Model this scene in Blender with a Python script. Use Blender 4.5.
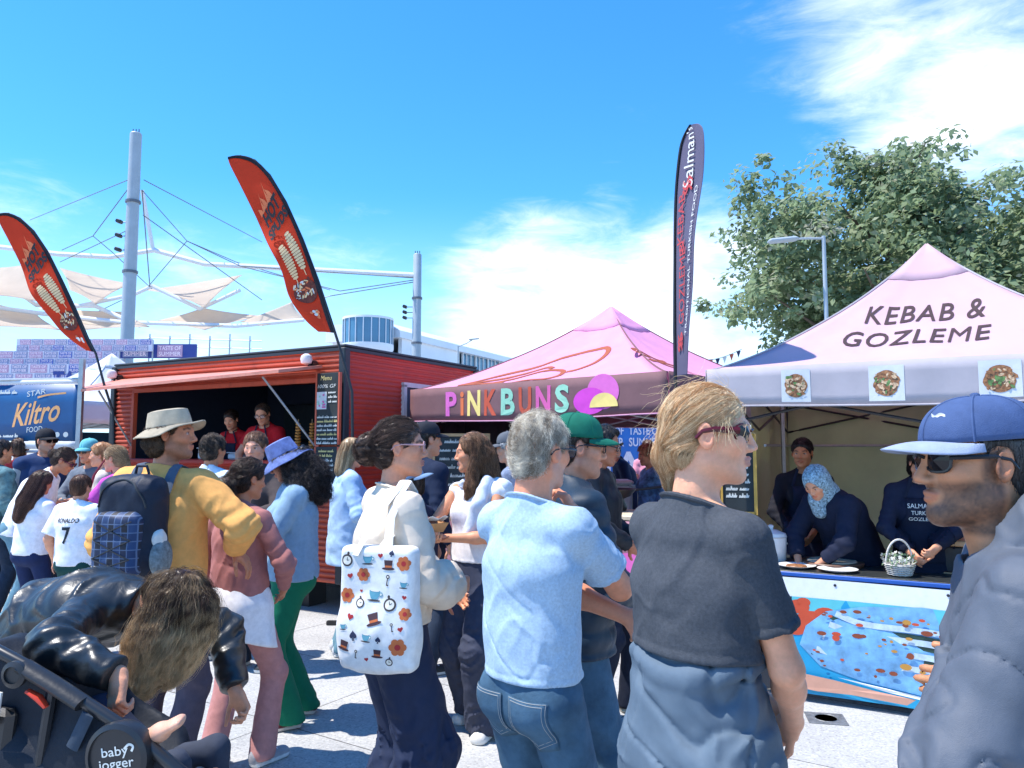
import bpy, math, random
import numpy as np
from math import sin, cos, pi, radians as R
from mathutils import Vector, Matrix

for _o in list(bpy.data.objects):
    bpy.data.objects.remove(_o)
SC = bpy.context.scene
COL = SC.collection
rng = np.random.default_rng(7)
random.seed(7)

# ------------------------------------------------------------------ camera, sky, sun, exposure
F, PITCH, CAMZ = 760.0, R(4.8), 1.6
cam_d = bpy.data.cameras.new('camera')
cam_d.sensor_width = 36.0
cam_d.lens = 36.0 * F / 1024.0
cam_d.clip_end = 3000.0
cam_d.clip_start = 0.05
cam = bpy.data.objects.new('camera', cam_d)
cam.location = (0, 0, CAMZ)
cam.rotation_euler = (R(90) + PITCH, 0, 0)
COL.objects.link(cam)
SC.camera = cam
SC.view_settings.view_transform = 'Standard'
SC.view_settings.look = 'None'
SC.view_settings.exposure = 0.80
SC.view_settings.gamma = 1.0
SC.cycles.use_denoising = True
SC.cycles.max_bounces = 6
SC.cycles.transparent_max_bounces = 12

SUN_EL, SUN_AZ = R(64), R(-96)      # azimuth from +Y towards +X: the sun stands to the left, a little behind the camera
sdir = Vector((sin(SUN_AZ) * cos(SUN_EL), cos(SUN_AZ) * cos(SUN_EL), sin(SUN_EL)))
sun_d = bpy.data.lights.new('sun', 'SUN')
sun_d.energy = 4.0
sun_d.angle = R(0.5)
sun_d.color = (1.0, 0.955, 0.89)
sun = bpy.data.objects.new('sun', sun_d)
sun.rotation_euler = sdir.to_track_quat('Z', 'Y').to_euler()
COL.objects.link(sun)


def N(nt, t, **kw):
    n = nt.nodes.new(t)
    for k, v in kw.items():
        if k.startswith('i_'):
            n.inputs[k[2:].replace('_', ' ')].default_value = v
        else:
            setattr(n, k, v)
    return n


def mathn(nt, op, a, b=None, clamp=False):
    n = nt.nodes.new('ShaderNodeMath')
    n.operation = op
    n.use_clamp = clamp
    for i, x in enumerate((a, b)):
        if x is None:
            continue
        if isinstance(x, (int, float)):
            n.inputs[i].default_value = x
        else:
            nt.links.new(x, n.inputs[i])
    return n.outputs[0]


def mixc(nt, fac, a, b, mode='MIX'):
    n = nt.nodes.new('ShaderNodeMix')
    n.data_type = 'RGBA'
    n.blend_type = mode
    for s, x in ((n.inputs[0], fac), (n.inputs[6], a), (n.inputs[7], b)):
        if isinstance(x, (int, float)):
            s.default_value = x
        elif isinstance(x, (tuple, list)):
            s.default_value = tuple(x) if len(x) == 4 else (*x, 1)
        else:
            nt.links.new(x, s)
    return n.outputs[2]


def ramp(nt, fac, stops):
    n = nt.nodes.new('ShaderNodeValToRGB')
    e = n.color_ramp.elements
    while len(e) < len(stops):
        e.new(0.5)
    for el, (p, c) in zip(e, stops):
        el.position = p
        el.color = c if len(c) == 4 else (*c, 1)
    nt.links.new(fac, n.inputs[0])
    return n.outputs[0]


def build_world():
    w = bpy.data.worlds.new('World')
    SC.world = w
    w.use_nodes = True
    nt = w.node_tree
    nt.nodes.clear()
    out = nt.nodes.new('ShaderNodeOutputWorld')
    bg = nt.nodes.new('ShaderNodeBackground')
    sky = nt.nodes.new('ShaderNodeTexSky')
    sky.sky_type = 'NISHITA'
    sky.sun_disc = False
    sky.sun_elevation = SUN_EL
    sky.sun_rotation = SUN_AZ
    sky.air_density = 1.0
    sky.dust_density = 0.0
    sky.ozone_density = 2.2
    tc = nt.nodes.new('ShaderNodeTexCoord')
    L = nt.links.new
    # clouds: noise on the direction, flattened towards the horizon like a real layer
    sep = nt.nodes.new('ShaderNodeSeparateXYZ')
    L(tc.outputs['Generated'], sep.inputs[0])
    x, y, z = sep.outputs
    zz = mathn(nt, 'ADD', mathn(nt, 'MAXIMUM', z, 0.0), 0.34)
    u = mathn(nt, 'DIVIDE', x, zz)
    v = mathn(nt, 'DIVIDE', y, zz)
    comb = nt.nodes.new('ShaderNodeCombineXYZ')
    L(u, comb.inputs[0]); L(v, comb.inputs[1]); L(mathn(nt, 'MULTIPLY', z, 4.2), comb.inputs[2])
    n1 = N(nt, 'ShaderNodeTexNoise', i_Scale=2.1, i_Detail=9.0, i_Roughness=0.56, i_Distortion=0.35)
    L(comb.outputs[0], n1.inputs['Vector'])
    n2 = N(nt, 'ShaderNodeTexNoise', i_Scale=7.0, i_Detail=9.0, i_Roughness=0.66, i_Distortion=0.6)
    L(comb.outputs[0], n2.inputs['Vector'])

    def blob(dx, dy, dz, inner, outer):
        d = Vector((dx, dy, dz)).normalized()
        dp = nt.nodes.new('ShaderNodeVectorMath'); dp.operation = 'DOT_PRODUCT'
        nrm = nt.nodes.new('ShaderNodeVectorMath'); nrm.operation = 'NORMALIZE'
        L(tc.outputs['Generated'], nrm.inputs[0])
        L(nrm.outputs[0], dp.inputs[0]); dp.inputs[1].default_value = d
        mr = N(nt, 'ShaderNodeMapRange', interpolation_type='SMOOTHSTEP')
        mr.inputs['From Min'].default_value = cos(R(outer)); mr.inputs['From Max'].default_value = cos(R(inner))
        L(dp.outputs['Value'], mr.inputs['Value'])
        return mr.outputs[0]

    def dirpx(px, py):
        a, b = ray(px, py)
        return (a, 1.0, b)
    cover = None
    for px, py, i, o, amt in ((560, 335, 6, 13, 0.27), (690, 335, 5, 12, 0.22), (1000, 200, 3, 16, 0.19), (800, 15, 1, 8, 0.2), (1000, 10, 2, 14, 0.22),
                              (40, 330, 3, 14, 0.2), (300, 320, 2, 13, 0.15), (640, 90, 0, 5, 0.13), (520, 290, 1, 8, 0.16), (615, 170, 0, 3.4, 0.16), (720, 230, 0, 6, 0.22)):
        b = mathn(nt, 'MULTIPLY', blob(*dirpx(px, py), i, o), amt)
        cover = b if cover is None else mathn(nt, 'ADD', cover, b)
    s = mathn(nt, 'ADD', mathn(nt, 'MULTIPLY', n1.outputs[0], 0.6), mathn(nt, 'MULTIPLY', n2.outputs[0], 0.4))
    s = mathn(nt, 'ADD', s, cover)
    mr = N(nt, 'ShaderNodeMapRange', interpolation_type='SMOOTHSTEP')
    mr.inputs['From Min'].default_value = 0.64; mr.inputs['From Max'].default_value = 1.14
    L(s, mr.inputs['Value'])
    dens = mathn(nt, 'MULTIPLY', mr.outputs[0], 0.93)
    hsv = N(nt, 'ShaderNodeHueSaturation', i_Hue=0.487, i_Saturation=1.22, i_Value=0.98)
    L(sky.outputs[0], hsv.inputs['Color'])
    tint = mixc(nt, 1.0, hsv.outputs[0], (0.52, 0.90, 1.28), 'MULTIPLY')
    hz = N(nt, 'ShaderNodeMapRange', interpolation_type='SMOOTHSTEP')
    hz.inputs['From Min'].default_value = 0.0; hz.inputs['From Max'].default_value = 0.33
    hz.inputs['To Min'].default_value = 0.8; hz.inputs['To Max'].default_value = 0.0
    L(z, hz.inputs['Value'])
    tint = mixc(nt, hz.outputs[0], tint, (4.0, 5.5, 6.7))
    col = mixc(nt, dens, tint, (6.6, 6.9, 7.3))
    L(col, bg.inputs[0])
    bg.inputs[1].default_value = 0.15
    L(bg.outputs[0], out.inputs[0])


def ray(px, py):
    u, v = (px - 512) / F, (384 - py) / F
    y, z = cos(PITCH) - v * sin(PITCH), sin(PITCH) + v * cos(PITCH)
    return u / y, z / y


def at(px, py, Y):
    a, b = ray(px, py)
    return Vector((a * Y, Y, CAMZ + b * Y))


build_world()

# ------------------------------------------------------------------ materials


def lin(r, g, b):
    def f(c):
        c = c / 255.0
        return c / 12.92 if c <= 0.04045 else ((c + 0.055) / 1.055) ** 2.4
    return (f(r), f(g), f(b))


MATS = {}


def mat(name, col=None, rough=0.6, metal=0.0, var=0.12, vscale=18.0, bump=0.0, bscale=60.0, fine=0.0, attr=False, trans=0.0, spec=0.5,
        sheen=0.0, coat=0.0, stretch=(1, 1, 1), alpha=1.0, sss=0.0, distort=0.0, dirt=None, ridge=0.0, rscale=6.0):
    """A procedural Principled material: base colour varied by noise, bump in two sizes, optional colour attribute and translucency."""
    if name in MATS:
        return MATS[name]
    m = bpy.data.materials.new(name)
    m.use_nodes = True
    nt = m.node_tree
    L = nt.links.new
    b = nt.nodes['Principled BSDF']
    b.inputs['Roughness'].default_value = rough
    b.inputs['Metallic'].default_value = metal
    b.inputs['Specular IOR Level'].default_value = spec
    if sheen:
        b.inputs['Sheen Weight'].default_value = sheen
    if coat:
        b.inputs['Coat Weight'].default_value = coat
        b.inputs['Coat Roughness'].default_value = 0.15
    if sss:
        b.inputs['Subsurface Weight'].default_value = sss
        b.inputs['Subsurface Radius'].default_value = (0.6, 0.25, 0.15)
        b.inputs['Subsurface Scale'].default_value = 0.012
    tc = nt.nodes.new('ShaderNodeTexCoord')
    mp = nt.nodes.new('ShaderNodeMapping')
    mp.inputs['Scale'].default_value = stretch
    L(tc.outputs['Object'], mp.inputs['Vector'])
    vec = mp.outputs[0]
    if attr:
        at_ = N(nt, 'ShaderNodeAttribute', attribute_name='Col')
        base = at_.outputs['Color']
    else:
        rgb = nt.nodes.new('ShaderNodeRGB')
        rgb.outputs[0].default_value = (*col, 1)
        base = rgb.outputs[0]
    nz = N(nt, 'ShaderNodeTexNoise', i_Scale=vscale, i_Detail=6.0, i_Roughness=0.62, i_Distortion=distort)
    L(vec, nz.inputs['Vector'])
    lo, hi = 1 - var * 1.3, 1 + var * 1.3
    k = ramp(nt, nz.outputs[0], [(0.28, (lo, lo, lo)), (0.72, (hi, hi, hi))])
    base = mixc(nt, 1.0, base, k, 'MULTIPLY')
    if dirt:
        dn = N(nt, 'ShaderNodeTexNoise', i_Scale=dirt[1], i_Detail=8.0, i_Roughness=0.65)
        L(vec, dn.inputs['Vector'])
        base = mixc(nt, mathn(nt, 'MULTIPLY', ramp(nt, dn.outputs[0], [(0.5, (0, 0, 0)), (0.72, (1, 1, 1))]), dirt[2]), base, dirt[0])
    L(base, b.inputs['Base Color'])
    last = None
    if bump:
        bz = N(nt, 'ShaderNodeTexNoise', i_Scale=bscale, i_Detail=4.0, i_Roughness=0.55, i_Distortion=distort)
        L(vec, bz.inputs['Vector'])
        bp = N(nt, 'ShaderNodeBump', i_Strength=min(1.0, bump), i_Distance=0.01)
        L(bz.outputs[0], bp.inputs['Height'])
        last = bp
    if ridge:
        rz_ = N(nt, 'ShaderNodeTexNoise', i_Scale=rscale, i_Detail=3.0, i_Roughness=0.5, i_Distortion=1.1)
        try:
            rz_.noise_type = 'RIDGED_MULTIFRACTAL'
        except Exception:
            pass
        mp2 = nt.nodes.new('ShaderNodeMapping')
        mp2.inputs['Rotation'].default_value = (.5, .7, .3)
        mp2.inputs['Scale'].default_value = (1.5, 1.5, .6)
        L(tc.outputs['Object'], mp2.inputs['Vector']); L(mp2.outputs[0], rz_.inputs['Vector'])
        rp_ = N(nt, 'ShaderNodeBump', i_Strength=ridge, i_Distance=0.012)
        L(rz_.outputs[0], rp_.inputs['Height'])
        if last:
            L(last.outputs[0], rp_.inputs['Normal'])
        last = rp_
    if fine:
        fz = N(nt, 'ShaderNodeTexNoise', i_Scale=700.0, i_Detail=2.0)
        L(vec, fz.inputs['Vector'])
        fp = N(nt, 'ShaderNodeBump', i_Strength=fine, i_Distance=0.002)
        L(fz.outputs[0], fp.inputs['Height'])
        if last:
            L(last.outputs[0], fp.inputs['Normal'])
        last = fp
    if last:
        L(last.outputs[0], b.inputs['Normal'])
    if alpha < 1:
        b.inputs['Alpha'].default_value = alpha
    if trans:
        tr = nt.nodes.new('ShaderNodeBsdfTranslucent')
        L(base, tr.inputs['Color'])
        mx = nt.nodes.new('ShaderNodeMixShader')
        mx.inputs[0].default_value = trans
        L(b.outputs[0], mx.inputs[1]); L(tr.outputs[0], mx.inputs[2])
        L(mx.outputs[0], nt.nodes['Material Output'].inputs['Surface'])
    MATS[name] = m
    return m


def paint(name, col, rough=0.55, **kw):
    kw.setdefault('var', 0.05)
    return mat(name, col, rough, **kw)


def cloth(name, col, rough=0.85, **kw):
    kw.setdefault('var', 0.10); kw.setdefault('vscale', 30); kw.setdefault('bump', 0.25); kw.setdefault('bscale', 22); kw.setdefault('fine', 0.35); kw.setdefault('spec', 0.25); kw.setdefault('ridge', 0.30); kw.setdefault('rscale', 5.0)
    return mat(name, col, rough, **kw)


# ------------------------------------------------------------------ objects


def link(name, me, material=None, parent=None):
    o = bpy.data.objects.new(name, me)
    COL.objects.link(o)
    if parent is not None:
        o.parent = parent
    if material is not None and me is not None:
        for m in (material if isinstance(material, (list, tuple)) else (material,)):
            me.materials.append(m)
    return o


def tag(o, label=None, cat=None, group=None, kind=None):
    for k, v in (('label', label), ('category', cat), ('group', group), ('kind', kind)):
        if v:
            o[k] = v
    return o


def empty(name, loc=(0, 0, 0), rz=0.0, label=None, cat=None, group=None):
    o = bpy.data.objects.new(name, None)
    o.empty_display_size = 0.1
    o.location = loc
    o.rotation_euler = (0, 0, rz)
    COL.objects.link(o)
    return tag(o, label, cat, group)


def raw_mesh(name, V, Fq, smooth=True, col=None, mats=None):
    """numpy verts, list of (n,k) face arrays -> mesh"""
    V = np.asarray(V, np.float32)
    me = bpy.data.meshes.new(name)
    me.vertices.add(len(V))
    me.vertices.foreach_set('co', V.ravel())
    groups = Fq if isinstance(Fq, list) else [Fq]
    groups = [np.asarray(g, np.int32) for g in groups if len(g)]
    idx = np.concatenate([g.ravel() for g in groups]) if groups else np.zeros(0, np.int32)
    tot = np.concatenate([np.full(len(g), g.shape[1], np.int32) for g in groups]) if groups else np.zeros(0, np.int32)
    me.loops.add(len(idx))
    me.loops.foreach_set('vertex_index', idx)
    me.polygons.add(len(tot))
    start = np.concatenate([[0], np.cumsum(tot)[:-1]]).astype(np.int32) if len(tot) else tot
    me.polygons.foreach_set('loop_start', start)
    me.polygons.foreach_set('loop_total', tot)
    if mats is not None:
        me.polygons.foreach_set('material_index', np.asarray(mats, np.int32))
    me.update(calc_edges=True)
    me.validate()
    if smooth:
        me.polygons.foreach_set('use_smooth', np.ones(len(me.polygons), bool))
    if col is not None:
        a = me.color_attributes.new('Col', 'FLOAT_COLOR', 'POINT')
        c = np.ones((len(V), 4), np.float32)
        c[:, :3] = col
        a.data.foreach_set('color', c.ravel())
    return me


class MB:
    """collects simple solids; build() links them as ONE mesh object"""

    def __init__(s):
        s.v, s.f, s.m, s.cur = [], [], [], 0

    def mi(s, i):
        s.cur = i
        return s

    def add(s, vs, fs):
        o = len(s.v)
        s.v += [tuple(v) for v in vs]
        for f in fs:
            s.f.append([i + o for i in f]); s.m.append(s.cur)
        return s

    def box(s, c, d, rot=None, bev=0.0):
        """centre c, size d; bev chamfers the vertical and horizontal edges"""
        hx, hy, hz = d[0] / 2, d[1] / 2, d[2] / 2
        M = rot if rot is not None else Matrix.Identity(3)
        c = Vector(c)
        if bev <= 0:
            p = [Vector((x * hx, y * hy, z * hz)) for x in (-1, 1) for y in (-1, 1) for z in (-1, 1)]
            return s.add([c + M @ q for q in p], [(0, 1, 3, 2), (4, 6, 7, 5), (0, 4, 5, 1), (2, 3, 7, 6), (0, 2, 6, 4), (1, 5, 7, 3)])
        b = min(bev, hx * .9, hy * .9, hz * .9)

        def ring(x, y, z):
            return [(-x + b, -y, z), (x - b, -y, z), (x, -y + b, z), (x, y - b, z), (x - b, y, z), (-x + b, y, z), (-x, y - b, z), (-x, -y + b, z)]
        rs = ring(hx - b, hy - b, -hz) + ring(hx, hy, -hz + b) + ring(hx, hy, hz - b) + ring(hx - b, hy - b, hz)
        fs = [tuple(range(7, -1, -1)), tuple(range(24, 32))]
        for k in range(3):
            for i in range(8):
                j = (i + 1) % 8
                fs.append((k * 8 + i, k * 8 + j, k * 8 + 8 + j, k * 8 + 8 + i))
        return s.add([c + M @ Vector(q) for q in rs], fs)

    def tube(s, pts, r, n=8, cap=True, flat=None):
        """tube through pts; r a number or one per point"""
        pts = [Vector(p) for p in pts]
        rs = r if isinstance(r, (list, tuple)) else [r] * len(pts)
        prev = None
        rings = []
        for i, p in enumerate(pts):
            t = (pts[min(i + 1, len(pts) - 1)] - pts[max(i - 1, 0)])
            t = t.normalized() if t.length > 1e-9 else Vector((0, 0, 1))
            if prev is None:
                a = Vector((0, 0, 1)) if abs(t.z) < .9 else Vector((0, 1, 0))
                x = t.cross(a).normalized()
            else:
                x = (prev - t * prev.dot(t)).normalized()
            prev = x
            y = t.cross(x)
            k = flat or 1.0
            rings.append([p + (x * cos(2 * pi * j / n) + y * sin(2 * pi * j / n) * k) * rs[i] for j in range(n)])
        vs = [v for rg in rings for v in rg]
        fs = []
        for i in range(len(pts) - 1):
            for j in range(n):
                k = (j + 1) % n
                fs.append((i * n + j, i * n + k, (i + 1) * n + k, (i + 1) * n + j))
        if cap:
            fs.append(tuple(range(n - 1, -1, -1)))
            fs.append(tuple(range((len(pts) - 1) * n, len(pts) * n)))
        return s.add(vs, fs)

    def lathe(s, prof, c=(0, 0, 0), n=24, M=None, sx=1.0, sy=1.0):
        """prof: (r, z) pairs"""
        c = Vector(c)
        vs, fs = [], []
        for r, z in prof:
            for j in range(n):
                a = 2 * pi * j / n
                q = Vector((r * cos(a) * sx, r * sin(a) * sy, z))
                vs.append(c + (M @ q if M is not None else q))
        for i in range(len(prof) - 1):
            for j in range(n):
                k = (j + 1) % n
                fs.append((i * n + j, i * n + k, (i + 1) * n + k, (i + 1) * n + j))
        fs.append(tuple(range(n - 1, -1, -1)))
        fs.append(tuple(range((len(prof) - 1) * n, len(prof) * n)))
        return s.add(vs, fs)

    def grid(s, fn, nu, nv, u0=0., u1=1., v0=0., v1=1.):
        vs = [fn(u0 + (u1 - u0) * i / nu, v0 + (v1 - v0) * j / nv) for j in range(nv + 1) for i in range(nu + 1)]
        fs = [(j * (nu + 1) + i, j * (nu + 1) + i + 1, (j + 1) * (nu + 1) + i + 1, (j + 1) * (nu + 1) + i) for j in range(nv) for i in range(nu)]
        return s.add(vs, fs)

    def plate(s, pts, th, nrm):
        """polygon with thickness th along nrm"""
        n = len(pts)
        nv = Vector(nrm).normalized() * th
        a = [Vector(p) for p in pts]
        return s.add(a + [p + nv for p in a], [tuple(range(n - 1, -1, -1)), tuple(range(n, 2 * n))] + [(i, (i + 1) % n, n + (i + 1) % n, n + i) for i in range(n)])

    def build(s, name, material, parent=None, smooth=False, solid=0.0, angle=35):
        me = bpy.data.meshes.new(name)
        me.from_pydata(s.v, [], s.f)
        if len(set(s.m)) > 1:
            me.polygons.foreach_set('material_index', s.m)
        me.update()
        if smooth:
            me.polygons.foreach_set('use_smooth', [True] * len(me.polygons))
            try:
                me.set_sharp_from_angle(angle=R(angle))
            except Exception:
                pass
        o = link(name, me, material, parent)
        if solid:
            md = o.modifiers.new('thickness', 'SOLIDIFY')
            md.thickness = solid
            md.offset = 0
        return o


def copy_tree(o, parent=None):
    c = o.copy()
    COL.objects.link(c)
    if parent is not None:
        c.parent = parent
    for ch in [k for k in bpy.data.objects if k.parent is o and k is not c]:
        copy_tree(ch, c)
    return c


_TXT = {}


def _islands(v, f):
    par = list(range(len(v)))

    def find(i):
        while par[i] != i:
            par[i] = par[par[i]]; i = par[i]
        return i
    for p in f:
        for q in p[1:]:
            par[find(q)] = find(p[0])
    out = {}
    for p in f:
        out.setdefault(find(p[0]), []).append(p)
    res = []
    for fs in out.values():
        ids = sorted({i for p in fs for i in p})
        A = 0
        for p in fs:
            for i in range(1, len(p) - 1):
                a, c, d = v[p[0]], v[p[i]], v[p[i + 1]]
                A += abs((c[0] - a[0]) * (d[1] - a[1]) - (c[1] - a[1]) * (d[0] - a[0])) / 2
        res.append((sum(v[i][0] for i in ids) / len(ids), A, ids, fs))
    return res


def text_geo(s, bold=0.0, shear=0.0, spacing=1.0, sub=0.0):
    """the font's M breaks when it is thickened: its outline is then taken from the plain weight"""
    v, f = text_raw(s, bold, shear, spacing, sub)
    if bold > 0 and 'M' in s.upper():
        v0, f0 = text_raw(s, 0.0, shear, spacing, sub)
        plain = _islands(v0, f0)
        V, Fc = [], []
        for cx, A, ids, fs in _islands(v, f):
            m = min(plain, key=lambda t: abs(t[0] - cx))
            vv = v
            if A > m[1] * 1.7 and bold < .05:
                cx, A, ids, fs = m
                vv = v0
            mp = {i: len(V) + k for k, i in enumerate(ids)}
            V += [vv[i] for i in ids]
            Fc += [tuple(mp[i] for i in p) for p in fs]
        return V, Fc
    return v, f


def text_raw(s, bold=0.0, shear=0.0, spacing=1.0, sub=0.0):
    """2D triangles of a line (or lines) of text, height of a capital = 1, centred"""
    key = (s, bold, shear, spacing, sub)
    if key in _TXT:
        return _TXT[key]
    cu = bpy.data.curves.new('lettering', 'FONT')
    cu.body = s
    cu.align_x = 'CENTER'
    cu.align_y = 'CENTER'
    cu.size = 1.4
    cu.offset = bold
    cu.shear = shear
    cu.space_character = spacing
    cu.resolution_u = 3
    o = bpy.data.objects.new('lettering', cu)
    COL.objects.link(o)
    bpy.context.view_layer.update()
    dg = bpy.context.evaluated_depsgraph_get()
    me = bpy.data.meshes.new_from_object(o.evaluated_get(dg))
    bpy.data.objects.remove(o)
    if sub:
        import bmesh
        bm = bmesh.new(); bm.from_mesh(me)
        bmesh.ops.triangulate(bm, faces=bm.faces)
        for _ in range(2):
            es = [e for e in bm.edges if e.calc_length() > sub]
            if es:
                bmesh.ops.subdivide_edges(bm, edges=es, cuts=2)
                bmesh.ops.triangulate(bm, faces=bm.faces)
        bm.to_mesh(me); bm.free()
    v = [(p.co.x, p.co.y) for p in me.vertices]
    f = [tuple(p.vertices) for p in me.polygons]
    if v:
        cx = (min(p[0] for p in v) + max(p[0] for p in v)) / 2
        cy = (min(p[1] for p in v) + max(p[1] for p in v)) / 2
        v = [(x - cx, y - cy) for x, y in v]
    bpy.data.meshes.remove(me)
    _TXT[key] = (v, f)
    return _TXT[key]


def put_text(mb, s, fn, bold=0.0, shear=0.0, spacing=1.0, w=None, h=1.0, sub=0.0):
    """adds lettering to mb; fn(x, y) -> 3D point, x and y in metres; w fits the width"""
    v, f = text_geo(s, bold, shear, spacing, sub)
    if not v:
        return
    ww = max(p[0] for p in v) - min(p[0] for p in v)
    hh = max(p[1] for p in v) - min(p[1] for p in v)
    ky = h / hh
    kx = (w / ww) if w else ky
    mb.add([fn(x * kx, y * ky) for x, y in v], f)


def scrawl(mb, fn, w, h, seed=0, weight=0.3):
    """a line of small hand-written words as strokes, w by h, centred: letters too small to read"""
    r = random.Random(seed)
    x = -w / 2
    while x < w / 2 - h * .5:
        n = r.randint(3, 8)
        for _ in range(n):
            if x > w / 2 - h * .4:
                break
            a = h * r.uniform(.35, .62)
            up = h * (0.5 if r.random() < .3 else .12)
            lw = h * weight * .35
            pts = [(x, -h * .4), (x + a * .25, up), (x + a * .55, -h * .38), (x + a * .9, h * r.uniform(-.1, .15))]
            for (x0, y0), (x1, y1) in zip(pts[:-1], pts[1:]):
                dx, dy = x1 - x0, y1 - y0
                l = math.hypot(dx, dy) or 1
                ox, oy = -dy / l * lw, dx / l * lw
                mb.add([fn(x0 - ox, y0 - oy), fn(x1 - ox, y1 - oy), fn(x1 + ox, y1 + oy), fn(x0 + ox, y0 + oy)], [(0, 1, 2, 3)])
            x += a
        x += h * .45
# ------------------------------------------------------------------ signed distance fields -> one continuous skin


def A3(v):
    return np.asarray(v, np.float32)


def smin(a, b, k):
    if isinstance(k, (int, float)) and k <= 0:
        return np.minimum(a, b)
    h = np.clip(0.5 + 0.5 * (b - a) / k, 0, 1)
    return b + (a - b) * h - k * h * (1 - h)


def smax(a, b, k):
    return -smin(-a, -b, k)


def cone(P, a, b, ra, rb):
    a, b = A3(a), A3(b)
    ab = b - a
    q = P - a
    t = np.clip(q @ ab / max(float(ab @ ab), 1e-9), 0, 1)
    q = q - t[:, None] * ab
    return np.sqrt(np.einsum('ij,ij->i', q, q)) - (ra + (rb - ra) * t)


def ell(P, c, r, M=None):
    q = P - A3(c)
    if M is not None:
        q = q @ M          # rows: world -> local
    r = A3(r)
    u = q / r
    k0 = np.sqrt(np.einsum('ij,ij->i', u, u)) + 1e-6
    w = u / r
    k1 = np.sqrt(np.einsum('ij,ij->i', w, w)) + 1e-6
    return k0 * (k0 - 1) / k1


def ecap(P, a, b, wa, wb, right, fwd):
    """tapered capsule with an elliptical section: wa, wb = (half width, half depth)"""
    a, b, right, fwd = A3(a), A3(b), A3(right), A3(fwd)
    ab = b - a
    l2 = max(float(ab @ ab), 1e-9)
    q = P - a
    t = np.clip(q @ ab / l2, 0, 1)
    q = q - t[:, None] * ab
    w = wa[0] + (wb[0] - wa[0]) * t
    d = wa[1] + (wb[1] - wa[1]) * t
    ax = ab / math.sqrt(l2)
    m = np.minimum(w, d) * 0.8
    x, y, z = q @ right, q @ fwd, q @ ax
    k0 = np.sqrt((x / w) ** 2 + (y / d) ** 2 + (z / m) ** 2) + 1e-6
    k1 = np.sqrt((x / w ** 2) ** 2 + (y / d ** 2) ** 2 + (z / m ** 2) ** 2) + 1e-6
    return k0 * (k0 - 1) / k1


def rbox(P, c, h, r, M=None):
    q = P - A3(c)
    if M is not None:
        q = q @ M
    q = np.abs(q) - (A3(h) - r)
    return np.sqrt((np.maximum(q, 0) ** 2).sum(1)) + np.minimum(q.max(1), 0) - r


def _hash(i, j, k):
    h = (i.astype(np.int64) * 374761393 + j.astype(np.int64) * 668265263 + k.astype(np.int64) * 2147483647) & 0xffffffff
    h = ((h ^ (h >> 13)) * 1274126177) & 0xffffffff
    return ((h ^ (h >> 16)) & 0xffff).astype(np.float32) / 32768.0 - 1.0


def vnoise(P):
    Fl = np.floor(P).astype(np.int64)
    f = (P - Fl).astype(np.float32)
    f = f * f * f * (f * (f * 6 - 15) + 10)
    i, j, k = Fl[:, 0], Fl[:, 1], Fl[:, 2]
    x, y, z = f[:, 0], f[:, 1], f[:, 2]
    c = [[[_hash(i + a, j + b, k + d) for d in (0, 1)] for b in (0, 1)] for a in (0, 1)]
    x0 = (c[0][0][0] * (1 - z) + c[0][0][1] * z) * (1 - y) + (c[0][1][0] * (1 - z) + c[0][1][1] * z) * y
    x1 = (c[1][0][0] * (1 - z) + c[1][0][1] * z) * (1 - y) + (c[1][1][0] * (1 - z) + c[1][1][1] * z) * y
    return x0 * (1 - x) + x1 * x


_FA = np.array(Matrix.Rotation(R(38), 3, 'Y') @ Matrix.Rotation(R(25), 3, 'Z'), np.float32)
_FB = np.array(Matrix.Rotation(R(-47), 3, 'Y') @ Matrix.Rotation(R(-20), 3, 'X'), np.float32)


def fold_noise(P, scale, seed=0.0, warp=0.55):
    """creased-cloth noise: long ridges with sharp crests in two crossing directions, in about -.6..1"""
    f = A3(scale)
    w = np.stack([vnoise(P * f * .55 + 11.3 + seed), vnoise(P * f * .55 + 41.7 + seed), vnoise(P * f * .55 + 71.1 - seed)], 1) * (warp / f.mean())
    Pw = P + w
    ra = vnoise((Pw @ _FA) * (f * A3((1.9, 1.9, .55))) + seed)
    rb = vnoise((Pw @ _FB) * (f * A3((2.1, 2.1, .6))) + seed + 19)
    ra = np.clip(1 - 2.6 * np.abs(ra), -.4, 1); rb = np.clip(1 - 2.6 * np.abs(rb), -.4, 1)
    m = np.clip(.5 + 1.1 * vnoise(P * f * .45 + 5.7 + seed), 0, 1)
    rc = vnoise((Pw @ _FB) * (f * A3((1.5, 1.5, .45))) + seed + 57)
    cre = np.exp(-(rc / .12) ** 2) * np.clip(.25 + 1.3 * vnoise(P * f * .5 + 91.0 - seed), 0, 1)
    return (ra * m + rb * (1 - m)) * .75 + vnoise(P * f * 1.1 + 3.1) * .35 - cre * .75


EDGES = [(0, 1), (2, 3), (4, 5), (6, 7), (0, 2), (1, 3), (4, 6), (5, 7), (0, 4), (1, 5), (2, 6), (3, 7)]
CORN = np.array([(i & 1, (i >> 1) & 1, (i >> 2) & 1) for i in range(8)])


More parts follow.
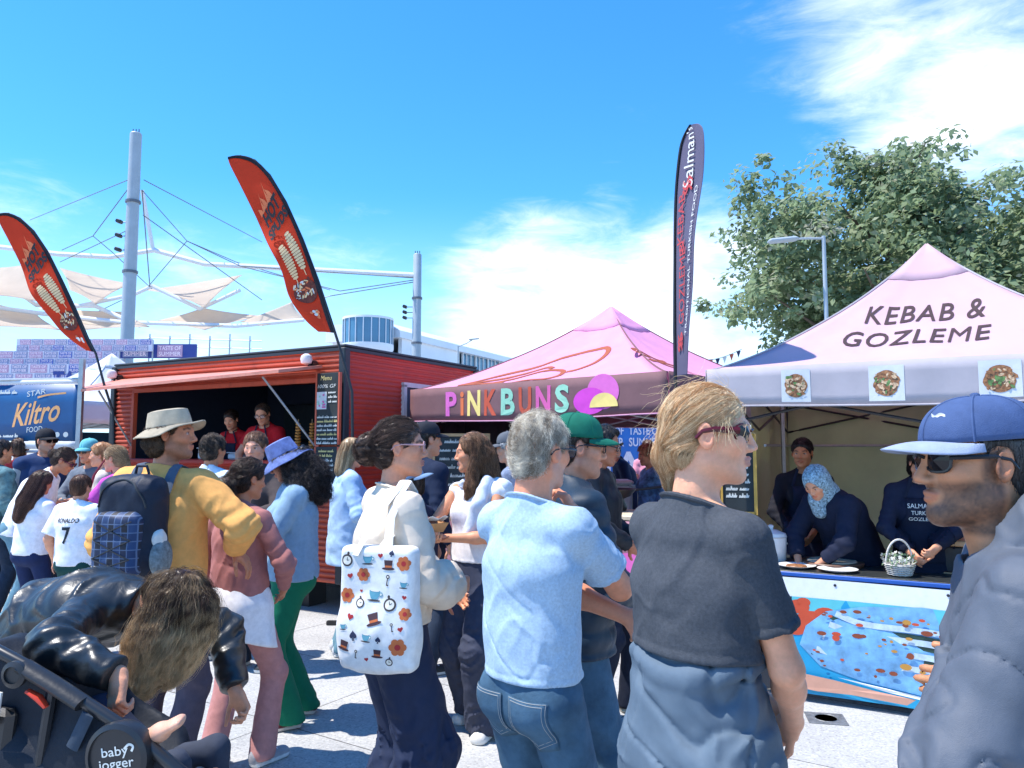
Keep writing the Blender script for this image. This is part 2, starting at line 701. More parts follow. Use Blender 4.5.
def polygonise(f, lo, hi, h, lip=1.0):
    """naive surface nets of f over the box lo..hi at step h; evaluates only near the surface"""
    lo, hi = A3(lo), A3(hi)
    B = 4
    nb = np.ceil((hi - lo) / (h * B)).astype(int) + 1
    n = nb * B + 1
    ci = np.stack(np.meshgrid(*[np.arange(k) for k in nb], indexing='ij'), -1).reshape(-1, 3)
    cen = lo + (ci * B + B / 2).astype(np.float32) * h
    dc = f(cen.astype(np.float32))
    keep = np.abs(dc) < (B * h * 0.87 * lip + h * 2)
    D = np.empty(tuple(n), np.float32)
    big = np.where(dc > 0, 1.0, -1.0).astype(np.float32).reshape(tuple(nb))
    big = np.repeat(np.repeat(np.repeat(big, B, 0), B, 1), B, 2)
    D[:] = 1.0
    D[:-1, :-1, :-1] = big
    kb = ci[keep]
    if len(kb) == 0:
        return np.zeros((0, 3), np.float32), np.zeros((0, 4), np.int32)
    off = np.stack(np.meshgrid(*[np.arange(B + 1)] * 3, indexing='ij'), -1).reshape(-1, 3)
    ids = (kb[:, None, :] * B + off[None]).reshape(-1, 3)
    flat = np.unique((ids[:, 0] * n[1] + ids[:, 1]) * n[2] + ids[:, 2])
    gi = np.stack(np.unravel_index(flat, tuple(n)), -1)
    P = (lo + gi.astype(np.float32) * h).astype(np.float32)
    vals = np.concatenate([f(P[i:i + 200000]) for i in range(0, len(P), 200000)])
    vals[np.abs(vals) < 1e-7] = 1e-7
    D.ravel()[flat] = vals
    # active cells: only inside kept blocks
    off2 = np.stack(np.meshgrid(*[np.arange(B)] * 3, indexing='ij'), -1).reshape(-1, 3)
    cells = (kb[:, None, :] * B + off2[None]).reshape(-1, 3)
    strides = np.array([n[1] * n[2], n[2], 1])
    cf = cells @ strides
    cv = np.stack([D.ravel()[cf + c @ strides] for c in CORN], 1)
    s = cv < 0
    act = s.any(1) & ~s.all(1)
    cells, cv, cf = cells[act], cv[act], cf[act]
    acc = np.zeros((len(cells), 3), np.float32)
    cnt = np.zeros(len(cells), np.float32)
    for a, b in EDGES:
        va, vb = cv[:, a], cv[:, b]
        cr = (va < 0) != (vb < 0)
        t = np.where(cr, va / np.where(cr, va - vb, 1), 0)
        pt = CORN[a] + t[:, None] * (CORN[b] - CORN[a])
        acc += np.where(cr[:, None], pt, 0)
        cnt += cr
    V = lo + (cells + acc / cnt[:, None]) * h
    vid = np.full(int(n.prod()), -1, np.int32)
    vid[cf] = np.arange(len(cells))
    Q = []
    Df = D.ravel()
    for ax in range(3):
        e = strides[ax]
        va, vb = Df[cf], Df[cf + e]
        cr = (va < 0) != (vb < 0)
        base, neg = cf[cr], va[cr] < 0
        o1, o2 = strides[(ax + 1) % 3], strides[(ax + 2) % 3]
        q = np.stack([vid[base], vid[base - o1], vid[base - o1 - o2], vid[base - o2]], 1)
        ok = (q >= 0).all(1)
        q, neg = q[ok], neg[ok]
        q[~neg] = q[~neg][:, ::-1]
        Q.append(q)
    return V.astype(np.float32), np.concatenate(Q).astype(np.int32)


def smooth_verts(V, Q, it=1, lam=0.5):
    """a little Laplacian smoothing that leaves no steps from the grid"""
    for _ in range(it):
        acc = np.zeros_like(V); cnt = np.zeros(len(V), np.float32)
        for k in range(4):
            a, b = Q[:, k], Q[:, (k + 1) % 4]
            np.add.at(acc, a, V[b]); np.add.at(cnt, a, 1)
            np.add.at(acc, b, V[a]); np.add.at(cnt, b, 1)
        V = V + lam * (acc / np.maximum(cnt, 1)[:, None] - V)
    return V


def grad(f, P, e=0.002):
    g = np.stack([f(P + A3(d)) - f(P - A3(d)) for d in ((e, 0, 0), (0, e, 0), (0, 0, e))], 1)
    return g / (np.linalg.norm(g, axis=1, keepdims=True) + 1e-9)


def sdf_obj(name, f, lo, hi, h, material, parent, lip=1.0, sm=1, colfn=None):
    V, Q = polygonise(f, lo, hi, h, lip)
    if sm:
        V = smooth_verts(V, Q, sm)
    me = raw_mesh(name, V, Q, True, colfn(V) if colfn is not None else None)
    return link(name, me, material, parent)


def strand_mesh(paths, r0, r1, cols=None):
    """paths (n, k, 3) -> thin three-sided tubes tapering r0 -> r1"""
    n, k, _ = paths.shape
    t = np.gradient(paths, axis=1)
    t /= np.linalg.norm(t, axis=2, keepdims=True) + 1e-9
    ref = np.array([.31, .53, .79], np.float32)
    x = np.cross(t, ref); x /= np.linalg.norm(x, axis=2, keepdims=True) + 1e-9
    y = np.cross(t, x)
    rad = np.linspace(r0, r1, k)[None, :, None]
    ring = np.stack([paths + (x * cos(a) + y * sin(a)) * rad for a in (0, 2.1, 4.2)], 2)
    V = ring.reshape(-1, 3)
    base = (np.arange(n)[:, None] * k + np.arange(k - 1)[None, :]).reshape(-1) * 3
    q = []
    for j in range(3):
        j2 = (j + 1) % 3
        q.append(np.stack([base + j, base + j2, base + 3 + j2, base + 3 + j], 1))
    C = None
    if cols is not None:
        C = np.repeat(cols, k * 3, 0) if cols.ndim == 2 else np.repeat(cols.reshape(-1, 3), 3, 0)
    return V.astype(np.float32), np.concatenate(q).astype(np.int32), C
# ------------------------------------------------------------------ people


def rotm(ax, deg):
    return np.array(Matrix.Rotation(R(deg), 3, ax), np.float32)


def nrm(v):
    v = A3(v)
    return v / (np.linalg.norm(v) + 1e-9)


def ik(S, T, l1, l2, hint):
    d = T - S
    L0 = float(np.linalg.norm(d))
    L = min(L0, (l1 + l2) * 0.998)
    L = max(L, abs(l1 - l2) + 0.02)
    u = d / L0
    a = (l1 * l1 - l2 * l2 + L * L) / (2 * L)
    h = math.sqrt(max(l1 * l1 - a * a, 1e-6))
    p = A3(hint) - u * float(A3(hint) @ u)
    return S + u * a + nrm(p) * h, S + u * L


def head_sdf(q, fem=False, jaw=1.0, fine=True):
    k = 0.92 if fem else 1.0
    d = ell(q, (0, -.014, .035), (.073, .094, .085))
    d = smin(d, ell(q, (0, .022, -.022), (.060, .064, .080)), .03)
    ch = cone(q, (0, .067, -.091), (0, .05, -.086), .020 * k, .024 * k)
    for s in (-1, 1):
        ch = smin(ch, cone(q, (s * .012, .063, -.089), (s * .051 * jaw, -.004, -.058), .020 * k, .020 * k), .014)
        d = smin(d, ell(q, (s * .040, .052, -.014), (.022, .026, .022)), .02)
    d = smin(d, ch, .028)
    d = smin(d, cone(q, (-.034, .069, .026), (0, .079, .023), .011 * k, .012 * k), .016)
    d = smin(d, cone(q, (.034, .069, .026), (0, .079, .023), .011 * k, .012 * k), .016)
    if fine:
        for s in (-1, 1):
            d = smax(d, -ell(q, (s * .031, .097, .008), (.017, .017, .0125)), .011)
            d = smin(d, ell(q, (s * .030, .0685, .0085), (.0135, .0135, .0115)), .002)
            d = smin(d, cone(q, (s * .018, .078, .0185), (s * .042, .070, .0165), .0045, .004), .006)
    nose = cone(q, (0, .082, .017), (0, .1035, -.023), .0075, .0098 * (0.9 if fem else 1.08))
    for s in (-1, 1):
        nose = smin(nose, ell(q, (s * .0115, .092, -.028), (.0085, .011, .0078)), .007)
    d = smin(d, nose, .010)
    lip = np.minimum(cone(q, (-.018, .081, -.0535), (0, .0915, -.050), .0045, .0062), cone(q, (.018, .081, -.0535), (0, .0915, -.050), .0045, .0062))
    low = np.minimum(cone(q, (-.015, .080, -.0595), (0, .0895, -.062), .0045, .0072), cone(q, (.015, .080, -.0595), (0, .0895, -.062), .0045, .0072))
    d = smin(d, np.minimum(lip, low), .006)
    if fine:
        d = smax(d, -np.minimum(cone(q, (-.021, .086, -.0565), (0, .0985, -.0558), .0013, .0018), cone(q, (.021, .086, -.0565), (0, .0985, -.0558), .0013, .0018)), .003)
    for s in (-1, 1):
        Me = rotm('Z', -s * 18) @ rotm('X', 10)
        e = ell(q, (s * .0775, -.010, .002), (.0085, .0195, .032), Me)
        if fine:
            e = smax(e, -ell(q, (s * .0855, -.005, .005), (.006, .0115, .021), Me), .004)
            e = smin(e, ell(q, (s * .0790, .003, -.004), (.005, .006, .009)), .004)
        d = smin(d, e, .006)
    return d


def hand_sdf(P, w, di, back, side, s, curl=0.5, spread=0.08, thumb=0.6, point=None):
    """w wrist, di direction of the fingers, back normal of the back of the hand; side +1 if the thumb lies towards di x back"""
    y = nrm(di)
    z = nrm(A3(back) - y * float(A3(back) @ y))
    x = np.cross(y, z) * side
    M = np.stack([x, y, z], 1)
    q = ((P - w) @ M / s).astype(np.float32)
    d = rbox(q, (0, .050, 0), (.037, .042, .0125), .0115)
    d = smin(d, cone(q, (0, -.01, 0), (0, .03, 0), .023, .024), .02)
    d = smin(d, ell(q, (.024, .035, -.008), (.016, .027, .013)), .012)
    for i, (bx, by, L, r) in enumerate(((.0275, .088, .070, .0088), (.0095, .093, .078, .009), (-.0085, .090, .072, .0087), (-.0255, .082, .056, .0078))):
        c = curl if not isinstance(curl, (tuple, list)) else curl[i]
        p = A3((bx, by, 0))
        ang = 0.0
        fan = (1.5 - i) * spread
        for fr, bend, rr in ((.46, .85, 1.0), (.31, 1.0, .93), (.23, .7, .85)):
            ang += bend * c * 1.25
            e = p + A3((sin(fan) * cos(ang), cos(fan) * cos(ang), -sin(ang))) * L * fr
            d = smin(d, cone(q, p, e, r * rr, r * rr * .93), .0045)
            p = e
    p = A3((.026, .022, -.006))
    for L, a, b, r in ((.042, .75 + .2 * thumb, .35 * thumb, .0115), (.034, .45, .75 * thumb, .0098), (.026, .25, 1.0 * thumb, .0088)):
        e = p + A3((sin(a) * cos(b), cos(a) * cos(b), -sin(b))) * L
        d = smin(d, cone(q, p, e, r, r * .92), .006)
        p = e
    return d * s


def hair_sdf(h):
    """h: dict(style, e, extra, cut, nape); returns f(q) in head space"""
    e = h.get('e', .012)
    extra = h.get('extra', ())
    slope, off = h.get('line', (.68, .02))
    nape = h.get('nape', -.075)
    gro = h.get('groove', .0026)
    k = h.get('k', .025)
    lump = h.get('lump', 0)

    def f(q):
        d = ell(q, (0, -.015, .036), (.074 + e, .095 + e, .086 + e))
        d = smin(d, ell(q, (0, -.052, -.028), (.058 + e * .7, .048 + e * .7, .06)), .025)
        g = (q[:, 1] - off - slope * (q[:, 2] + .01)) * (1 / math.sqrt(1 + slope * slope))
        side = np.abs(q[:, 0]) - .06
        g = np.where(q[:, 2] < .0, np.maximum(g, q[:, 1] + .018 - np.maximum(q[:, 2] + .03, 0) * .9), g)
        if h.get('ears', True):
            for sg in (-1, 1):
                g = np.maximum(g, -ell(q, (sg * .085, -.006, -.004), (.034, .027, .038)) * .8)
        d = smax(d, g, .010)
        d = smax(d, nape - q[:, 2], .01)
        for a, b, ra, rb in extra:
            d = smin(d, cone(q, a, b, ra, rb), k)
        if h.get('hatz') is not None:
            d = np.maximum(d, np.minimum(q[:, 2] - h['hatz'], ell(q, (0, -.015, .036), (.072, .093, .084)) + .002))
        if gro:
            d = d + vnoise(q * A3(h.get('gscale', (95, 95, 22)))) * gro
        if lump:
            d = d + vnoise(q * A3((34, 34, 34))) * lump + vnoise(q * A3((75, 75, 75)) + 3) * lump * .6
        return d
    return f


def make_hair(name, h, Hm, hc, s, parent, res, near):
    f = hair_sdf(h)
    lo, hi = A3((-.13, -.16, -.14)), A3((.13, .13, .165))
    for a, b, ra, rb in h.get('extra', ()):
        m = max(ra, rb) + .02
        lo = np.minimum(lo, np.minimum(A3(a), A3(b)) - m); hi = np.maximum(hi, np.maximum(A3(a), A3(b)) + m)
    V, Q = polygonise(f, lo, hi, res, 1.25)
    V = smooth_verts(V, Q, 1)
    base, hl = A3(lin(*h['col'])), A3(lin(*h.get('hi', h['col'])))
    grey = h.get('mix', .35)

    def colour(q, r):
        t = np.clip(.5 + .9 * vnoise(q * A3((60, 60, 9)) + 1.7) + r, 0, 1) ** (1.0 / max(.15, grey) ** .5)
        if h.get('ombre'):
            ax, o0, kk = h['ombre']
            t = np.clip(t * .55 + np.clip((q @ A3(ax) - o0) * kk, -.25, .6), 0, 1)
        return base + (hl - base) * t[:, None]
    C = colour(V, 0) * .8
    n = h.get('n', 0)
    Vs, Qs, Cs = [V], [Q], [C]
    if n and len(V):
        rg = np.random.default_rng(h.get('seed', 3))
        idx = rg.integers(0, len(V), n)
        p = V[idx] + rg.normal(0, .004, (n, 3)).astype(np.float32)
        off = np.abs(rg.normal(0, h.get('fly', .0022), n)).astype(np.float32) + h.get('lift', .0004)
        steps, sl = h.get('steps', 10), h.get('step', .011)
        paths = [p]
        rough = h.get('rough', .25)
        wave, ph = h.get('wave', 0), rg.uniform(0, 6.28, n)
        jit = rg.normal(0, 1, (n, 3)).astype(np.float32) * rough * .6
        flow = h['flow']
        for st in range(steps):
            dr = flow(p)
            dr = dr / (np.linalg.norm(dr, axis=1, keepdims=True) + 1e-9)
            dr = dr + jit * .5 + rg.normal(0, 1, (n, 3)).astype(np.float32) * rough * .35
            if wave:
                dr = dr + wave * np.stack([np.sin(ph + st * .9), np.cos(ph * 1.7 + st * .8), 0 * ph], 1).astype(np.float32)
            if not h.get('free'):
                g = grad(f, p, .003)
                dr = dr - g * (dr * g).sum(1, keepdims=True)
            dr = dr / (np.linalg.norm(dr, axis=1, keepdims=True) + 1e-9)
            p = (p + dr * sl).astype(np.float32)
            if not h.get('free'):
                dd = f(p) - off * (1 + .06 * st)
                p = (p - grad(f, p, .003) * np.clip(dd, -.012, .012)[:, None]).astype(np.float32)
            paths.append(p)
        paths = np.stack(paths, 1)
        if h.get('hatz') is not None:
            paths = paths[paths[:, :, 2].max(1) < h['hatz'] + .004]
            n = len(paths)
        cs = colour(paths[:, min(3, paths.shape[1] - 1)], rg.normal(0, h.get('cvar', .28), n).astype(np.float32))
        if h.get('ombre'):
            rnd = rg.normal(0, h.get('cvar', .28), n).astype(np.float32)
            cs = np.stack([colour(paths[:, k], rnd) for k in range(paths.shape[1])], 1)
        hv, hq, hcx = strand_mesh(paths, h.get('r', .0007), h.get('r', .0007) * .5, cs)
        Qs.append(hq + len(V)); Vs.append(hv); Cs.append(hcx)
    V = np.concatenate(Vs) * s @ Hm.T + hc
    me = raw_mesh(name, V, np.concatenate(Qs), True, np.concatenate(Cs))
    m = mat('hair_matt' if h.get('matt') else 'hair_strands', None, .5 if h.get('matt') else .38, attr=True, var=.10, vscale=60, spec=.35)
    return link(name, me, m, parent)


def crown_flow(whorl=(0, -.03, .115), down=.55, fwd=0.0):
    w = A3(whorl)

    def fl(q):
        v = (q - w)
        v = v / (np.linalg.norm(v, axis=1, keepdims=True) + 1e-6)
        return v + A3((0, fwd, -down))
    return fl


def tie_flow(tie, tail=None):
    tie = A3(tie)

    def fl(q):
        v = tie - q
        l = np.linalg.norm(v, axis=1, keepdims=True)
        v = v / (l + 1e-6)
        if tail is not None:
            t = A3(tail)
            k = np.clip((q - tie) @ nrm(t) / .03 + .5, 0, 1)[:, None]
            k = np.maximum(k, (l < .03))
            v = v * (1 - k) + nrm(t) * k
        return v
    return fl


def down_flow(part=0.0):
    def fl(q):
        k = np.clip((q[:, 2] - .04) / .08, 0, 1)[:, None]
        side = np.stack([np.sign(q[:, 0] - part) * 1.0, -.35 + 0 * q[:, 0], -.4 + 0 * q[:, 0]], 1)
        return side * k + A3((0, -.12, -1)) * (1 - k)
    return fl


def swirl_flow(c, ax=(0, 1, 0)):
    c, ax = A3(c), A3(ax)
    return lambda q: np.cross(ax[None], q - c)


# ---- hats and glasses, in head space


def hat_mesh(kind, col, hp, M, hc, s, parent, name=None, extra=None):
    """hp: dict(z=band height, tilt degrees, yaw, size)"""
    z0, tl, yw, sz = hp.get('z', .045), hp.get('tilt', 0), hp.get('yaw', 0), hp.get('size', 1.0)
    Rl = rotm('Z', yw) @ rotm('X', tl)

    def T(p):
        q = Rl @ (A3(p) * sz) + A3((0, -.014, z0))
        return Vector((M @ (q * s) + hc).tolist())
    rx, ry, hh = .083, .104, hp.get('h', .098)
    mb = MB()
    nu, nv = 48, 14

    def crown(u, v):
        a = 2 * pi * u
        t = v * pi / 2
        pw = hp.get('flat', .75)
        r = max(0.0, cos(t)) ** pw
        wr = 1 + .012 * sin(a * 6 + v * 3) * (1 - v)
        zz = hh * sin(t) ** .9
        if kind == 'bucket':
            r = (1 - .16 * min(v / .72, 1)) if v < .72 else (.84 * (1 - (v - .72) / .28) ** .55)
            zz = hh * min(v / .72, 1) ** .95 * .93 + (hh * .07 * min(1, (v - .72) / .12) if v > .72 else 0)
            wr = 1 + .02 * sin(a * 3 + 1) + .012 * sin(a * 7 + v * 5)
        return T((rx * r * sin(a) * wr, ry * r * cos(a) * wr, zz))
    mb.grid(crown, nu, nv)
    if kind == 'cap':
        vl, vw = hp.get('visor', .078), 68

        def visor(u, v):
            a = R(-vw + 2 * vw * u)
            e = cos((u - .5) * pi) ** .55
            r0x, r0y = rx * 1.0, ry * 1.0
            x = r0x * sin(a) * (1 + .03 * v)
            y = r0y * cos(a) + vl * v * e
            zz = .004 - .022 * v * v * e * hp.get('dip', 1) - .030 * (x / rx) ** 2 * (.35 + v * .65) + .004 * v
            return T((x, y, zz))
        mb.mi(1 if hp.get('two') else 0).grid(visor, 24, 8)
        mb.mi(0)
        mb.lathe([(.008, 0), (.007, .004), (.003, .006)], T((0, 0, hh)), 8)
        if hp.get('seams'):
            for a in (0, 60, 120, 180, 240, 300):
                mb.tube([crown(a / 360., v * .96 / 12) + (crown(a / 360., v * .96 / 12) - T((0, 0, .02))).normalized() * .0008 for v in range(13)], .0013, 5)
    else:
        bw, dr = hp.get('brim', .06), hp.get('drop', .035)

        def brim(u, v):
            a = 2 * pi * u
            wv = hp.get('wavy', .006) * sin(a * 2 + hp.get('ph', .6)) + hp.get('wavy', .006) * .5 * sin(a * 5 + 2)
            up = hp.get('frontup', 0) * max(0, cos(a)) * v
            return T(((rx + bw * v) * sin(a), (ry + bw * v) * cos(a), -dr * v ** 1.15 + wv * v + up))
        mb.grid(brim, nu, 7)
        for k in range(1, 7):
            mb.tube([brim(i / 48., k / 7.) + Vector((0, 0, .0012)) for i in range(49)], .0007, 4, cap=False)
        mb.tube([brim(i / 48., 1.0) for i in range(49)], .0022, 6, cap=False)
    o = mb.build(name or ('cap' if kind == 'cap' else 'hat'), col, parent, True, .0025 * s, 50)
    return o, T


def glasses_mesh(fr, lens, M, hc, s, parent, wrap=0.0, lh=.019, lw=.027, z=.010, thick=.0022, arm=.004):
    T = lambda p: Vector((M @ (A3(p) * s) + hc).tolist())
    mb = MB()
    ln = MB()
    for sd in (-1, 1):
        c = A3((sd * .033, .094 - wrap * .006, z))
        ring, inner = [], []
        for i in range(17):
            a = 2 * pi * i / 16
            x, zz = math.copysign(abs(cos(a)) ** .7, cos(a)) * lw, math.copysign(abs(sin(a)) ** .7, sin(a)) * lh
            y = -wrap * ((abs(c[0] + x * 1.0)) / .06) ** 2 * .03
            ring.append(T((c[0] + x, c[1] + y, c[2] + zz)))
        mb.tube(ring, thick, 6, cap=False)
        ln.add([T((c[0], c[1] + .002, c[2]))] + ring[:-1], [(0, 1 + i, 1 + (i + 1) % 16) for i in range(16)])
        hx, hy = sd * (.033 + lw), .094 - wrap * .03
        pts = [T((hx, hy, z + .006)), T((sd * .072, hy - .03, z + .007)), T((sd * .079, .01, z + .008)), T((sd * .081, -.018, z + .002)), T((sd * .079, -.032, z - .014))]
        mb.tube(pts, [arm * s, arm * s, arm * .8 * s, arm * .6 * s, arm * .5 * s], 6)
    mb.tube([T((-.008, .0955, z + .005)), T((0, .099, z + .008)), T((.008, .0955, z + .005))], thick * 1.1, 6)
    g = mb.build('glasses', fr, parent, True)
    ln.build('lens', lens, g, False, .0012)
    return g


SKIN = dict(light=(206, 152, 125), fair=(216, 163, 136), tan=(188, 132, 100), brown=(140, 92, 66), olive=(176, 124, 94))


def person(label, X, Y, hd, H=1.70, fem=False, girth=1.0, lean=0, side=0, twist=0, head=(0, 0, 0), arms=None, feet=None, skin='light', hair=None, top=None,
           bottom=None, shoes=None, hat=None, glasses=None, res=.008, hres=None, group=None, pel=(0, 0, 0), sw=None, over=None, z0=0.0, brow=None, beard=None,
           legs=True, neckw=1.0, folds=True, stubble=None, hunch=0.0, z_only=None, name='person', cat='person', lipc=None):
    """One figure, facing heading hd (degrees, 0 = away from the camera, -90 = to the right). Returns (root, joints)."""
    s = H / 1.75
    hres = hres or res
    root = empty(name, (X, Y, z0), R(hd), label, cat, group)
    J = {}
    sw = (sw or (.163 if fem else .185)) * s
    P0 = A3((0, 0, .95 * s)) + A3(pel) * s
    z = A3((0, 0, 1))
    r0 = rotm('X', -lean * .3) @ rotm('Y', side * .3)
    r1 = rotm('X', -lean * .55) @ rotm('Y', side * .6)
    rt = rotm('Z', twist)
    r2 = rotm('X', -lean) @ rotm('Y', side) @ rt
    r3 = rotm('X', -lean - hunch) @ rotm('Y', side) @ rt
    waist = P0 + r1 @ z * .14 * s
    chest = waist + r2 @ z * .20 * s
    neckb = chest + r3 @ z * .185 * s
    right0, fwd0 = r0 @ A3((1, 0, 0)), r0 @ A3((0, 1, 0))
    right1, fwd1 = r2 @ A3((1, 0, 0)), r2 @ A3((0, 1, 0))
    up1, up3 = r2 @ z, r3 @ z
    SH = {}
    for k, sg in (('R', 1), ('L', -1)):
        sh = (arms or {}).get(k, {}).get('shrug', 0)
        SH[k] = neckb - up3 * (.062 - sh) * s + right1 * sg * sw + fwd1 * (arms or {}).get(k, {}).get('fwd', 0) * s
    yaw, pitch, roll = head
    Hm = rotm('Z', yaw) @ rotm('X', -pitch) @ rotm('Y', roll)
    nd = nrm(up3 * .6 + z * .4 + Hm @ A3((0, .12, .25)))
    hc = neckb + nd * .098 * s + Hm @ A3((0, .022, .070)) * s
    EL, WR = {}, {}
    arms = arms or {}
    for k, sg in (('R', 1), ('L', -1)):
        a = arms.get(k, {})
        T = a.get('t')
        T = SH[k] + A3((sg * .07, .06, -.50)) * s if T is None else A3(T) * s
        if a.get('w') is not None:
            q = A3(a['w']) - A3((X, Y, z0))
            T = rotm('Z', -hd) @ q
        if a.get('rel'):
            T = SH[k] + A3(a['rel']) * s
        EL[k], WR[k] = ik(SH[k], T, .292 * s, .25 * s, a.get('hint', (sg * .5, -1, -.3)))
    HIP, KN, AN = {}, {}, {}
    for k, sg in (('R', 1), ('L', -1)):
        HIP[k] = P0 + right0 * sg * .088 * s - r0 @ z * .04 * s
        ft = (feet or {}).get(k, (sg * .095, 0, 0))
        fz = ft[2] if len(ft) > 2 else 0
        A = A3((ft[0] * s, ft[1] * s - .045 * s, (fz + .085) * s))
        KN[k], AN[k] = ik(HIP[k], A, .445 * s, .43 * s, (sg * .15, 1, .1))
    J.update(P0=P0, waist=waist, chest=chest, neckb=neckb, SH=SH, EL=EL, WR=WR, HIP=HIP, KN=KN, AN=AN, hc=hc, Hm=Hm, s=s, right=right1, fwd=fwd1, up=up1, right0=right0, fwd0=fwd0)
    g = girth * s
    hipw, hipd = (.172, .118) if fem else (.165, .115)
    waw, wad = (.128, .095) if fem else (.148, .108)
    chw, chd = (.148, .102) if fem else (.168, .118)
    ar = (.85 if fem else 1.0) * (girth ** .5) * s

    def torso(P, ex=0.0, k=.05):
        d = ecap(P, P0 - r0 @ z * .06 * s, waist, (hipw * g + ex, hipd * g + ex), (waw * g + ex, wad * g + ex), right0, fwd0)
        d = smin(d, ecap(P, waist, chest, (waw * g + ex, wad * g + ex), (chw * g + ex, chd * g + ex), right1, fwd1), k)
        d = smin(d, ecap(P, chest, neckb - up3 * .075 * s, (chw * g + ex, chd * g + ex), (chw * .92 * g + ex, .085 * g + ex), right1, fwd1), k)
        for kk in 'RL':
            d = smin(d, cone(P, SH[kk], neckb - up3 * .045 * s, .052 * ar + ex, .052 * ar + ex), .035)
            d = smin(d, cone(P, SH[kk] + (neckb - SH[kk]) * .42 + up3 * .012 * s, neckb + nd * .022 * s, .030 * ar + ex, .044 * ar + ex * .6), .03)
        if fem:
            for sg in (-1, 1):
                d = smin(d, ell(P, chest + right1 * sg * .068 * s + fwd1 * .075 * s * girth - up1 * .01 * s, np.full(3, .056 * s + ex)), .04)
        if girth > 1.06:
            d = smin(d, ell(P, waist + fwd1 * .05 * s, np.full(3, .115 * g + ex)), .06)
        return d

    J['torso'] = torso

    def arm(P, k, r=(0, 0, 0), k_=.02):
        d = cone(P, SH[k], EL[k], .050 * ar + r[0], .041 * ar + r[1])
        d = smin(d, cone(P, EL[k], EL[k] + (WR[k] - EL[k]) * .35, .041 * ar + r[1], .041 * ar + r[1]), k_)
        return smin(d, cone(P, EL[k] + (WR[k] - EL[k]) * .3, WR[k], .041 * ar + r[1], .027 * ar + r[2]), k_)

    def leg(P, k, ex=0.0):
        d = cone(P, HIP[k], KN[k], .086 * g + ex, .054 * s + ex)
        d = smin(d, cone(P, KN[k], AN[k], .052 * s + ex, .036 * s + ex), .03)
        c = KN[k] + (AN[k] - KN[k]) * .3 + A3((0, -.018, 0)) * s
        return smin(d, cone(P, c, c + (AN[k] - KN[k]) * .22, .046 * s + ex, .036 * s + ex), .03)

    # ---- skin: one mesh; the head and the hands at a finer step than what clothes hide
    sk = A3(lin(*(SKIN[skin] if isinstance(skin, str) else skin))) * A3((1.16, 1.04, .92))
    nk = .053 * s * (.86 if fem else 1.0) * neckw

    def neck(P):
        return cone(P, neckb - up3 * .05 * s - fwd1 * .01 * s, hc + Hm @ A3((0, -.02, -.045)) * s, nk * 1.12, nk)

    def fhead(P):
        q = ((P - hc) @ Hm / s).astype(np.float32)
        return smin(head_sdf(q, fem, .92 if fem else 1.0, hres < .0075) * s, smin(neck(P), cone(P, neckb - up3 * .03 * s + right1 * .06 * s, neckb - up3 * .03 * s - right1 * .06 * s, .045 * s, .045 * s), .03), .022 * s)
    pieces = []
    m = .14 * s
    lo, hi = np.minimum(hc - m, neckb - .1 * s), np.maximum(hc + m, neckb + .1 * s)
    pieces.append(polygonise(fhead, lo, hi, hres))
    for k, sg in (('R', 1), ('L', -1)):
        a = arms.get(k, {})
        fdir = nrm(WR[k] - EL[k])
        di = nrm(A3(a['dir'])) if a.get('dir') is not None else fdir
        bk = a.get('back')
        bk = A3(bk) if bk is not None else A3((sg, .2, .1))

        def farm(P, k=k, di=di, bk=bk, a=a, sg=sg):
            d = arm(P, k)
            if a.get('hand', True):
                d = smin(d, hand_sdf(P, WR[k], di, bk, sg * a.get('flip', 1), s * (.92 if fem else 1.0), a.get('curl', .45), a.get('spread', .06), a.get('thumb', .6)), .012)
            return d
        tip = WR[k] + di * .2 * s
        pts = np.stack([SH[k], EL[k], WR[k], tip])
        pieces.append(polygonise(farm, pts.min(0) - .1 * s, pts.max(0) + .1 * s, min(res, .0065) if a.get('near') is None else a['near']))

    def fbody(P):
        d = torso(P)
        if legs:
            d = smin(smin(d, leg(P, 'R'), .03), leg(P, 'L'), .03)
        return d
    pts = np.stack([P0, waist, chest, neckb, SH['R'], SH['L']] + ([AN['R'], AN['L'], KN['R'], KN['L']] if legs else []))
    pieces.append(polygonise(fbody, pts.min(0) - .22 * s, pts.max(0) + .2 * s, max(res * 1.6, .014)))
    V = np.concatenate([p[0] for p in pieces])
    off = np.cumsum([0] + [len(p[0]) for p in pieces])
    Q = np.concatenate([p[1] + o for p, o in zip(pieces, off)])
    V = smooth_verts(V, Q, 1, .4)
    C = np.tile(sk, (len(V), 1))
    C *= (1 + .06 * vnoise(V * 45) + .05 * vnoise(V * 13))[:, None]
    q = ((V[:off[1]] - hc) @ Hm / s).astype(np.float32)
    ch = C[:off[1]]

    def blend(mask, col):
        ch[:] = ch * (1 - mask[:, None]) + A3(col) * mask[:, None]
    sm_ = lambda d, w: np.clip(.5 - d / w, 0, 1)
    front = (q[:, 1] > .03)
    cheek = np.minimum(np.linalg.norm(q - A3((.042, .065, -.022)), axis=1), np.linalg.norm(q - A3((-.042, .065, -.022)), axis=1))
    blend(sm_(cheek - .02, .03) * .22, sk * A3((1.15, .78, .72)))
    blend(sm_(np.linalg.norm(q - A3((0, .11, -.024)), axis=1) - .012, .014) * .25, sk * A3((1.12, .75, .7)))
    blend(sm_(np.abs(np.abs(q[:, 0]) - .081) - .01, .01) * sm_(np.abs(q[:, 1] + .008) - .03, .01) * .3, sk * A3((1.12, .72, .65)))
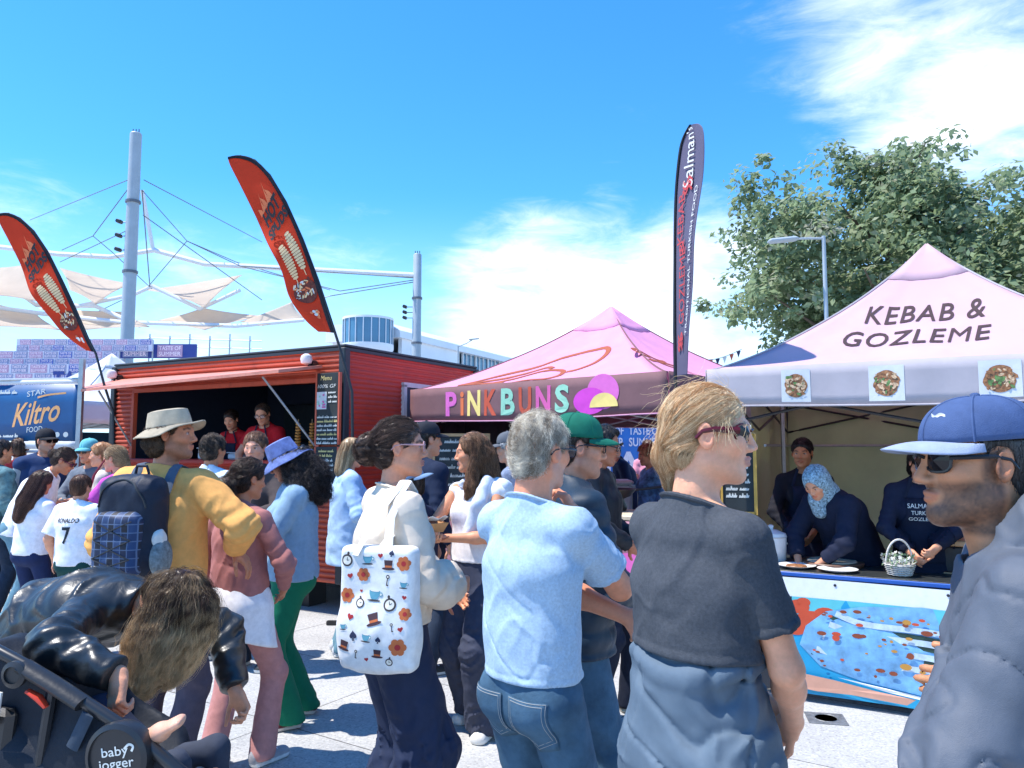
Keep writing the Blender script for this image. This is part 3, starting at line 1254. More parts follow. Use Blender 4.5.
    lips = np.minimum(np.minimum(cone(q, (-.018, .083, -.0535), (0, .0935, -.050), .004, .0052), cone(q, (.018, .083, -.0535), (0, .0935, -.050), .004, .0052)),
                      np.minimum(cone(q, (-.015, .082, -.0595), (0, .0915, -.062), .004, .0062), cone(q, (.015, .082, -.0595), (0, .0915, -.062), .004, .0062)))
    blend(sm_(lips - .001, .004) * (.75 if fem else .5), A3(lipc) if lipc is not None else sk * A3((.85, .42, .42)))
    bc = A3(lin(*(brow or (hair or {}).get('col', (60, 45, 38))))) * .7
    for sg in (-1, 1):
        eb = np.minimum(cone(q, (sg * .016, .083, .0265), (sg * .034, .078, .0315), .0042, .0042), cone(q, (sg * .034, .078, .0315), (sg * .048, .066, .0265), .0040, .003))
        blend(sm_(eb - .002, .004) * .8, bc)
        ec = A3((sg * .030, .0685, .0085))
        er = np.linalg.norm((q - ec) * A3((1, 1, 1.18)), axis=1)
        vis = (np.abs(q[:, 2] - .0085) < .0052) & (np.abs(q[:, 0] - sg * .030) < .0125) & (q[:, 1] > .07)
        blend(vis * sm_(er - .0142, .002) * .85, (.55, .52, .5))
        ir = np.sqrt((q[:, 0] - sg * .0305) ** 2 + (q[:, 2] - .0085) ** 2)
        blend(vis * sm_(ir - .0052, .002), (.035, .022, .016))
        lash = np.abs(q[:, 2] - .0150 + (np.abs(q[:, 0] - sg * .030) / .0135) ** 2 * .006)
        blend(sm_(lash - .0012, .0022) * (np.abs(q[:, 0] - sg * .030) < .0135) * (q[:, 1] > .066) * .75, bc * .5)
    if beard is not None:
        b = beard
        reg = np.maximum.reduce([q[:, 2] + .026 + np.clip(q[:, 1] - .03, 0, .1) * b.get('rise', .25), -(q[:, 1] + .012), -.125 - q[:, 2]])
        reg = np.maximum(reg, .0075 - lips)
        side = np.maximum.reduce([np.abs(q[:, 1] - .010) - .014, q[:, 2] - .03, -.05 - q[:, 2], .05 - np.abs(q[:, 0])])
        mus = np.maximum.reduce([np.abs(q[:, 0]) - .027, np.abs(q[:, 2] + .041) - .0055, .05 - q[:, 1]])
        reg = np.minimum(np.minimum(reg, side), mus)
        nz = .88 + .16 * vnoise(q * 260) + .14 * vnoise(q * 60)
        blend(np.clip(sm_(reg, .012) * b.get('amt', .6) * nz, 0, 1), lin(*b['col']))
    body = link('body', raw_mesh('body', V, Q, True, C), mat('skin', None, .48, attr=True, var=.06, vscale=90, bump=.10, bscale=180, fine=.12, spec=.4, sss=.12), root)

    # ---- clothes
    def top_f(t):
        ex = t.get('ex', .012) * s
        hem_c = P0 - r0 @ z * t.get('hem', .06) * s
        hw = (hipw * g + ex * 1.3 + t.get('flare', 0) * s, hipd * g + ex * 1.3 + t.get('flare', 0) * s)
        sl = t.get('sleeve', 'short')
        sr = t.get('sr', .012) * s
        amp = t.get('fold', .006) * s if folds else 0
        fs = t.get('fscale', (9, 9, 6))
        nc = neckb + nd * (t.get('neck', .035)) * s + fwd1 * 0.0
        ndir = nrm(nd + fwd1 * t.get('ntilt', .55))
        carve = t.get('hollow', True)

        def f(P):
            d = torso(P, ex)
            d = smin(d, ecap(P, chest, hem_c - r0 @ z * .08 * s, (chw * g + ex, chd * g + ex), hw, nrm(right0 + right1), nrm(fwd0 + fwd1)), .05)
            if t.get('nohead', True):
                d = smin(d, cone(P, neckb - up3 * .07 * s, neckb + nd * .06 * s, nk + .040 * s, nk + .012 * s), .035 * s)
            if amp:
                n = fold_noise(P, fs, t.get('seed', 0.0))
                d = d - amp * n
            if 'quilt' in t:
                d = d - t['quilt'] * s * np.abs(np.sin((P @ up1) * pi / (.075 * s)))
            hc_ = (hem_c - P) @ nrm(r0 @ z + fwd0 * t.get('hemtilt', 0))
            d = d + .0020 * np.exp(-((hc_ + .024 * s) / .0045) ** 2)
            d = smax(d, hc_, .006)
            d = smax(d, (P - nc) @ ndir, .005)
            if sl != 'none':
                for kk in 'RL':
                    S, E, W = SH[kk], EL[kk], WR[kk]
                    if sl == 'short':
                        fr = t.get('sfrac', .62)
                        e = S + (E - S) * (fr + .12)
                        dd = cone(P, S, e, .052 * ar + sr, (.047 * ar + sr * 1.55))
                        cut = (P - (S + (E - S) * fr)) @ nrm(E - S)
                        dd = dd + .0022 * np.exp(-((cut + .022 * s) / .0045) ** 2) - .0016 * (cut > -.020 * s)
                        arm_t = (P - S) @ nrm(E - S) - .012 * s
                        dd = dd + .0030 * np.exp(-(arm_t / .0055) ** 2)
                        dd = smax(dd, cut, .004)
                    else:
                        fr = 1.0 if sl == 'long' else float(sl)
                        we = E + (W - E) * (fr * .96)
                        dd = cone(P, S, E, .054 * ar + sr, .047 * ar + sr)
                        dd = smin(dd, cone(P, E, we, .047 * ar + sr * 1.1, .034 * ar + sr * t.get('cuffk', .7)), .025)
                        if t.get('puff'):
                            mid = E + (W - E) * .55 * fr
                            dd = smin(dd, ell(P, mid, np.full(3, .055 * ar + sr + t['puff'] * s)), .05)
                        cut = (P - (E + (W - E) * fr * .94)) @ nrm(W - E)
                        near = np.einsum('ij,ij->i', P - W, P - W) < (.13 * s) ** 2
                        dd = np.where(near, smax(dd, cut, .004), dd)
                    if amp:
                        dd = dd - amp * n * .8
                        if sl not in ('none', 'short'):
                            w = np.exp(-(np.linalg.norm(P - E, axis=1) / (.13 * s)) ** 2) + .5 * np.exp(-(np.linalg.norm(P - W, axis=1) / (.10 * s)) ** 2)
                            dd = dd - w * t.get('cr', .007) * s * np.sin((P - S) @ nrm(W - S) * 100 / s + 3.5 * vnoise(P * 9))
                    if 'quilt' in t:
                        dd = dd - t['quilt'] * s * np.abs(np.sin((P - S) @ nrm(E - S) * pi / (.075 * s)))
                    kf = .005 + t.get('kk', .028) * np.exp(-np.einsum('ij,ij->i', P - S, P - S) / (.11 * s) ** 2)
                    d = smin(d, dd, kf)
            if t.get('nohead', True):
                d = smax(d, -(cone(P, neckb, hc + Hm @ A3((0, -.02, -.045)) * s, nk + .004, nk + t.get('nopen', .006))), .004)
            if carve:
                d = smax(d, -ecap(P, hem_c - r0 @ z * .05 * s, hem_c + r0 @ z * .02 * s, (hw[0] - .012 * s, hw[1] - .012 * s), (hipw * g, hipd * g), right0, fwd0), .004)
                for kk in 'RL':
                    if sl == 'short':
                        E, S = EL[kk], SH[kk]
                        fr = t.get('sfrac', .62)
                        d = smax(d, -cone(P, S + (E - S) * (fr - .10), S + (E - S) * (fr + .3), .045 * ar, .046 * ar + sr * 1.3), .003)
            return d
        return f

    def bounds(t):
        p = [P0 - z * (t.get('hem', .06) + .12) * s, neckb + nd * .12 * s, SH['R'], SH['L']]
        if t.get('sleeve', 'short') != 'none':
            p += [EL['R'], EL['L']]
            if t.get('sleeve', 'short') != 'short':
                p += [WR['R'], WR['L']]
        p = np.stack(p)
        pad = (.26 + t.get('flare', 0)) * s * max(1, girth)
        return p.min(0) - pad, p.max(0) + pad
    for i, t in enumerate([top, over]):
        if not t:
            continue
        f = top_f(t)
        if t.get('mod'):
            f0 = f
            f = lambda P, f0=f0, md=t['mod']: md(P, f0(P), J)
        lo, hi = bounds(t)
        J['top_f'] = f
        sdf_obj(t.get('name', 'shirt'), f, lo, hi, t.get('res', res), t['mat'], root, 1.35, t.get('sm', 1), t.get('colfn') and (lambda V, t=t: t['colfn'](V, J)))

    if bottom:
        b = bottom
        st = b.get('style', 'straight')
        rk, ra_, ex = dict(skinny=(.060, .045, .004), straight=(.070, .075, .010), wide=(.105, .135, .016), loose=(.085, .09, .014), skirt=(0, 0, 0))[st]
        hz = b.get('hemz', .035) * s
        amp = b.get('fold', .006) * s
        fs = b.get('fscale', (10, 10, 5))
        wz = b.get('waist', .10)

        def fb(P):
            d = ecap(P, P0 - r0 @ z * .07 * s, waist, (hipw * g + ex, hipd * g + ex), (waw * g + ex + .01 * s, wad * g + ex + .01 * s), right0, fwd0)
            for kk, sg in (('R', 1), ('L', -1)):
                d = smin(d, ell(P, HIP[kk] - fwd0 * .040 * s - r0 @ z * .01 * s, np.full(3, .078 * g + ex)), .05)
            for kk in 'RL':
                low = AN[kk] - A3((0, 0, .05)) * s
                dd = cone(P, HIP[kk], KN[kk], .092 * g + ex, rk * s)
                dd = smin(dd, cone(P, KN[kk], low, rk * s, ra_ * s), .03)
                n = fold_noise(P, fs, b.get('seed', 2.0) + (0 if kk == 'R' else 9))
                wk = np.exp(-((P[:, 2] - KN[kk][2]) / (.16 * s)) ** 2) + np.exp(-((P[:, 2] - low[2] - .05 * s) / (.12 * s)) ** 2) + .35
                dd = dd - amp * n * wk
                d = smin(d, dd, .022 * s)
            d = smax(d, (P - (P0 + r0 @ z * wz * s)) @ (r0 @ z), .006)
            d = smax(d, hz - P[:, 2], .004)
            return d
        p = np.stack([P0, waist, KN['R'], KN['L'], AN['R'], AN['L']])
        pad = .24 * s * max(1, girth)
        J['bottom_f'] = fb
        bf = fb
        if b.get('mod'):
            bf = lambda P: b['mod'](P, fb(P), J)
        sdf_obj(b.get('name', 'trousers'), bf, p.min(0) - pad, p.max(0) + pad, b.get('res', max(res, .008)), b['mat'], root, 1.3, 1, b.get('colfn') and (lambda V: b['colfn'](V, J)))

    if shoes:
        for kk, sg in (('R', 1), ('L', -1)):
            A = AN[kk]
            td = nrm(rotm('Z', -sg * shoes.get('out', 12) + (feet or {}).get('turn' + kk, 0)) @ A3((0, 1, 0)))
            base = A - z * .085 * s
            rt_ = np.cross(td, z)

            def fsn(P):
                h0, t0 = base - td * .045 * s + z * .045 * s, base + td * .165 * s + z * .028 * s
                d = ecap(P, h0, t0, (.036 * s, .045 * s), (.043 * s, .030 * s), rt_, z)
                d = smin(d, cone(P, base + z * .06 * s - td * .02 * s, base + z * .10 * s, .040 * s, .041 * s), .03)
                d = smin(d, ecap(P, base + td * .07 * s + z * .02 * s, base + td * .16 * s + z * .02 * s, (.046 * s, .034 * s), (.042 * s, .028 * s), rt_, z), .02)
                sole = ecap(P, base - td * .045 * s + z * .013 * s, base + td * .155 * s + z * .013 * s, (.044 * s, .018 * s), (.048 * s, .018 * s), rt_, z)
                d = np.minimum(d, sole)
                d = smax(d, base[2] - P[:, 2] + .001, .002)
                return smax(d, P[:, 2] - (base[2] + .105 * s), .004)
            uc, so = A3(lin(*shoes['col'])), A3(lin(*shoes.get('sole', (225, 222, 215))))

            def sc(V):
                zz = V[:, 2] - base[2]
                c = np.where((zz < .026 * s)[:, None], so, uc)
                al = (V - base) @ td / s
                la = (V - base) @ rt_ / s
                lace = (al > .03) & (al < .12) & (np.abs(la) < .022) & (np.sin(al * 260) > .2) & (zz > .04 * s)
                return np.where(lace[:, None], A3(lin(*shoes.get('lace', (230, 230, 230)))), c)
            pp = np.stack([base - td * .11 * s, base + td * .23 * s])
            sdf_obj('shoe', fsn, pp.min(0) - .06 * s, pp.max(0) + A3((.06, .06, .13)) * s, shoes.get('res', .006), mat('shoe_canvas', None, .7, attr=True, var=.1, bump=.2, bscale=90), root, 1.2, 1, sc)
    if hair:
        if hat:
            hair = dict(hair, hatz=hat.get('z', .045) + .004 - abs(hat.get('tilt', 0)) * .0006)
        make_hair('hair', hair, Hm, hc, s, root, hair.get('res', hres), hres < .006)
    if hat:
        o, T = hat_mesh(hat['kind'], hat['mat'], hat, Hm, hc, s, root, hat.get('name'))
        J['hatT'] = T
        J['hat'] = o
    if glasses:
        glasses_mesh(glasses['fr'], glasses['lens'], Hm, hc, s, root, **{k: v for k, v in glasses.items() if k not in ('fr', 'lens')})
    J['root'] = root
    return root, J


def to_world(J, p):
    """person-space point (metres) to the world"""
    rt = J['root']
    return Matrix.Translation(rt.location) @ Matrix.Rotation(rt.rotation_euler[2], 4, 'Z') @ Vector([float(x) for x in p])
# ------------------------------------------------------------------ ground


def ground_mat():
    m = bpy.data.materials.new('concrete_paving')
    m.use_nodes = True
    nt = m.node_tree
    L = nt.links.new
    b = nt.nodes['Principled BSDF']
    b.inputs['Roughness'].default_value = .88
    b.inputs['Specular IOR Level'].default_value = .25
    tc = nt.nodes.new('ShaderNodeTexCoord')
    mp = nt.nodes.new('ShaderNodeMapping')
    mp.inputs['Rotation'].default_value = (0, 0, R(33))
    mp.inputs['Location'].default_value = (.35, .2, 0)
    L(tc.outputs['Object'], mp.inputs['Vector'])
    br = N(nt, 'ShaderNodeTexBrick', i_Scale=1.0, offset=0.0)
    br.inputs['Mortar Size'].default_value = .0055
    br.inputs['Mortar Smooth'].default_value = .25
    br.inputs['Brick Width'].default_value = 1.65
    br.inputs['Row Height'].default_value = 1.1
    br.inputs['Color1'].default_value = (.47, .465, .45, 1)
    br.inputs['Color2'].default_value = (.42, .42, .41, 1)
    br.inputs['Mortar'].default_value = (.16, .155, .15, 1)
    L(mp.outputs[0], br.inputs['Vector'])
    sp = N(nt, 'ShaderNodeTexVoronoi', i_Scale=95.0)
    L(tc.outputs['Object'], sp.inputs['Vector'])
    gr = N(nt, 'ShaderNodeTexNoise', i_Scale=60.0, i_Detail=5.0, i_Roughness=.8)
    L(tc.outputs['Object'], gr.inputs['Vector'])
    big = N(nt, 'ShaderNodeTexNoise', i_Scale=1.1, i_Detail=7.0, i_Roughness=.6)
    L(tc.outputs['Object'], big.inputs['Vector'])
    sep = nt.nodes.new('ShaderNodeSeparateColor')
    L(sp.outputs['Color'], sep.inputs[0])
    c = mixc(nt, 1.0, br.outputs['Color'], ramp(nt, sep.outputs[0], [(.0, (.72, .72, .72)), (.25, (.95, .95, .95)), (.8, (1.03, 1.03, 1.03)), (1.0, (1.22, 1.22, 1.2))]), 'MULTIPLY')
    c = mixc(nt, 1.0, c, ramp(nt, gr.outputs[0], [(.3, (.84, .84, .84)), (.7, (1.12, 1.12, 1.12))]), 'MULTIPLY')
    c = mixc(nt, 1.0, c, ramp(nt, big.outputs[0], [(.32, (.84, .84, .85)), (.62, (1.05, 1.05, 1.04))]), 'MULTIPLY')
    L(c, b.inputs['Base Color'])
    bp = N(nt, 'ShaderNodeBump', i_Strength=.35, i_Distance=.004)
    L(gr.outputs[0], bp.inputs['Height'])
    L(bp.outputs[0], b.inputs['Normal'])
    return m


gm = MB()
gm.grid(lambda u, v: (-1500 + 3000 * u, -1500 + 3000 * v, 0), 2, 2)
tag(gm.build('ground', ground_mat()), kind='structure')

# ------------------------------------------------------------------ shared materials
steel = mat('galvanised_steel', (.42, .44, .45), .45, .6, var=.1)
pole_grey = paint('pole_grey_paint', (.36, .41, .44), .5, var=.06, vscale=3)
white_paint = paint('white_paint', (.8, .8, .8), .45)
black_metal = paint('black_metal', (.02, .02, .022), .4)
black_pl = paint('black_plastic', (.018, .019, .021), .45, bump=.1)
chalk = paint('chalk_white', (.72, .72, .66), .9)
chalk_y = paint('chalk_yellow', (.75, .62, .25), .9)
board_black = mat('chalkboard_black', (.022, .03, .032), .75, var=.3, vscale=8)
wood = mat('pine_wood', (.42, .27, .13), .6, var=.2, vscale=9, stretch=(1, 1, 8))
cable_m = paint('steel_cable', (.12, .13, .15), .5)

# ------------------------------------------------------------------ pop-up tents


class Gazebo:
    def __init__(s, c0, c1, D, z_bot, z_eave, z_peak, sag=.05):
        s.c0, s.c1 = Vector((c0[0], c0[1], 0)), Vector((c1[0], c1[1], 0))
        s.W = (s.c1 - s.c0).length
        s.D = D
        s.d = (s.c1 - s.c0).normalized()
        s.n = Vector((-s.d.y, s.d.x, 0))          # inward
        s.zb, s.ze, s.zp, s.sag = z_bot, z_eave, z_peak, sag
        s.cor = [s.c0, s.c1, s.c1 + s.n * D, s.c0 + s.n * D]
        s.mid = sum(s.cor, Vector()) / 4

    def g(s, v):
        return .82 * v ** 1.22 + .18 * v ** 3.2

    def roof_pt(s, i, u, v, lift=0.0):
        a, b = s.cor[i], s.cor[(i + 1) % 4]
        e = a.lerp(b, u)
        p = e.lerp(s.mid, v)
        z = s.ze + (s.zp - s.ze) * s.g(v) - s.sag * sin(pi * u) * (1 - v) ** .6 * (.35 + 1.6 * v) - .012 * (1 - v) * (1 - abs(2 * u - 1)) * sin(u * 23) + .007 * sin(u * 31 + v * 3) * sin(pi * min(1, v * 1.1)) * v + .006 * sin(u * 13 + v * 17)* (1 - v) * v
        return Vector((p.x, p.y, z + lift))

    def panel_text(s, mb, txt, cx, cy, h, w=None, i=0, **kw):
        a, b = s.cor[i], s.cor[(i + 1) % 4]
        ed = (b - a).normalized()
        W = (b - a).length
        mid = (a + b) / 2
        run = (s.mid - mid).length
        L = math.hypot(run, s.zp - s.ze)

        def fn(x, y):
            v = (cy + y) / L
            u = .5 + (cx + x) / (W * max(.05, 1 - v))
            return s.roof_pt(i, u, v, .010)
        put_text(mb, txt, fn, h=h, w=w, sub=.16, **kw)

    def panel_fn(s, i=0):
        a, b = s.cor[i], s.cor[(i + 1) % 4]
        W = (b - a).length
        run = (s.mid - (a + b) / 2).length
        L = math.hypot(run, s.zp - s.ze)
        return lambda x, y: s.roof_pt(i, .5 + x / (W * max(.05, 1 - y / L)), y / L, .008)

    def val_pt(s, i, x, z, off=0.0):
        a, b = s.cor[i], s.cor[(i + 1) % 4]
        W = (b - a).length
        ed = (b - a).normalized()
        out = Vector((ed.y, -ed.x, 0))
        t = (s.ze - z) / (s.ze - s.zb)
        p = a + ed * x + out * (.012 + off + .010 * t * sin(x * 7.3 + i) + .006 * t * sin(x * 17))
        return Vector((p.x, p.y, z - .018 * t * sin(pi * x / W) ** 2 * 1.2))

    def build(s, label, group, roof_m, val_m, edge_m, leg_m, skip=()):
        root = empty('market_tent', s.mid, 0, label, 'tent', group)
        inv = Vector(s.mid)
        rf = MB()
        for i in range(4):
            o = len(rf.v)
            rf.grid(lambda u, v: s.roof_pt(i, u, v * .985) - inv, 22, 14)
        r = rf.build('roof', roof_m, root, True, .004, 40)
        sm = MB()
        for i in range(4):
            sm.tube([s.roof_pt(i, 0, v, .004) - inv for v in [k * .98 / 24 for k in range(25)]], .008, 6)
        sm.build('ridge_seam', val_m if edge_m else roof_m, r, True)
        cap = MB()
        for i in range(4):
            cap.grid(lambda u, v: s.roof_pt(i, u, .80 + v * .195, .008 + .012 * v) - inv, 6, 4)
        cap.build('peak_cap', roof_m, r, True, .003, 40)
        for i in range(4):
            W = (s.cor[(i + 1) % 4] - s.cor[i]).length
            v = MB()
            v.grid(lambda u, t: s.val_pt(i, u * W, s.ze + .012 - t * (s.ze + .012 - s.zb)) - inv, 40, 4)
            va = v.build('valance', val_m, root, True, .003)
            if edge_m:
                e = MB()
                e.tube([s.val_pt(i, W * k / 30, s.zb, .003) - inv for k in range(31)], .007, 6)
                e.build('binding', edge_m, va, True)
        for k, c in enumerate(s.cor):
            q = c + (s.mid - c).normalized() * .06 - inv
            m = MB()
            m.box((q.x, q.y, s.ze / 2 - .02), (.034, .034, s.ze - .06), bev=.004).box((q.x, q.y, .006), (.11, .11, .012))
            m.build('leg', leg_m, root)
        fr = MB()
        zz = s.ze - .1
        for i in range(4):
            a, b = s.cor[i] + (s.mid - s.cor[i]).normalized() * .08 - inv, s.cor[(i + 1) % 4] + (s.mid - s.cor[(i + 1) % 4]).normalized() * .08 - inv
            for k in range(2):
                p, q = a.lerp(b, k / 2), a.lerp(b, (k + 1) / 2)
                fr.tube([(p.x, p.y, zz), (q.x, q.y, zz - .28)], .011, 6)
                fr.tube([(p.x, p.y, zz - .28), (q.x, q.y, zz)], .011, 6)
            c = s.cor[i] - inv
            fr.tube([(c.x * .95, c.y * .95, zz), (0, 0, s.zp - .25)], .012, 6)
        fr.tube([(0, 0, s.zp - .5), (0, 0, s.zp - .03)], .016, 6)
        fr.build('frame', leg_m, root)
        return root, inv


# --- pink tent
pink_roof = mat('pink_canvas', lin(238, 168, 204), .8, var=.05, vscale=5, fine=.25, bump=.2, bscale=5, trans=.22, spec=.2, dirt=(lin(190, 130, 160), 2.2, .25))
mauve = mat('mauve_canvas', lin(134, 100, 102), .8, var=.07, vscale=6, fine=.25, bump=.3, bscale=5, trans=.12, spec=.2)
plum_bind = cloth('plum_binding', lin(205, 150, 175))
PT = Gazebo((-1.05, 7.90), (1.22, 5.94), 3.0, 1.87, 2.19, 3.10, .05)
pt_root, pt_o = PT.build('pink canopy tent with mauve valance and rainbow coloured lettering', 'pop-up food tents', pink_roof, mauve, plum_bind, steel)
roof_part = [c for c in pt_root.children if c.name.startswith('roof')][0]
val_part = [c for c in pt_root.children if c.name.startswith('valance')][0]
# the wing-like outline on the roof (two panels)
brown_ink = paint('brown_print', lin(160, 78, 48), .8)
fn = PT.panel_fn(0)
bun = MB()


def ribbon(mb, fn, pts, w, n=4):
    """a painted stroke of width w through pts, Catmull-Rom smoothed"""
    P = [Vector((*p, 0)) for p in pts]
    out = []
    for i in range(len(P) - 1):
        p0, p1, p2, p3 = P[max(i - 1, 0)], P[i], P[i + 1], P[min(i + 2, len(P) - 1)]
        for k in range(n):
            t = k / n
            out.append(.5 * ((2 * p1) + (p2 - p0) * t + (2 * p0 - 5 * p1 + 4 * p2 - p3) * t * t + (3 * p1 - p0 - 3 * p2 + p3) * t ** 3))
    out.append(P[-1])
    vs, fs = [], []
    for i, p in enumerate(out):
        d = (out[min(i + 1, len(out) - 1)] - out[max(i - 1, 0)])
        d = d.normalized() if d.length else Vector((1, 0, 0))
        q = Vector((-d.y, d.x, 0)) * (w if not isinstance(w, (list, tuple)) else w[0] + (w[1] - w[0]) * i / len(out)) / 2
        vs += [fn(p.x - q.x, p.y - q.y), fn(p.x + q.x, p.y + q.y)]
    for i in range(len(out) - 1):
        fs.append((2 * i, 2 * i + 1, 2 * i + 3, 2 * i + 2))
    mb.add(vs, fs)


wing1 = [(-.95, .16), (-.62, .42), (-.25, .72), (.08, .95), (.36, .98), (.46, .84), (.44, .62), (.34, .50), (.22, .46)]
wing2 = [(-.95, .16), (-.55, .32), (-.30, .52), (-.12, .62), (-.02, .58)]
wing3 = [(-.62, .14), (-.38, .32), (-.12, .50), (.12, .52), (.20, .40), (.14, .26), (.02, .20), (-.30, .16), (-.62, .14)]
for wg in (wing1, wing2, wing3, [(-.95, .16), (-.75, .17), (-.40, .24)]):
    ribbon(bun, lambda x, y: fn(x, y) - pt_o, wg, .055)
fn1 = PT.panel_fn(1)
for wg in ([(-.85, .62), (-.98, .72), (-.86, .78), (-.72, .62), (-.62, .60)], [(-1.0, .52), (-.82, .56), (-.62, .50), (-.3, .2), (-.1, .08)], [(-.82, .56), (-.75, .42), (-.45, .18)]):
    ribbon(bun, lambda x, y: fn1(x, y) - pt_o, wg, .055)
bun.build('roof_print', brown_ink, roof_part)
# valance lettering, one colour after another
cols = [('print_pink', (226, 112, 190)), ('print_orange', (226, 120, 74)), ('print_yellow', (240, 214, 128)), ('print_rust', (196, 84, 58)), ('print_mint', (150, 206, 178)), ('print_rose', (214, 96, 160)), ('print_magenta', (214, 70, 190))]
pm = [paint(n, lin(*c), .7) for n, c in cols]
letters = MB()
x = .53
for ch, w, m in (('P', .15, 0), ('i', .05, 1), ('N', .17, 2), ('K', .16, 3), ('B', .16, 4), ('U', .15, 3), ('N', .17, 5), ('S', .15, 4)):
    letters.mi(m)
    xx = x + w / 2
    put_text(letters, ch, lambda a, b: PT.val_pt(0, xx + a, 2.035 + b, .006) - pt_o, h=.235 if ch != 'i' else .225, w=w, bold=.045)
    x += w + .052
letters.build('lettering', pm, val_part)


def ell_pts(cx, cy, rx, ry, n=28, a0=0, a1=2 * pi):
    return [(cx + rx * cos(a0 + (a1 - a0) * k / n), cy + ry * sin(a0 + (a1 - a0) * k / n)) for k in range(n + 1)]


def fan(mb, pts, fn):
    c = (sum(p[0] for p in pts) / len(pts), sum(p[1] for p in pts) / len(pts))
    mb.add([fn(*c)] + [fn(*p) for p in pts], [(0, i + 1, i + 2) for i in range(len(pts) - 1)] + [(0, len(pts), 1)])


logo = MB()
for k, (cx, cy, rx, ry, m, a1) in enumerate(((2.40, 2.07, .16, .145, 0, 2 * pi), (2.27, 2.0, .17, .11, 6, 2 * pi), (2.41, 1.945, .14, .115, 2, pi))):
    logo.mi(m)
    pts = ell_pts(cx, cy, rx, ry, a1=a1)
    fan(logo, pts, lambda a, b: PT.val_pt(0, a, b, .006 + .003 * k) - pt_o)
logo.build('bun_emblem', pm, val_part)

# --- kebab tent
blush = mat('blush_canvas', lin(232, 200, 211), .8, var=.05, vscale=4, fine=.25, bump=.5, bscale=5, trans=.38, spec=.2, dirt=(lin(176, 160, 160), 2.0, .28))
blush_v = mat('grey_white_canvas', lin(192, 185, 190), .8, var=.06, vscale=5, fine=.25, bump=.3, bscale=5, trans=.2, spec=.2)
KT = Gazebo((1.36, 5.27), (3.70, 3.92), 2.7, 1.885, 2.13, 3.16, .05)
kt_root, kt_o = KT.build('pale blush tent with dark roof lettering over an olive lined stall', 'pop-up food tents', blush, blush_v, blush_v, black_metal)
k_roof = [c for c in kt_root.children if c.name.startswith('roof')][0]
k_val = [c for c in kt_root.children if c.name.startswith('valance')][0]
ink = paint('dark_brown_print', lin(62, 42, 44), .8)
kt = MB()
tmp = MB()
KT.panel_text(tmp, 'KEBAB &', -.03, .93, .235, w=.74, bold=.014, shear=.22, spacing=1.12)
KT.panel_text(tmp, 'GOZLEME', -.08, .575, .235, w=.88, bold=.014, shear=.22, spacing=1.12)
kt.add([Vector(v) - kt_o for v in tmp.v], tmp.f)
kt.build('lettering', ink, k_roof)
# three food pictures on the valance
pic_w = paint('picture_paper', (.62, .64, .66), .5)
food = mat('picture_food', (.30, .13, .05), .5, var=.6, vscale=60)
food2 = mat('picture_garnish', (.62, .42, .25), .5, var=.5, vscale=80)
leafp = mat('picture_leaf', (.12, .22, .06), .5, var=.4, vscale=60)
for k, (xx, w) in enumerate(((.585, .18), (1.12, .20), (1.715, .215))):
    p = MB()
    f0 = lambda a, b, o: KT.val_pt(0, xx + a, 2.01 + b, o) - kt_o
    p.grid(lambda u, v: f0((u - .5) * w, (v - .5) * .205, .004), 4, 4)
    r = random.Random(k)
    p.mi(1)
    fan(p, [(px_ * r.uniform(.86, 1.1), py_) for px_, py_ in ell_pts(0, 0, w * .38, .075)], lambda a, b: f0(a, b, .006))
    for q in range(46):
        p.mi(r.choice((1, 2, 2, 3)))
        a, b = r.uniform(-.3, .3) * w, r.uniform(-.055, .055)
        s_ = r.uniform(.006, .02)
        an = r.uniform(0, 3)
        fan(p, [(a + cx * cos(an) - cy * sin(an), b + cx * sin(an) + cy * cos(an)) for cx, cy in ell_pts(0, 0, s_, s_ * .5, 8)], lambda a, b, q=q: f0(a, b, .007 + .0001 * q))
    p.build('food_picture', [pic_w, food, food2, leafp], k_val)
# walls of the kebab stall
olive = mat('olive_canvas', lin(200, 202, 166), .85, var=.08, vscale=3, fine=.25, bump=.6, bscale=3, trans=.3, spec=.2)
for i, nm in ((2, 'back_wall'), (1, 'side_wall'), (3, 'side_wall')):
    a, b = KT.cor[i], KT.cor[(i + 1) % 4]
    if i == 3:
        b = a.lerp(b, .5)
    W = (b - a).length
    ed = (b - a).normalized()
    inn = (KT.mid - (KT.cor[i] + KT.cor[(i + 1) % 4]) / 2).normalized()
    wl = MB()

    def wf(u, t):
        z = .02 + t * (KT.ze - .06)
        x = u * W
        f = .035 * sin(x * 3.1 + .9 * t) * (1 - t * .7) + .02 * sin(x * 7 + 2 * t) + .02 * sin((t * 5 + x) * 2.3) * (1 - abs(2 * u - 1)) + .012 * sin(x * 19 + t * 4) * t
        p = a + ed * x + inn * (.03 + f)
        return Vector((p.x, p.y, z)) - kt_o
    wl.grid(wf, 70, 30)
    wl.build(nm, olive, kt_root, True, .003)
    bar = MB()
    for zz in (1.62,):
        p, q = a + inn * .10, b + inn * .10
        bar.tube([(p.x - kt_o.x, p.y - kt_o.y, zz), (q.x - kt_o.x, q.y - kt_o.y, zz)], .013, 6)
    m_ = (a + b) / 2 + inn * .12 - kt_o
    bar.box((m_.x - (.35 * ed.x if i == 2 else 0), m_.y - (.35 * ed.y if i == 2 else 0), 1.05), (.03, .03, 2.0))
    bar.build('wall_bar', steel, kt_root)

# --- the kebab counter and its printed banner
n_k, d_k = KT.n, KT.d
f0 = Vector((KT.c0.x, KT.c0.y, 0)) + n_k * .03 + d_k * .16


def kc(x, y, z):
    """stall space: x along the counter, y inwards from the banner"""
    p = f0 + d_k * x + n_k * y
    return Vector((p.x, p.y, z))


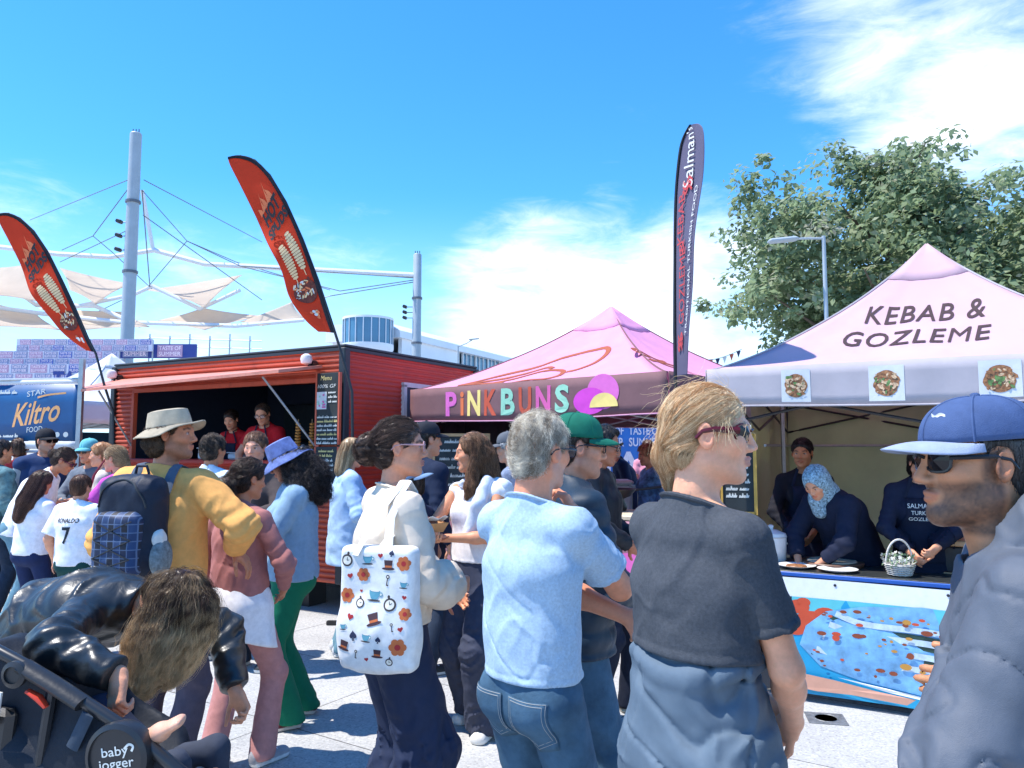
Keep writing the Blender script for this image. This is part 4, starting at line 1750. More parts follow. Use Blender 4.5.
RK = Matrix.Rotation(math.atan2(d_k.y, d_k.x), 3, 'Z')
CL, CD, CZ = 2.3, .78, .80
root = empty('serving_table', kc(CL / 2, CD / 2, 0), 0, 'long table with black top and blue front edge in the kebab stall', 'table')
o_ = kc(CL / 2, CD / 2, 0)
m = MB(); m.box(kc(CL / 2, CD / 2, CZ - .02) - o_, (CL, CD, .04), RK, .004)
m.build('tabletop', mat('black_oilcloth', (.03, .035, .035), .35, var=.2, bump=.15, bscale=30), root)
m = MB(); m.box(kc(CL / 2, -.012, CZ - .018) - o_, (CL, .014, .028), RK, .004)
m.build('edge_strip', paint('blue_plastic', lin(38, 92, 176), .35), root)
for x in (.12, CL - .12):
    for y in (.1, CD - .1):
        m = MB(); m.box(kc(x, y, (CZ - .05) / 2) - o_, (.04, .04, CZ - .05), RK); m.build('leg', steel, root)

# printed vinyl banner: a photo of stuffed flatbread, built as flat printed shapes
BT, BB = .765, .05
mats_b = [paint('vinyl_white', lin(232, 236, 240), .4), paint('print_charcoal', lin(42, 46, 54), .4), paint('print_tomato', lin(206, 82, 52), .4), paint('print_teal', lin(96, 196, 206), .4),
          mat('print_flatbread', lin(120, 178, 222), .4, var=.25, vscale=14), mat('print_flatbread_pale', lin(196, 216, 232), .4, var=.2, vscale=20), paint('print_brown_spot', lin(142, 70, 44), .4), paint('print_herb', lin(44, 74, 64), .4),
          paint('print_skin', lin(214, 160, 136), .4), paint('print_aqua', lin(30, 158, 206), .4), paint('print_plate', lin(236, 238, 240), .4), paint('print_gold', lin(196, 142, 64), .4)]
bn = MB()


def bp_(x, y, k=0):
    """x along the banner, y up from its foot; k the layer of print"""
    return kc(x, -.035 - .0012 * k - .012 * sin(x * 5 + y * 2), BB + y) - o_


H_ = BT - BB
bn.mi(0).grid(lambda u, v: bp_(u * CL, v * H_), 40, 8)
r = random.Random(4)
x0 = .16


def area(pts, m_, k):
    bn.mi(m_); fan(bn, pts, lambda a, b: bp_(a, b, k))


def quad(xa, ya, xb, yb, m_, k):
    bn.mi(m_); bn.grid(lambda u, v: bp_(xa + (xb - xa) * u, ya + (yb - ya) * v, k), 12, 4)


HP = H_ - .12
quad(0, .0, CL - .02, HP, 9, 1)
quad(0, .0, .36, HP, 1, 2)
area(ell_pts(.10, HP * .62, .12, .15), 10, 3)
quad(.36, HP * .72, CL - .02, HP, 3, 2)
for cx, cy, s_ in ((.40, HP - .06, .055), (.47, HP - .14, .075), (.56, HP - .10, .06), (.38, HP - .2, .05), (.43, HP - .03, .035)):
    area([(a * 1, b) for a, b in ell_pts(cx, cy, s_ * 1.2, s_ * .8, 14)], 2, 3)
# stack of flatbread wedges
area([(.40, .30), (.44, .42), (.56, .52), (.78, .57), (1.1, .60), (1.5, .58), (1.9, .52), (2.2, .40), (2.2, .12), (1.6, .06), (1.1, .08), (.75, .12), (.52, .18)], 4, 4)
for j, (yb, a) in enumerate(((.20, .02), (.28, .03), (.36, .03), (.43, .02))):
    bn.mi(7); ribbon(bn, lambda a_, b_: bp_(a_, b_, 5 + j), [(.47 + j * .04, yb + .06), (.75, yb - .0), (1.1, yb + a - .03), (1.5, yb - .05), (2.1, yb - .06)], .026)
    bn.mi(5); ribbon(bn, lambda a_, b_: bp_(a_, b_, 9 + j), [(.50 + j * .04, yb + .085), (.78, yb + .035), (1.12, yb + .03), (1.5, yb + .0), (2.1, yb - .01)], .036)
for q in range(120):
    x_, y_ = r.uniform(.48, 2.1), r.uniform(.16, .54)
    s_ = r.choice((.008, .01, .014, .022))
    area([(x_ + a, y_ + b) for a, b in ell_pts(0, 0, s_ * r.uniform(.9, 1.6), s_ * r.uniform(.5, .9), 9)], r.choice((6, 6, 11, 2, 6)), 14 + q % 7)
area([(.36, .04), (.40, .13), (.60, .11), (.85, .075), (1.05, .06), (1.0, .02), (.7, .035), (.5, .03)], 8, 22)
area([(.62, .13), (.9, .10), (1.3, .06), (1.3, .045), (.9, .08)], 0, 23)
for x_ in (.03, .62, 1.24, 1.86):
    area(ell_pts(x_, H_ - .03, .009, .009, 10), 1, 3)
tag(bn.build('banner', mats_b), 'printed vinyl banner picturing filled flatbread hung on the kebab table', 'banner')
bpy.context.view_layer.update()
bo = bpy.data.objects['banner']
bo.location = o_

# ------------------------------------------------------------------ red food container
red_paint = mat('red_corrugated_paint', lin(204, 92, 64), .5, var=.16, vscale=3.0, stretch=(1, 1, .35), dirt=(lin(120, 52, 44), 6.0, .5))
red_side = mat('red_side_paint', lin(186, 50, 34), .5, var=.10, vscale=2.0, dirt=(lin(120, 40, 34), 5.0, .3))
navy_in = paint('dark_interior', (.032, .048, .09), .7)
orange_aw = mat('orange_awning_paint', lin(216, 138, 116), .55, var=.12, vscale=5, dirt=(lin(90, 60, 54), 10, .5))
CLf, CRf = Vector((-4.81, 9.20, 0)), Vector((-1.64, 7.40, 0))
dc = (CRf - CLf).normalized()
nc = Vector((-dc.y, dc.x, 0))
CW, CDp, CH, CB = (CRf - CLf).length, 2.38, 2.58, .30
RC = Matrix.Rotation(math.atan2(dc.y, dc.x), 3, 'Z')
c_o = CLf.copy()
croot = empty('food_container', c_o, 0, 'red corrugated food kiosk with raised flap and dark serving hatch', 'food kiosk')
cp = lambda x, y, z: dc * x + nc * y + Vector((0, 0, z))


def rib_wall(mb, fa, fb, z0, z1, out, pitch=.052, dep=.012):
    """horizontal corrugation between two bottom points"""
    n = max(1, int((z1 - z0) / pitch)) * 6
    nz = n
    prof = []
    for k in range(nz + 1):
        z = z0 + (z1 - z0) * k / nz
        ph = (z / pitch) % 1.0
        o = dep * max(-.6, min(.6, 1.3 * sin(2 * pi * ph))) / .6
        prof.append((z, o))
    vs = []
    for z, o in prof:
        for p in (fa, fb):
            q = p + out * o
            vs.append((q.x, q.y, z))
    mb.add(vs, [(2 * k, 2 * k + 1, 2 * k + 3, 2 * k + 2) for k in range(nz)])


OX0, OX1, OZ0, OZ1 = .40, CW - .30, 1.47, 2.27
w = MB()
rib_wall(w, cp(.04, 0, 0), cp(OX0, 0, 0), CB, CH, -nc)
rib_wall(w, cp(OX1, 0, 0), cp(CW - .05, 0, 0), CB, CH, -nc)
rib_wall(w, cp(OX0, 0, 0), cp(OX1, 0, 0), OZ1, CH, -nc)
rib_wall(w, cp(OX0, 0, 0), cp(OX1, 0, 0), CB, OZ0, -nc)
w.build('front_wall', red_paint, croot, False, .012)
w = MB()
DY0, DY1, DZ1 = .92, 1.62, 2.28
rib_wall(w, cp(CW, .05, 0), cp(CW, DY0, 0), CB, CH, dc, .05, .004)
rib_wall(w, cp(CW, DY1, 0), cp(CW, CDp - .03, 0), CB, CH, dc, .05, .004)
rib_wall(w, cp(CW, DY0, 0), cp(CW, DY1, 0), DZ1, CH, dc, .05, .004)
w.build('side_wall', red_side, croot, False, .012)
w = MB()
w.box(cp(CW / 2, CDp, CB + (CH - CB) / 2), (CW, .04, CH - CB), RC)
w.box(cp(0, CDp / 2, CB + (CH - CB) / 2), (.04, CDp, CH - CB), RC)
w.build('back_wall', red_side, croot)
w = MB()
w.box(cp(CW / 2, CDp / 2, CH + .02), (CW + .05, CDp + .05, .028), RC, .008)
w.build('roof', paint('dark_trim', lin(40, 46, 52), .5), croot)
trim_m = paint('dark_trim', lin(40, 46, 52), .5)
for x, y in ((0, 0), (CW, 0), (CW, CDp), (0, CDp)):
    w = MB(); w.box(cp(x, y, (CB + CH) / 2), (.085, .085, CH - CB), RC, .01); w.build('corner_post', trim_m, croot)
w = MB(); w.box(cp(CW / 2, -.005, CH - .015), (CW + .02, .05, .03), RC); w.build('top_trim', trim_m, croot)
w = MB(); w.box(cp(CW + .005, CDp / 2, CH - .015), (.05, CDp, .03), RC); w.build('top_trim', trim_m, croot)
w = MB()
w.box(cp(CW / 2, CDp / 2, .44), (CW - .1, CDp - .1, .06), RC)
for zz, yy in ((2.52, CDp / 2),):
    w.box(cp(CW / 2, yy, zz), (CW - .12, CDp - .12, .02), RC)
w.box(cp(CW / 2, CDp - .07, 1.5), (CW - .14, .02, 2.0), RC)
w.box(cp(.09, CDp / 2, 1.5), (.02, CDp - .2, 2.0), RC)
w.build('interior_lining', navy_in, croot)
w = MB()
w.box(cp((OX0 + OX1) / 2, .18, OZ0 - .02), (OX1 - OX0 + .04, .62, .04), RC, .006)
w.box(cp((OX0 + OX1) / 2, -.035, OZ0 - .03), (OX1 - OX0 + .08, .05, .07), RC, .008)
w.build('counter', red_side, croot)
w = MB()
for x in (OX0, OX1):
    w.box(cp(x, -.018, (OZ0 + OZ1) / 2), (.045, .05, OZ1 - OZ0), RC)
w.box(cp((OX0 + OX1) / 2, -.018, OZ1), (OX1 - OX0, .05, .045), RC)
w.build('hatch_frame', red_paint, croot)
w = MB()
zt, zf, out = 2.42, 2.30, .62
a0, a1, b0, b1 = cp(OX0 - .36, -.03, zt), cp(OX1 + .04, -.03, zt), cp(OX0 - .42, -out, zf - .05), cp(OX1 + .06, -out, zf + .02)
w.add([a0, a1, b1, b0] + [p - Vector((0, 0, .03)) for p in (a0, a1, b1, b0)], [(0, 1, 2, 3), (7, 6, 5, 4), (0, 4, 5, 1), (1, 5, 6, 2), (2, 6, 7, 3), (3, 7, 4, 0)])
fl = w.build('hatch_flap', orange_aw, croot)
w = MB()
w.tube([cp(OX1 - .28, -.5, 2.28), cp(OX1 - .04, -.03, 1.62)], .011, 8)
w.tube([cp(OX0 + .06, -.5, 2.24), cp(OX0 + .0, -.03, 1.62)], .011, 8)
w.build('gas_strut', steel, fl)
w = MB()
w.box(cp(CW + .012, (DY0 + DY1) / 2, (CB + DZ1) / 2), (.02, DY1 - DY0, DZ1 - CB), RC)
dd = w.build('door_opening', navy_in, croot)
w = MB()
w.box(cp(CW + .02, DY0, (CB + DZ1) / 2), (.05, .05, DZ1 - CB), RC)
w.box(cp(CW + .02, DY1, (CB + DZ1) / 2), (.05, .05, DZ1 - CB), RC)
w.box(cp(CW + .02, (DY0 + DY1) / 2, DZ1), (.05, DY1 - DY0 + .05, .05), RC)
w.build('door_frame', paint('pale_frame', (.6, .55, .55), .5), dd)
for x in (.14, CW - .36):
    w = MB()
    w.tube([cp(x, -.02, 2.44), cp(x, -.09, 2.44)], .03, 10)
    w.tube([cp(x, -.09, 2.44), cp(x, -.12, 2.40)], .012, 8)
    l_ = w.build('wall_lamp', black_metal, croot, True)
    w = MB(); w.lathe([(.004, -.055), (.05, -.04), (.06, 0), (.05, .035), (.02, .055)], cp(x, -.15, 2.47), 16)
    w.build('lamp_globe', paint('lamp_white', (.75, .72, .70), .3), l_, True)
for x in (.5, CW - .7):
    for y in (.3, CDp - .3):
        w = MB(); w.box(cp(x, y, CB / 2), (.25, .25, CB), RC); w.build('support_block', black_pl, croot)
w = MB()
for k in range(5):
    w.box(cp(.7 + .42 * k, CDp - .35, 1.05), (.4, .5, 1.1), RC, .01)
w.box(cp(1.5, CDp - .25, 1.95), (1.5, .3, .5), RC, .02)
w.build('kitchen_units', mat('dark_steel', (.05, .07, .09), .35, .5), croot)
w = MB()
w.box(cp(1.75, CDp - .30, 1.72), (.55, .02, .34), RC)
w.build('splash_panel', mat('pale_steel', (.35, .42, .44), .35, .4), croot)
w = MB()
w.box(cp(.52, .45, 1.62), (.3, .3, .28), RC, .02)
w.build('warming_cabinet', mat('pale_steel', (.35, .42, .44), .35, .4), croot)

# menu boards on the container's right end
t_ = MB()
bx0, bx1 = CW - .275, CW + .02
root = empty('menu_board', c_o + cp((bx0 + bx1) / 2, -.08, 1.2), 0, 'tall black chalk menu board on the red kiosk beside its hatch', 'menu board')
w = MB()
w.box((0, 0, .78), (bx1 - bx0, .02, .70), RC, .004)
w.box((0, 0, .18), (bx1 - bx0, .02, .46), RC, .004)
w.build('board', board_black, root)
w = MB()
bw2 = (bx1 - bx0) / 2
for zc, hh in ((.78, .70), (.18, .46)):
    for sx in (-1, 1):
        w.box(dc * sx * bw2 + Vector((0, 0, zc)), (.018, .032, hh), RC)
w.build('frame', red_paint, root)
w = MB()
cf = lambda x, y: dc * x - nc * .0135 + Vector((0, 0, y))
w.mi(1); put_text(w, 'Menu', lambda a, b: cf(a - .02, 1.08 + b), h=.045, shear=.2)
w.mi(0); put_text(w, '100% GF', lambda a, b: cf(a - .01, 1.0 + b), h=.035, w=.24, shear=.2)
for k in range(3):
    scrawl(w, lambda a, b: cf(a + .07, .94 - .045 * k + b), .12, .03, k)
for k in range(7):
    w.mi(k % 3 == 1)
    scrawl(w, lambda a, b: cf(a, .70 - .042 * k + b), .26, .028, 10 + k)
for k in range(8):
    w.mi(k < 2)
    scrawl(w, lambda a, b: cf(a - .01 * (k % 3), .37 - .045 * k + b), .2, .03, 30 + k)
w.build('writing', [chalk, chalk_y], root)
w = MB()
w.grid(lambda u, v: cf(-.075 + (u - .5) * .13, .86 + (v - .5) * .17), 1, 1)
r = random.Random(9)
for q in range(16):
    w.mi(r.choice((1, 2)))
    fan(w, ell_pts(-.075 + r.uniform(-.05, .05), .86 + r.uniform(-.065, .065), .012, .010, 8), lambda a, b: cf(a, b) - nc * (.002 + .0002 * q))
w.build('notice', [pic_w, pm[5], pm[4]], root)

# ------------------------------------------------------------------ feather flags


def feather(name, lead, trail, Y, mat_f, mat_edge, label, group, pole, rot=0.0, piv=None, edge=.038, rip=1.0):
    """lead and trail are matching lists of points (X, Z) of the cloth's two edges at depth Y; rot turns it about the pole"""
    piv = piv if piv is not None else pole[0][0]
    base = Vector((piv, Y, 0))
    root = empty(name, base, 0, label, 'flag', group)
    Rz = Matrix.Rotation(rot, 3, 'Z')
    n = len(lead)

    def P(x, z, o=0.0):
        q = Rz @ Vector((x - piv, o, 0))
        return Vector((q.x, q.y, z))

    cum = [0.0]
    for a_, b_ in zip(lead[:-1], lead[1:]):
        cum.append(cum[-1] + math.hypot(b_[0] - a_[0], b_[1] - a_[1]))

    def smooth(L, t):
        f = float(np.interp(t * cum[-1], cum, range(len(cum))))
        i = min(int(f), len(L) - 2)
        k = f - i
        p0, p1, p2, p3 = [Vector(L[max(0, min(len(L) - 1, i + j))]) for j in (-1, 0, 1, 2)]
        return .5 * (2 * p1 + (p2 - p0) * k + (2 * p0 - 5 * p1 + 4 * p2 - p3) * k * k + (3 * p1 - p0 - 3 * p2 + p3) * k ** 3)

    def S(u, t, o=0.0):
        """u across from the leading edge, t from the top down"""
        a, b = smooth(lead, t), smooth(trail, t)
        q = a.lerp(b, u)
        return P(q.x, q.y, o + rip * (.05 * sin(t * 9) + .03 * sin(t * 17 + u * 3)) * u * (.3 + .7 * t))
    m = MB(); m.grid(lambda u, t: S(u, t), 20, 110)
    cl = m.build('cloth', mat_f, root, True, .002)
    m = MB()

    def strip(u, t):
        a, b = smooth(lead, t), smooth(trail, t)
        w = max((b - a).length, 1e-4)
        return S(u * min(1, edge / w), t, -.005)
    m.grid(strip, 3, 110)
    m.build('sleeve', mat_edge, cl, True, .012)
    m = MB()
    pp = [P(x, z) for x, z in pole]
    m.tube(pp, [.016 - .010 * i / (len(pp) - 1) for i in range(len(pp))], 8)
    m.build('pole', black_metal, root, True)
    m = MB()
    m.box((0, 0, .02), (.5, .06, .03)); m.box((0, 0, .02), (.06, .5, .03)); m.tube([(0, 0, .02), (0, 0, .25)], .02, 8)
    m.build('base', black_metal, root)
    return root, cl, S


red_flag = mat('red_flag_cloth', lin(228, 74, 42), .7, var=.06, vscale=3, trans=.3, spec=.2, fine=.2)
black_cl = cloth('black_sleeve_cloth', (.015, .018, .025))
ink_blk = paint('black_print', (.015, .012, .015), .7)
cream_p = mat('cream_print', lin(236, 202, 150), .7, var=.15, vscale=60)
flame = paint('flame_print', lin(232, 120, 70), .7)
brown_p = mat('brown_print_food', lin(110, 46, 30), .7, var=.4, vscale=40)


def potato_print(cl, S, k):
    m = MB()

    def fn(u0, t0, sx, st, rt, o=-.011):
        """print space: x across, y down the flag"""
        return lambda x, y: S(u0 - (x * cos(rt) - y * sin(rt)) * sx, t0 + (x * sin(rt) + y * cos(rt)) * st, o)
    sx, st = 1 / .42, 1 / 1.95
    m.mi(0)
    put_text(m, 'HOT', lambda a, b: S(.47 - a * sx, .325 - b * st, -.035), h=.125, w=.26, bold=.07, sub=.3)
    put_text(m, 'SPUDS', lambda a, b: S(.46 - a * sx, .395 - b * st, -.035), h=.115, w=.33, bold=.07, sub=.3)
    m.mi(2)
    for q, (u0, h) in enumerate(((.30, .06), (.42, .09), (.54, .06), (.66, .08), (.76, .04))):
        m.add([S(u0 - .06, .29, -.010), S(u0 + .07, .29, -.010), S(u0 + .08 * (-1) ** q, .29 - h, -.010), S(u0 - .02, .29 - h * .5, -.010)], [(0, 1, 2, 3)])
    for j, (u0, t0) in enumerate(((.66, .585), (.34, .565))):
        f = fn(u0, t0, sx, st, -.10)
        for q in range(13):
            y = -.19 + .0315 * q
            w_ = .062 * math.sqrt(max(.08, 1 - (y / .235) ** 2))
            m.mi(1)
            fan(m, [(a, b + a * .25) for a, b in ell_pts(0, y, w_, .017, 12)], f)
        m.mi(3)
        for q in range(12):
            y = -.174 + .0315 * q
            w_ = .05 * math.sqrt(max(.08, 1 - (y / .235) ** 2))
            ribbon(m, fn(u0, t0, sx, st, -.10, -.013), [(-w_, y - w_ * .25), (w_, y + w_ * .25)], .004)
        m.mi(1)
        ribbon(m, f, [(0, .19), (0, .27)], .010)
    m.mi(3)
    f = fn(.48, .765, sx, st, 0)
    fan(m, ell_pts(0, .02, .155, .12, 24), f)
    r = random.Random(k)
    for q in range(60):
        m.mi(r.choice((1, 1, 4, 3, 2)))
        a, b = r.uniform(-.12, .12), r.uniform(-.09, .07)
        an = r.uniform(0, 3)
        f2 = fn(.48 - a * sx, .765 + b * st, sx, st, an, -.013 - .0001 * q)
        fan(m, ell_pts(0, 0, r.uniform(.01, .035), r.uniform(.005, .012), 8), f2)
    for q in range(9):
        m.mi(r.choice((1, 4, 2)))
        f2 = fn(.45, .905, sx, st, 0, -.012 - .0001 * q)
        fan(m, ell_pts(r.uniform(-.05, .05), r.uniform(-.05, .05), .024, .018, 8), f2)
    m.build('print', [ink_blk, cream_p, flame, brown_p, chalk], cl)


def pxl(pts, Y):
    return [(at(x, y, Y).x, at(x, y, Y).z) for x, y in pts]


Y2 = 7.05
lead2 = pxl([(228, 157), (240, 155.5), (255, 160), (270, 175), (286, 202), (303, 240), (318, 280), (331, 322), (335, 333)], Y2)
trail2 = pxl([(228, 158), (230, 165), (240, 185), (252, 210), (266, 240), (281, 268), (288, 295), (303, 318), (317, 331)], Y2)
pole2 = pxl([(352, 392), (345, 366), (338, 342), (331, 320), (318, 280), (303, 240), (286, 202), (270, 175), (255, 160), (240, 155.5)], Y2)
pole2 = [(pole2[0][0] + .06, .02)] + pole2
g_, cl, S = feather('feather_flag', lead2, trail2, Y2, red_flag, black_cl, 'red feather flag printed with spiral potatoes leaning over the red kiosk hatch', 'red potato stall flags', pole2)
potato_print(cl, S, 1)
Y1 = 8.45
lead1 = pxl([(-3, 214), (8, 213), (20, 218), (34, 231), (48, 252), (62, 280), (76, 310), (88, 338), (95, 352)], Y1)
trail1 = pxl([(-3, 216), (0, 224), (8, 240), (18, 262), (28, 285), (40, 304), (55, 325), (70, 340), (84, 350)], Y1)
pole1 = pxl([(113, 412), (104, 384), (96, 354), (88, 338), (76, 310), (62, 280), (48, 252), (34, 231), (20, 218), (8, 213)], Y1)
pole1 = [(pole1[0][0] + .12, .02)] + pole1
g_, cl, S = feather('feather_flag', lead1, trail1, Y1, red_flag, black_cl, 'red feather flag printed with spiral potatoes left of the tall mast', 'red potato stall flags', pole1)
potato_print(cl, S, 2)
# the grey flag between the two tents: nearly edge-on
grey_flag = mat('grey_flag_cloth', lin(112, 106, 128), .7, var=.06, vscale=3, trans=.2, spec=.2, fine=.2)
Y3 = 5.55
pb = at(676, 470, Y3)
wz = at(676, 470, Y3)
zs = [at(690, y, Y3).z for y in (143, 150, 163, 195, 236, 284, 332, 377)]
k_ = 2.35
lx = [at(x, 300, Y3).x for x in (693, 686, 682, 678, 676, 675, 674, 674)]
tx = [at(x, 300, Y3).x for x in (693, 701, 704.5, 703, 698, 693, 688, 684)]
lead3 = [(lx[i] if i > 2 else lx[i], zs[i]) for i in range(8)]
p0 = lx[-1]
lead3 = [(p0 + (x - p0) * 1.0, z) for x, z in lead3]
lead3 = [(p0 + (lx[i] - p0) * k_, zs[i]) for i in range(8)]
trail3 = [(p0 + (tx[i] - p0) * k_, zs[i]) for i in range(8)]
pole3 = [(p0, .02), (p0, 1.2), (p0, zs[-1])] + [lead3[i] for i in (6, 5, 4, 3, 2, 1, 0)]
g_, cl, S = feather('feather_flag', lead3, trail3, Y3, grey_flag, black_cl, 'tall narrow grey purple feather flag standing between the pink and blush tents', None, pole3, R(-78), p0, .03, .25)
m = MB()
rp = [paint('red_print', lin(196, 66, 66), .7), chalk]
L3 = zs[0] - zs[-1]
rot_t = lambda u0, t0: (lambda a, b: S(u0 - b / .42, t0 - a / L3, -.012))
m.mi(1); put_text(m, "Salman's", lambda a, b: S(.50 - b / .42, .17 - a / L3, -.012), h=.16, w=.46, shear=.3, sub=.4)
m.mi(0)
put_text(m, 'KEBAB', rot_t(.32, .40), h=.10, w=.34, sub=.4)
put_text(m, '&', rot_t(.44, .51), h=.105, sub=.4)
put_text(m, 'GOZLEME', rot_t(.50, .66), h=.125, w=.5, bold=.0, sub=.4)
m.mi(1); put_text(m, 'TRADITIONAL TURKISH FOOD', rot_t(.84, .58), h=.045, w=.95, sub=.4)
m.mi(0)
for t0 in (.28, .86):
    for q in range(3):
        ribbon(m, lambda a, b: S(.5 + a / .5, t0 + b / L3, -.012), [(-.08, .03 * q - .03), (-.02, .03 * q), (.03, .03 * q - .04), (.09, .03 * q)], .02)
m.build('print', rp, cl)

# ------------------------------------------------------------------ left: banner and white tent
WT = Gazebo((-8.3, 11.9), (-6.15, 10.55), 2.6, 1.95, 2.25, 3.12, .05)
white_cv = mat('white_canvas', (.78, .79, .80), .8, var=.04, vscale=4, trans=.2, bump=.2, bscale=4)
wt_root, wt_o = WT.build('plain white canopy tent with dark green inner wall behind the blue banner', 'pop-up food tents', white_cv, white_cv, None, steel)
m = MB()
a, b = WT.cor[2], WT.cor[3]
m.grid(lambda u, t: (a.lerp(b, u) + WT.n * (-.1 - .03 * sin(u * 30)) + Vector((0, 0, .02 + 2.0 * t))) - wt_o, 30, 4)
a2, b2 = WT.cor[1], WT.cor[2]
m.grid(lambda u, t: (a2.lerp(b2, u) - WT.d * (.08 + .02 * sin(u * 30)) + Vector((0, 0, .02 + 1.8 * t))) - wt_o, 30, 4)
m.build('back_wall', cloth('dark_green_canvas', lin(20, 52, 58)), wt_root, True, .003)
YB = 8.75
pL, pR = at(-60, 400, YB), at(78, 380, YB - .25)
bz0, bz1 = at(40, 441, YB).z, at(40, 386, YB).z
bd = Vector((pR.x - pL.x, pR.y - pL.y, 0))
bW = bd.length
bd.normalize()
bn_ = Vector((bd.y, -bd.x, 0))
root = empty('stall_sign', (pL.x, pL.y, 0), 0, 'blue hanging banner with orange script lettering on metal posts', 'banner')
bf = lambda x, z, o=0.0: bd * x + bn_ * (.012 * sin(x * 6) + o) + Vector((0, 0, z))
blue_v = mat('blue_vinyl', lin(24, 84, 134), .45, var=.1, vscale=6)
m = MB(); m.grid(lambda u, v: bf(u * bW, bz0 + v * (bz1 - bz0)), 30, 3)
sg = m.build('sheet', blue_v, root, True, .003)
m = MB()
m.grid(lambda u, v: bf(u * bW, bz0 - .09 + v * .085), 20, 1); m.grid(lambda u, v: bf(u * bW, bz1 + .005 + v * .05), 20, 1)
m.build('white_hem', white_cv, root, True, .003)
m = MB()
lc = bW - .50
m.mi(0); put_text(m, 'Kiltro', lambda a, b: bf(lc + a, (bz0 + bz1) / 2 + b + a * .12, .004), h=.26, w=.60, shear=.35, bold=.02)
ribbon(m, lambda a, b: bf(lc + a, (bz0 + bz1) / 2 + b, .004), [(.02, .17), (.15, .2), (.36, .22)], .02)
m.mi(1)
put_text(m, 'STAR', lambda a, b: bf(lc + .0 + a, bz1 - .09 + b + a * .15, .004), h=.06, w=.24)
put_text(m, 'FOOD', lambda a, b: bf(lc + .0 + a, bz0 + .13 + b + a * .08, .004), h=.06, w=.2)
put_text(m, 'Villa', lambda a, b: bf(lc - .75 + a, (bz0 + bz1) / 2 + b, .004), h=.22, w=.5, shear=.35)
for k, xx in enumerate((.28, .38)):
    fan(m, ell_pts(lc + xx, bz0 + .07, .03, .03, 12), lambda a, b: bf(a, b, .004))
scrawl(m, lambda a, b: bf(lc - .55 + a, bz0 + .06 + b, .004), .7, .05, 3)
scrawl(m, lambda a, b: bf(lc - .55 + a, bz1 - .08 + b, .004), .6, .05, 4)
m.build('lettering', [mat('orange_print', lin(246, 176, 110), .6), chalk], sg)
for x in (.0, bW + .02):
    m = MB(); m.box(bf(x, 1.3, -.02), (.05, .05, 2.6)); m.box(bf(x, .01, -.02), (.3, .3, .02)); m.build('post', steel, root)
m = MB(); m.tube([bf(0, bz1 + .06, -.01), bf(bW, bz1 + .06, -.01)], .018, 8); m.tube([bf(0, bz0 - .12, -.01), bf(bW, bz0 - .12, -.01)], .014, 8)
m.build('rail', steel, root)

# ------------------------------------------------------------------ far: printed scaffold wall, masts, sails, hall, tree, lamp
YS = 27.0
navy_p, pale_p = paint('navy_print', lin(44, 62, 136), .5), mat('lavender_board', lin(216, 212, 224), .6, var=.05)
pink_t = paint('pink_white_print', lin(250, 226, 232), .5)


def board(px0, py0, px1, py1, Y, rows, label, grp, base, big=None, seed=0):
    a, b = at(px0, py1, Y), at(px1, py0, Y)
    W, H = b.x - a.x, b.z - a.z
    root = empty('printed_hoarding', (a.x, Y, 0), 0, label, 'hoarding', grp)
    m = MB(); m.box((W / 2, .06, a.z + H / 2), (W, .1, H)); bd_ = m.build('panel', base, root)
    m = MB()
    n = rows
    ch = H / n
    cw = ch * 1.9
    for i in range(n):
        k = int(W / cw)
        for j in range(k):
            cx, cz = (j + .5 + (.25 if i % 2 else 0)) * W / (k + .25), a.z + (i + .5) * ch
            m.mi((0, 3, 0, 4, 0, 3)[(i * 7 + j * 5) % 6])
            m.add([(cx - cw * .47, -.004, cz - ch * .44), (cx + cw * .47, -.004, cz - ch * .44), (cx + cw * .47, -.004, cz + ch * .44), (cx - cw * .47, -.004, cz + ch * .44)], [(0, 1, 2, 3)])
            m.mi(1)
            put_text(m, 'TASTE OF', lambda x, y: (cx + x, -.012, cz + ch * .2 + y), h=ch * .3, w=cw * .82, bold=.02)
            put_text(m, 'SUMMER', lambda x, y: (cx + x, -.012, cz - ch * .2 + y), h=ch * .3, w=cw * .82, bold=.02)
    if big:
        m.mi(2)
        put_text(m, big[0], lambda x, y: (at(big[1], 300, Y).x - a.x + x, -.03, a.z + big[2] + y), h=big[3], w=big[4], bold=.05)
    m.build('lettering', [mat('slate_print', lin(146, 148, 178), .5, var=.1, vscale=2), pink_t, navy_p, mat('rose_block', lin(190, 150, 176), .5), mat('royal_block', lin(96, 110, 176), .5)], bd_)
    m = MB()
    for x in np.linspace(.1, W - .1, max(2, int(W / 2.4))):
        m.tube([(x, .3, 0), (x, .3, a.z + H)], .03, 6)
    m.build('scaffold_frame', steel, root)
    return root


board(-30, 364, 130, 392, YS - .6, 3, 'lowest wide lavender hoarding with one big navy word behind the stalls', 'printed event hoardings', pale_p, ('TASTE', 82, .42, .62, 1.75))
board(-6, 351, 118, 366, YS, 2, 'middle row of printed hoarding between the low and high rows', 'printed event hoardings', pale_p)
board(16, 339, 152, 351, YS + .4, 2, 'upper row of printed hoarding just under the shade sails', 'printed event hoardings', pale_p)
board(118, 344, 196, 358, YS + .9, 1, 'small hoarding above the kiosk roof at the scaffold end', 'printed event hoardings', navy_p)
root = empty('scaffold', at(160, 358, 29) * 1, 0, 'bare scaffold tubes standing above the red kiosk roof', 'scaffold')
m = MB()
ro = root.location.copy()
for k in range(6):
    x = 150 + 20 * k
    m.tube([Vector((at(x, 300, 29).x, 29, 0)) - ro, at(x, 334 + 2 * (k % 2), 29) - ro], .028, 6)
for y in (338, 346):
    m.tube([at(148, y, 29) - ro, at(262, y + 3, 29) - ro], .024, 6)
m.build('tube', steel, root)

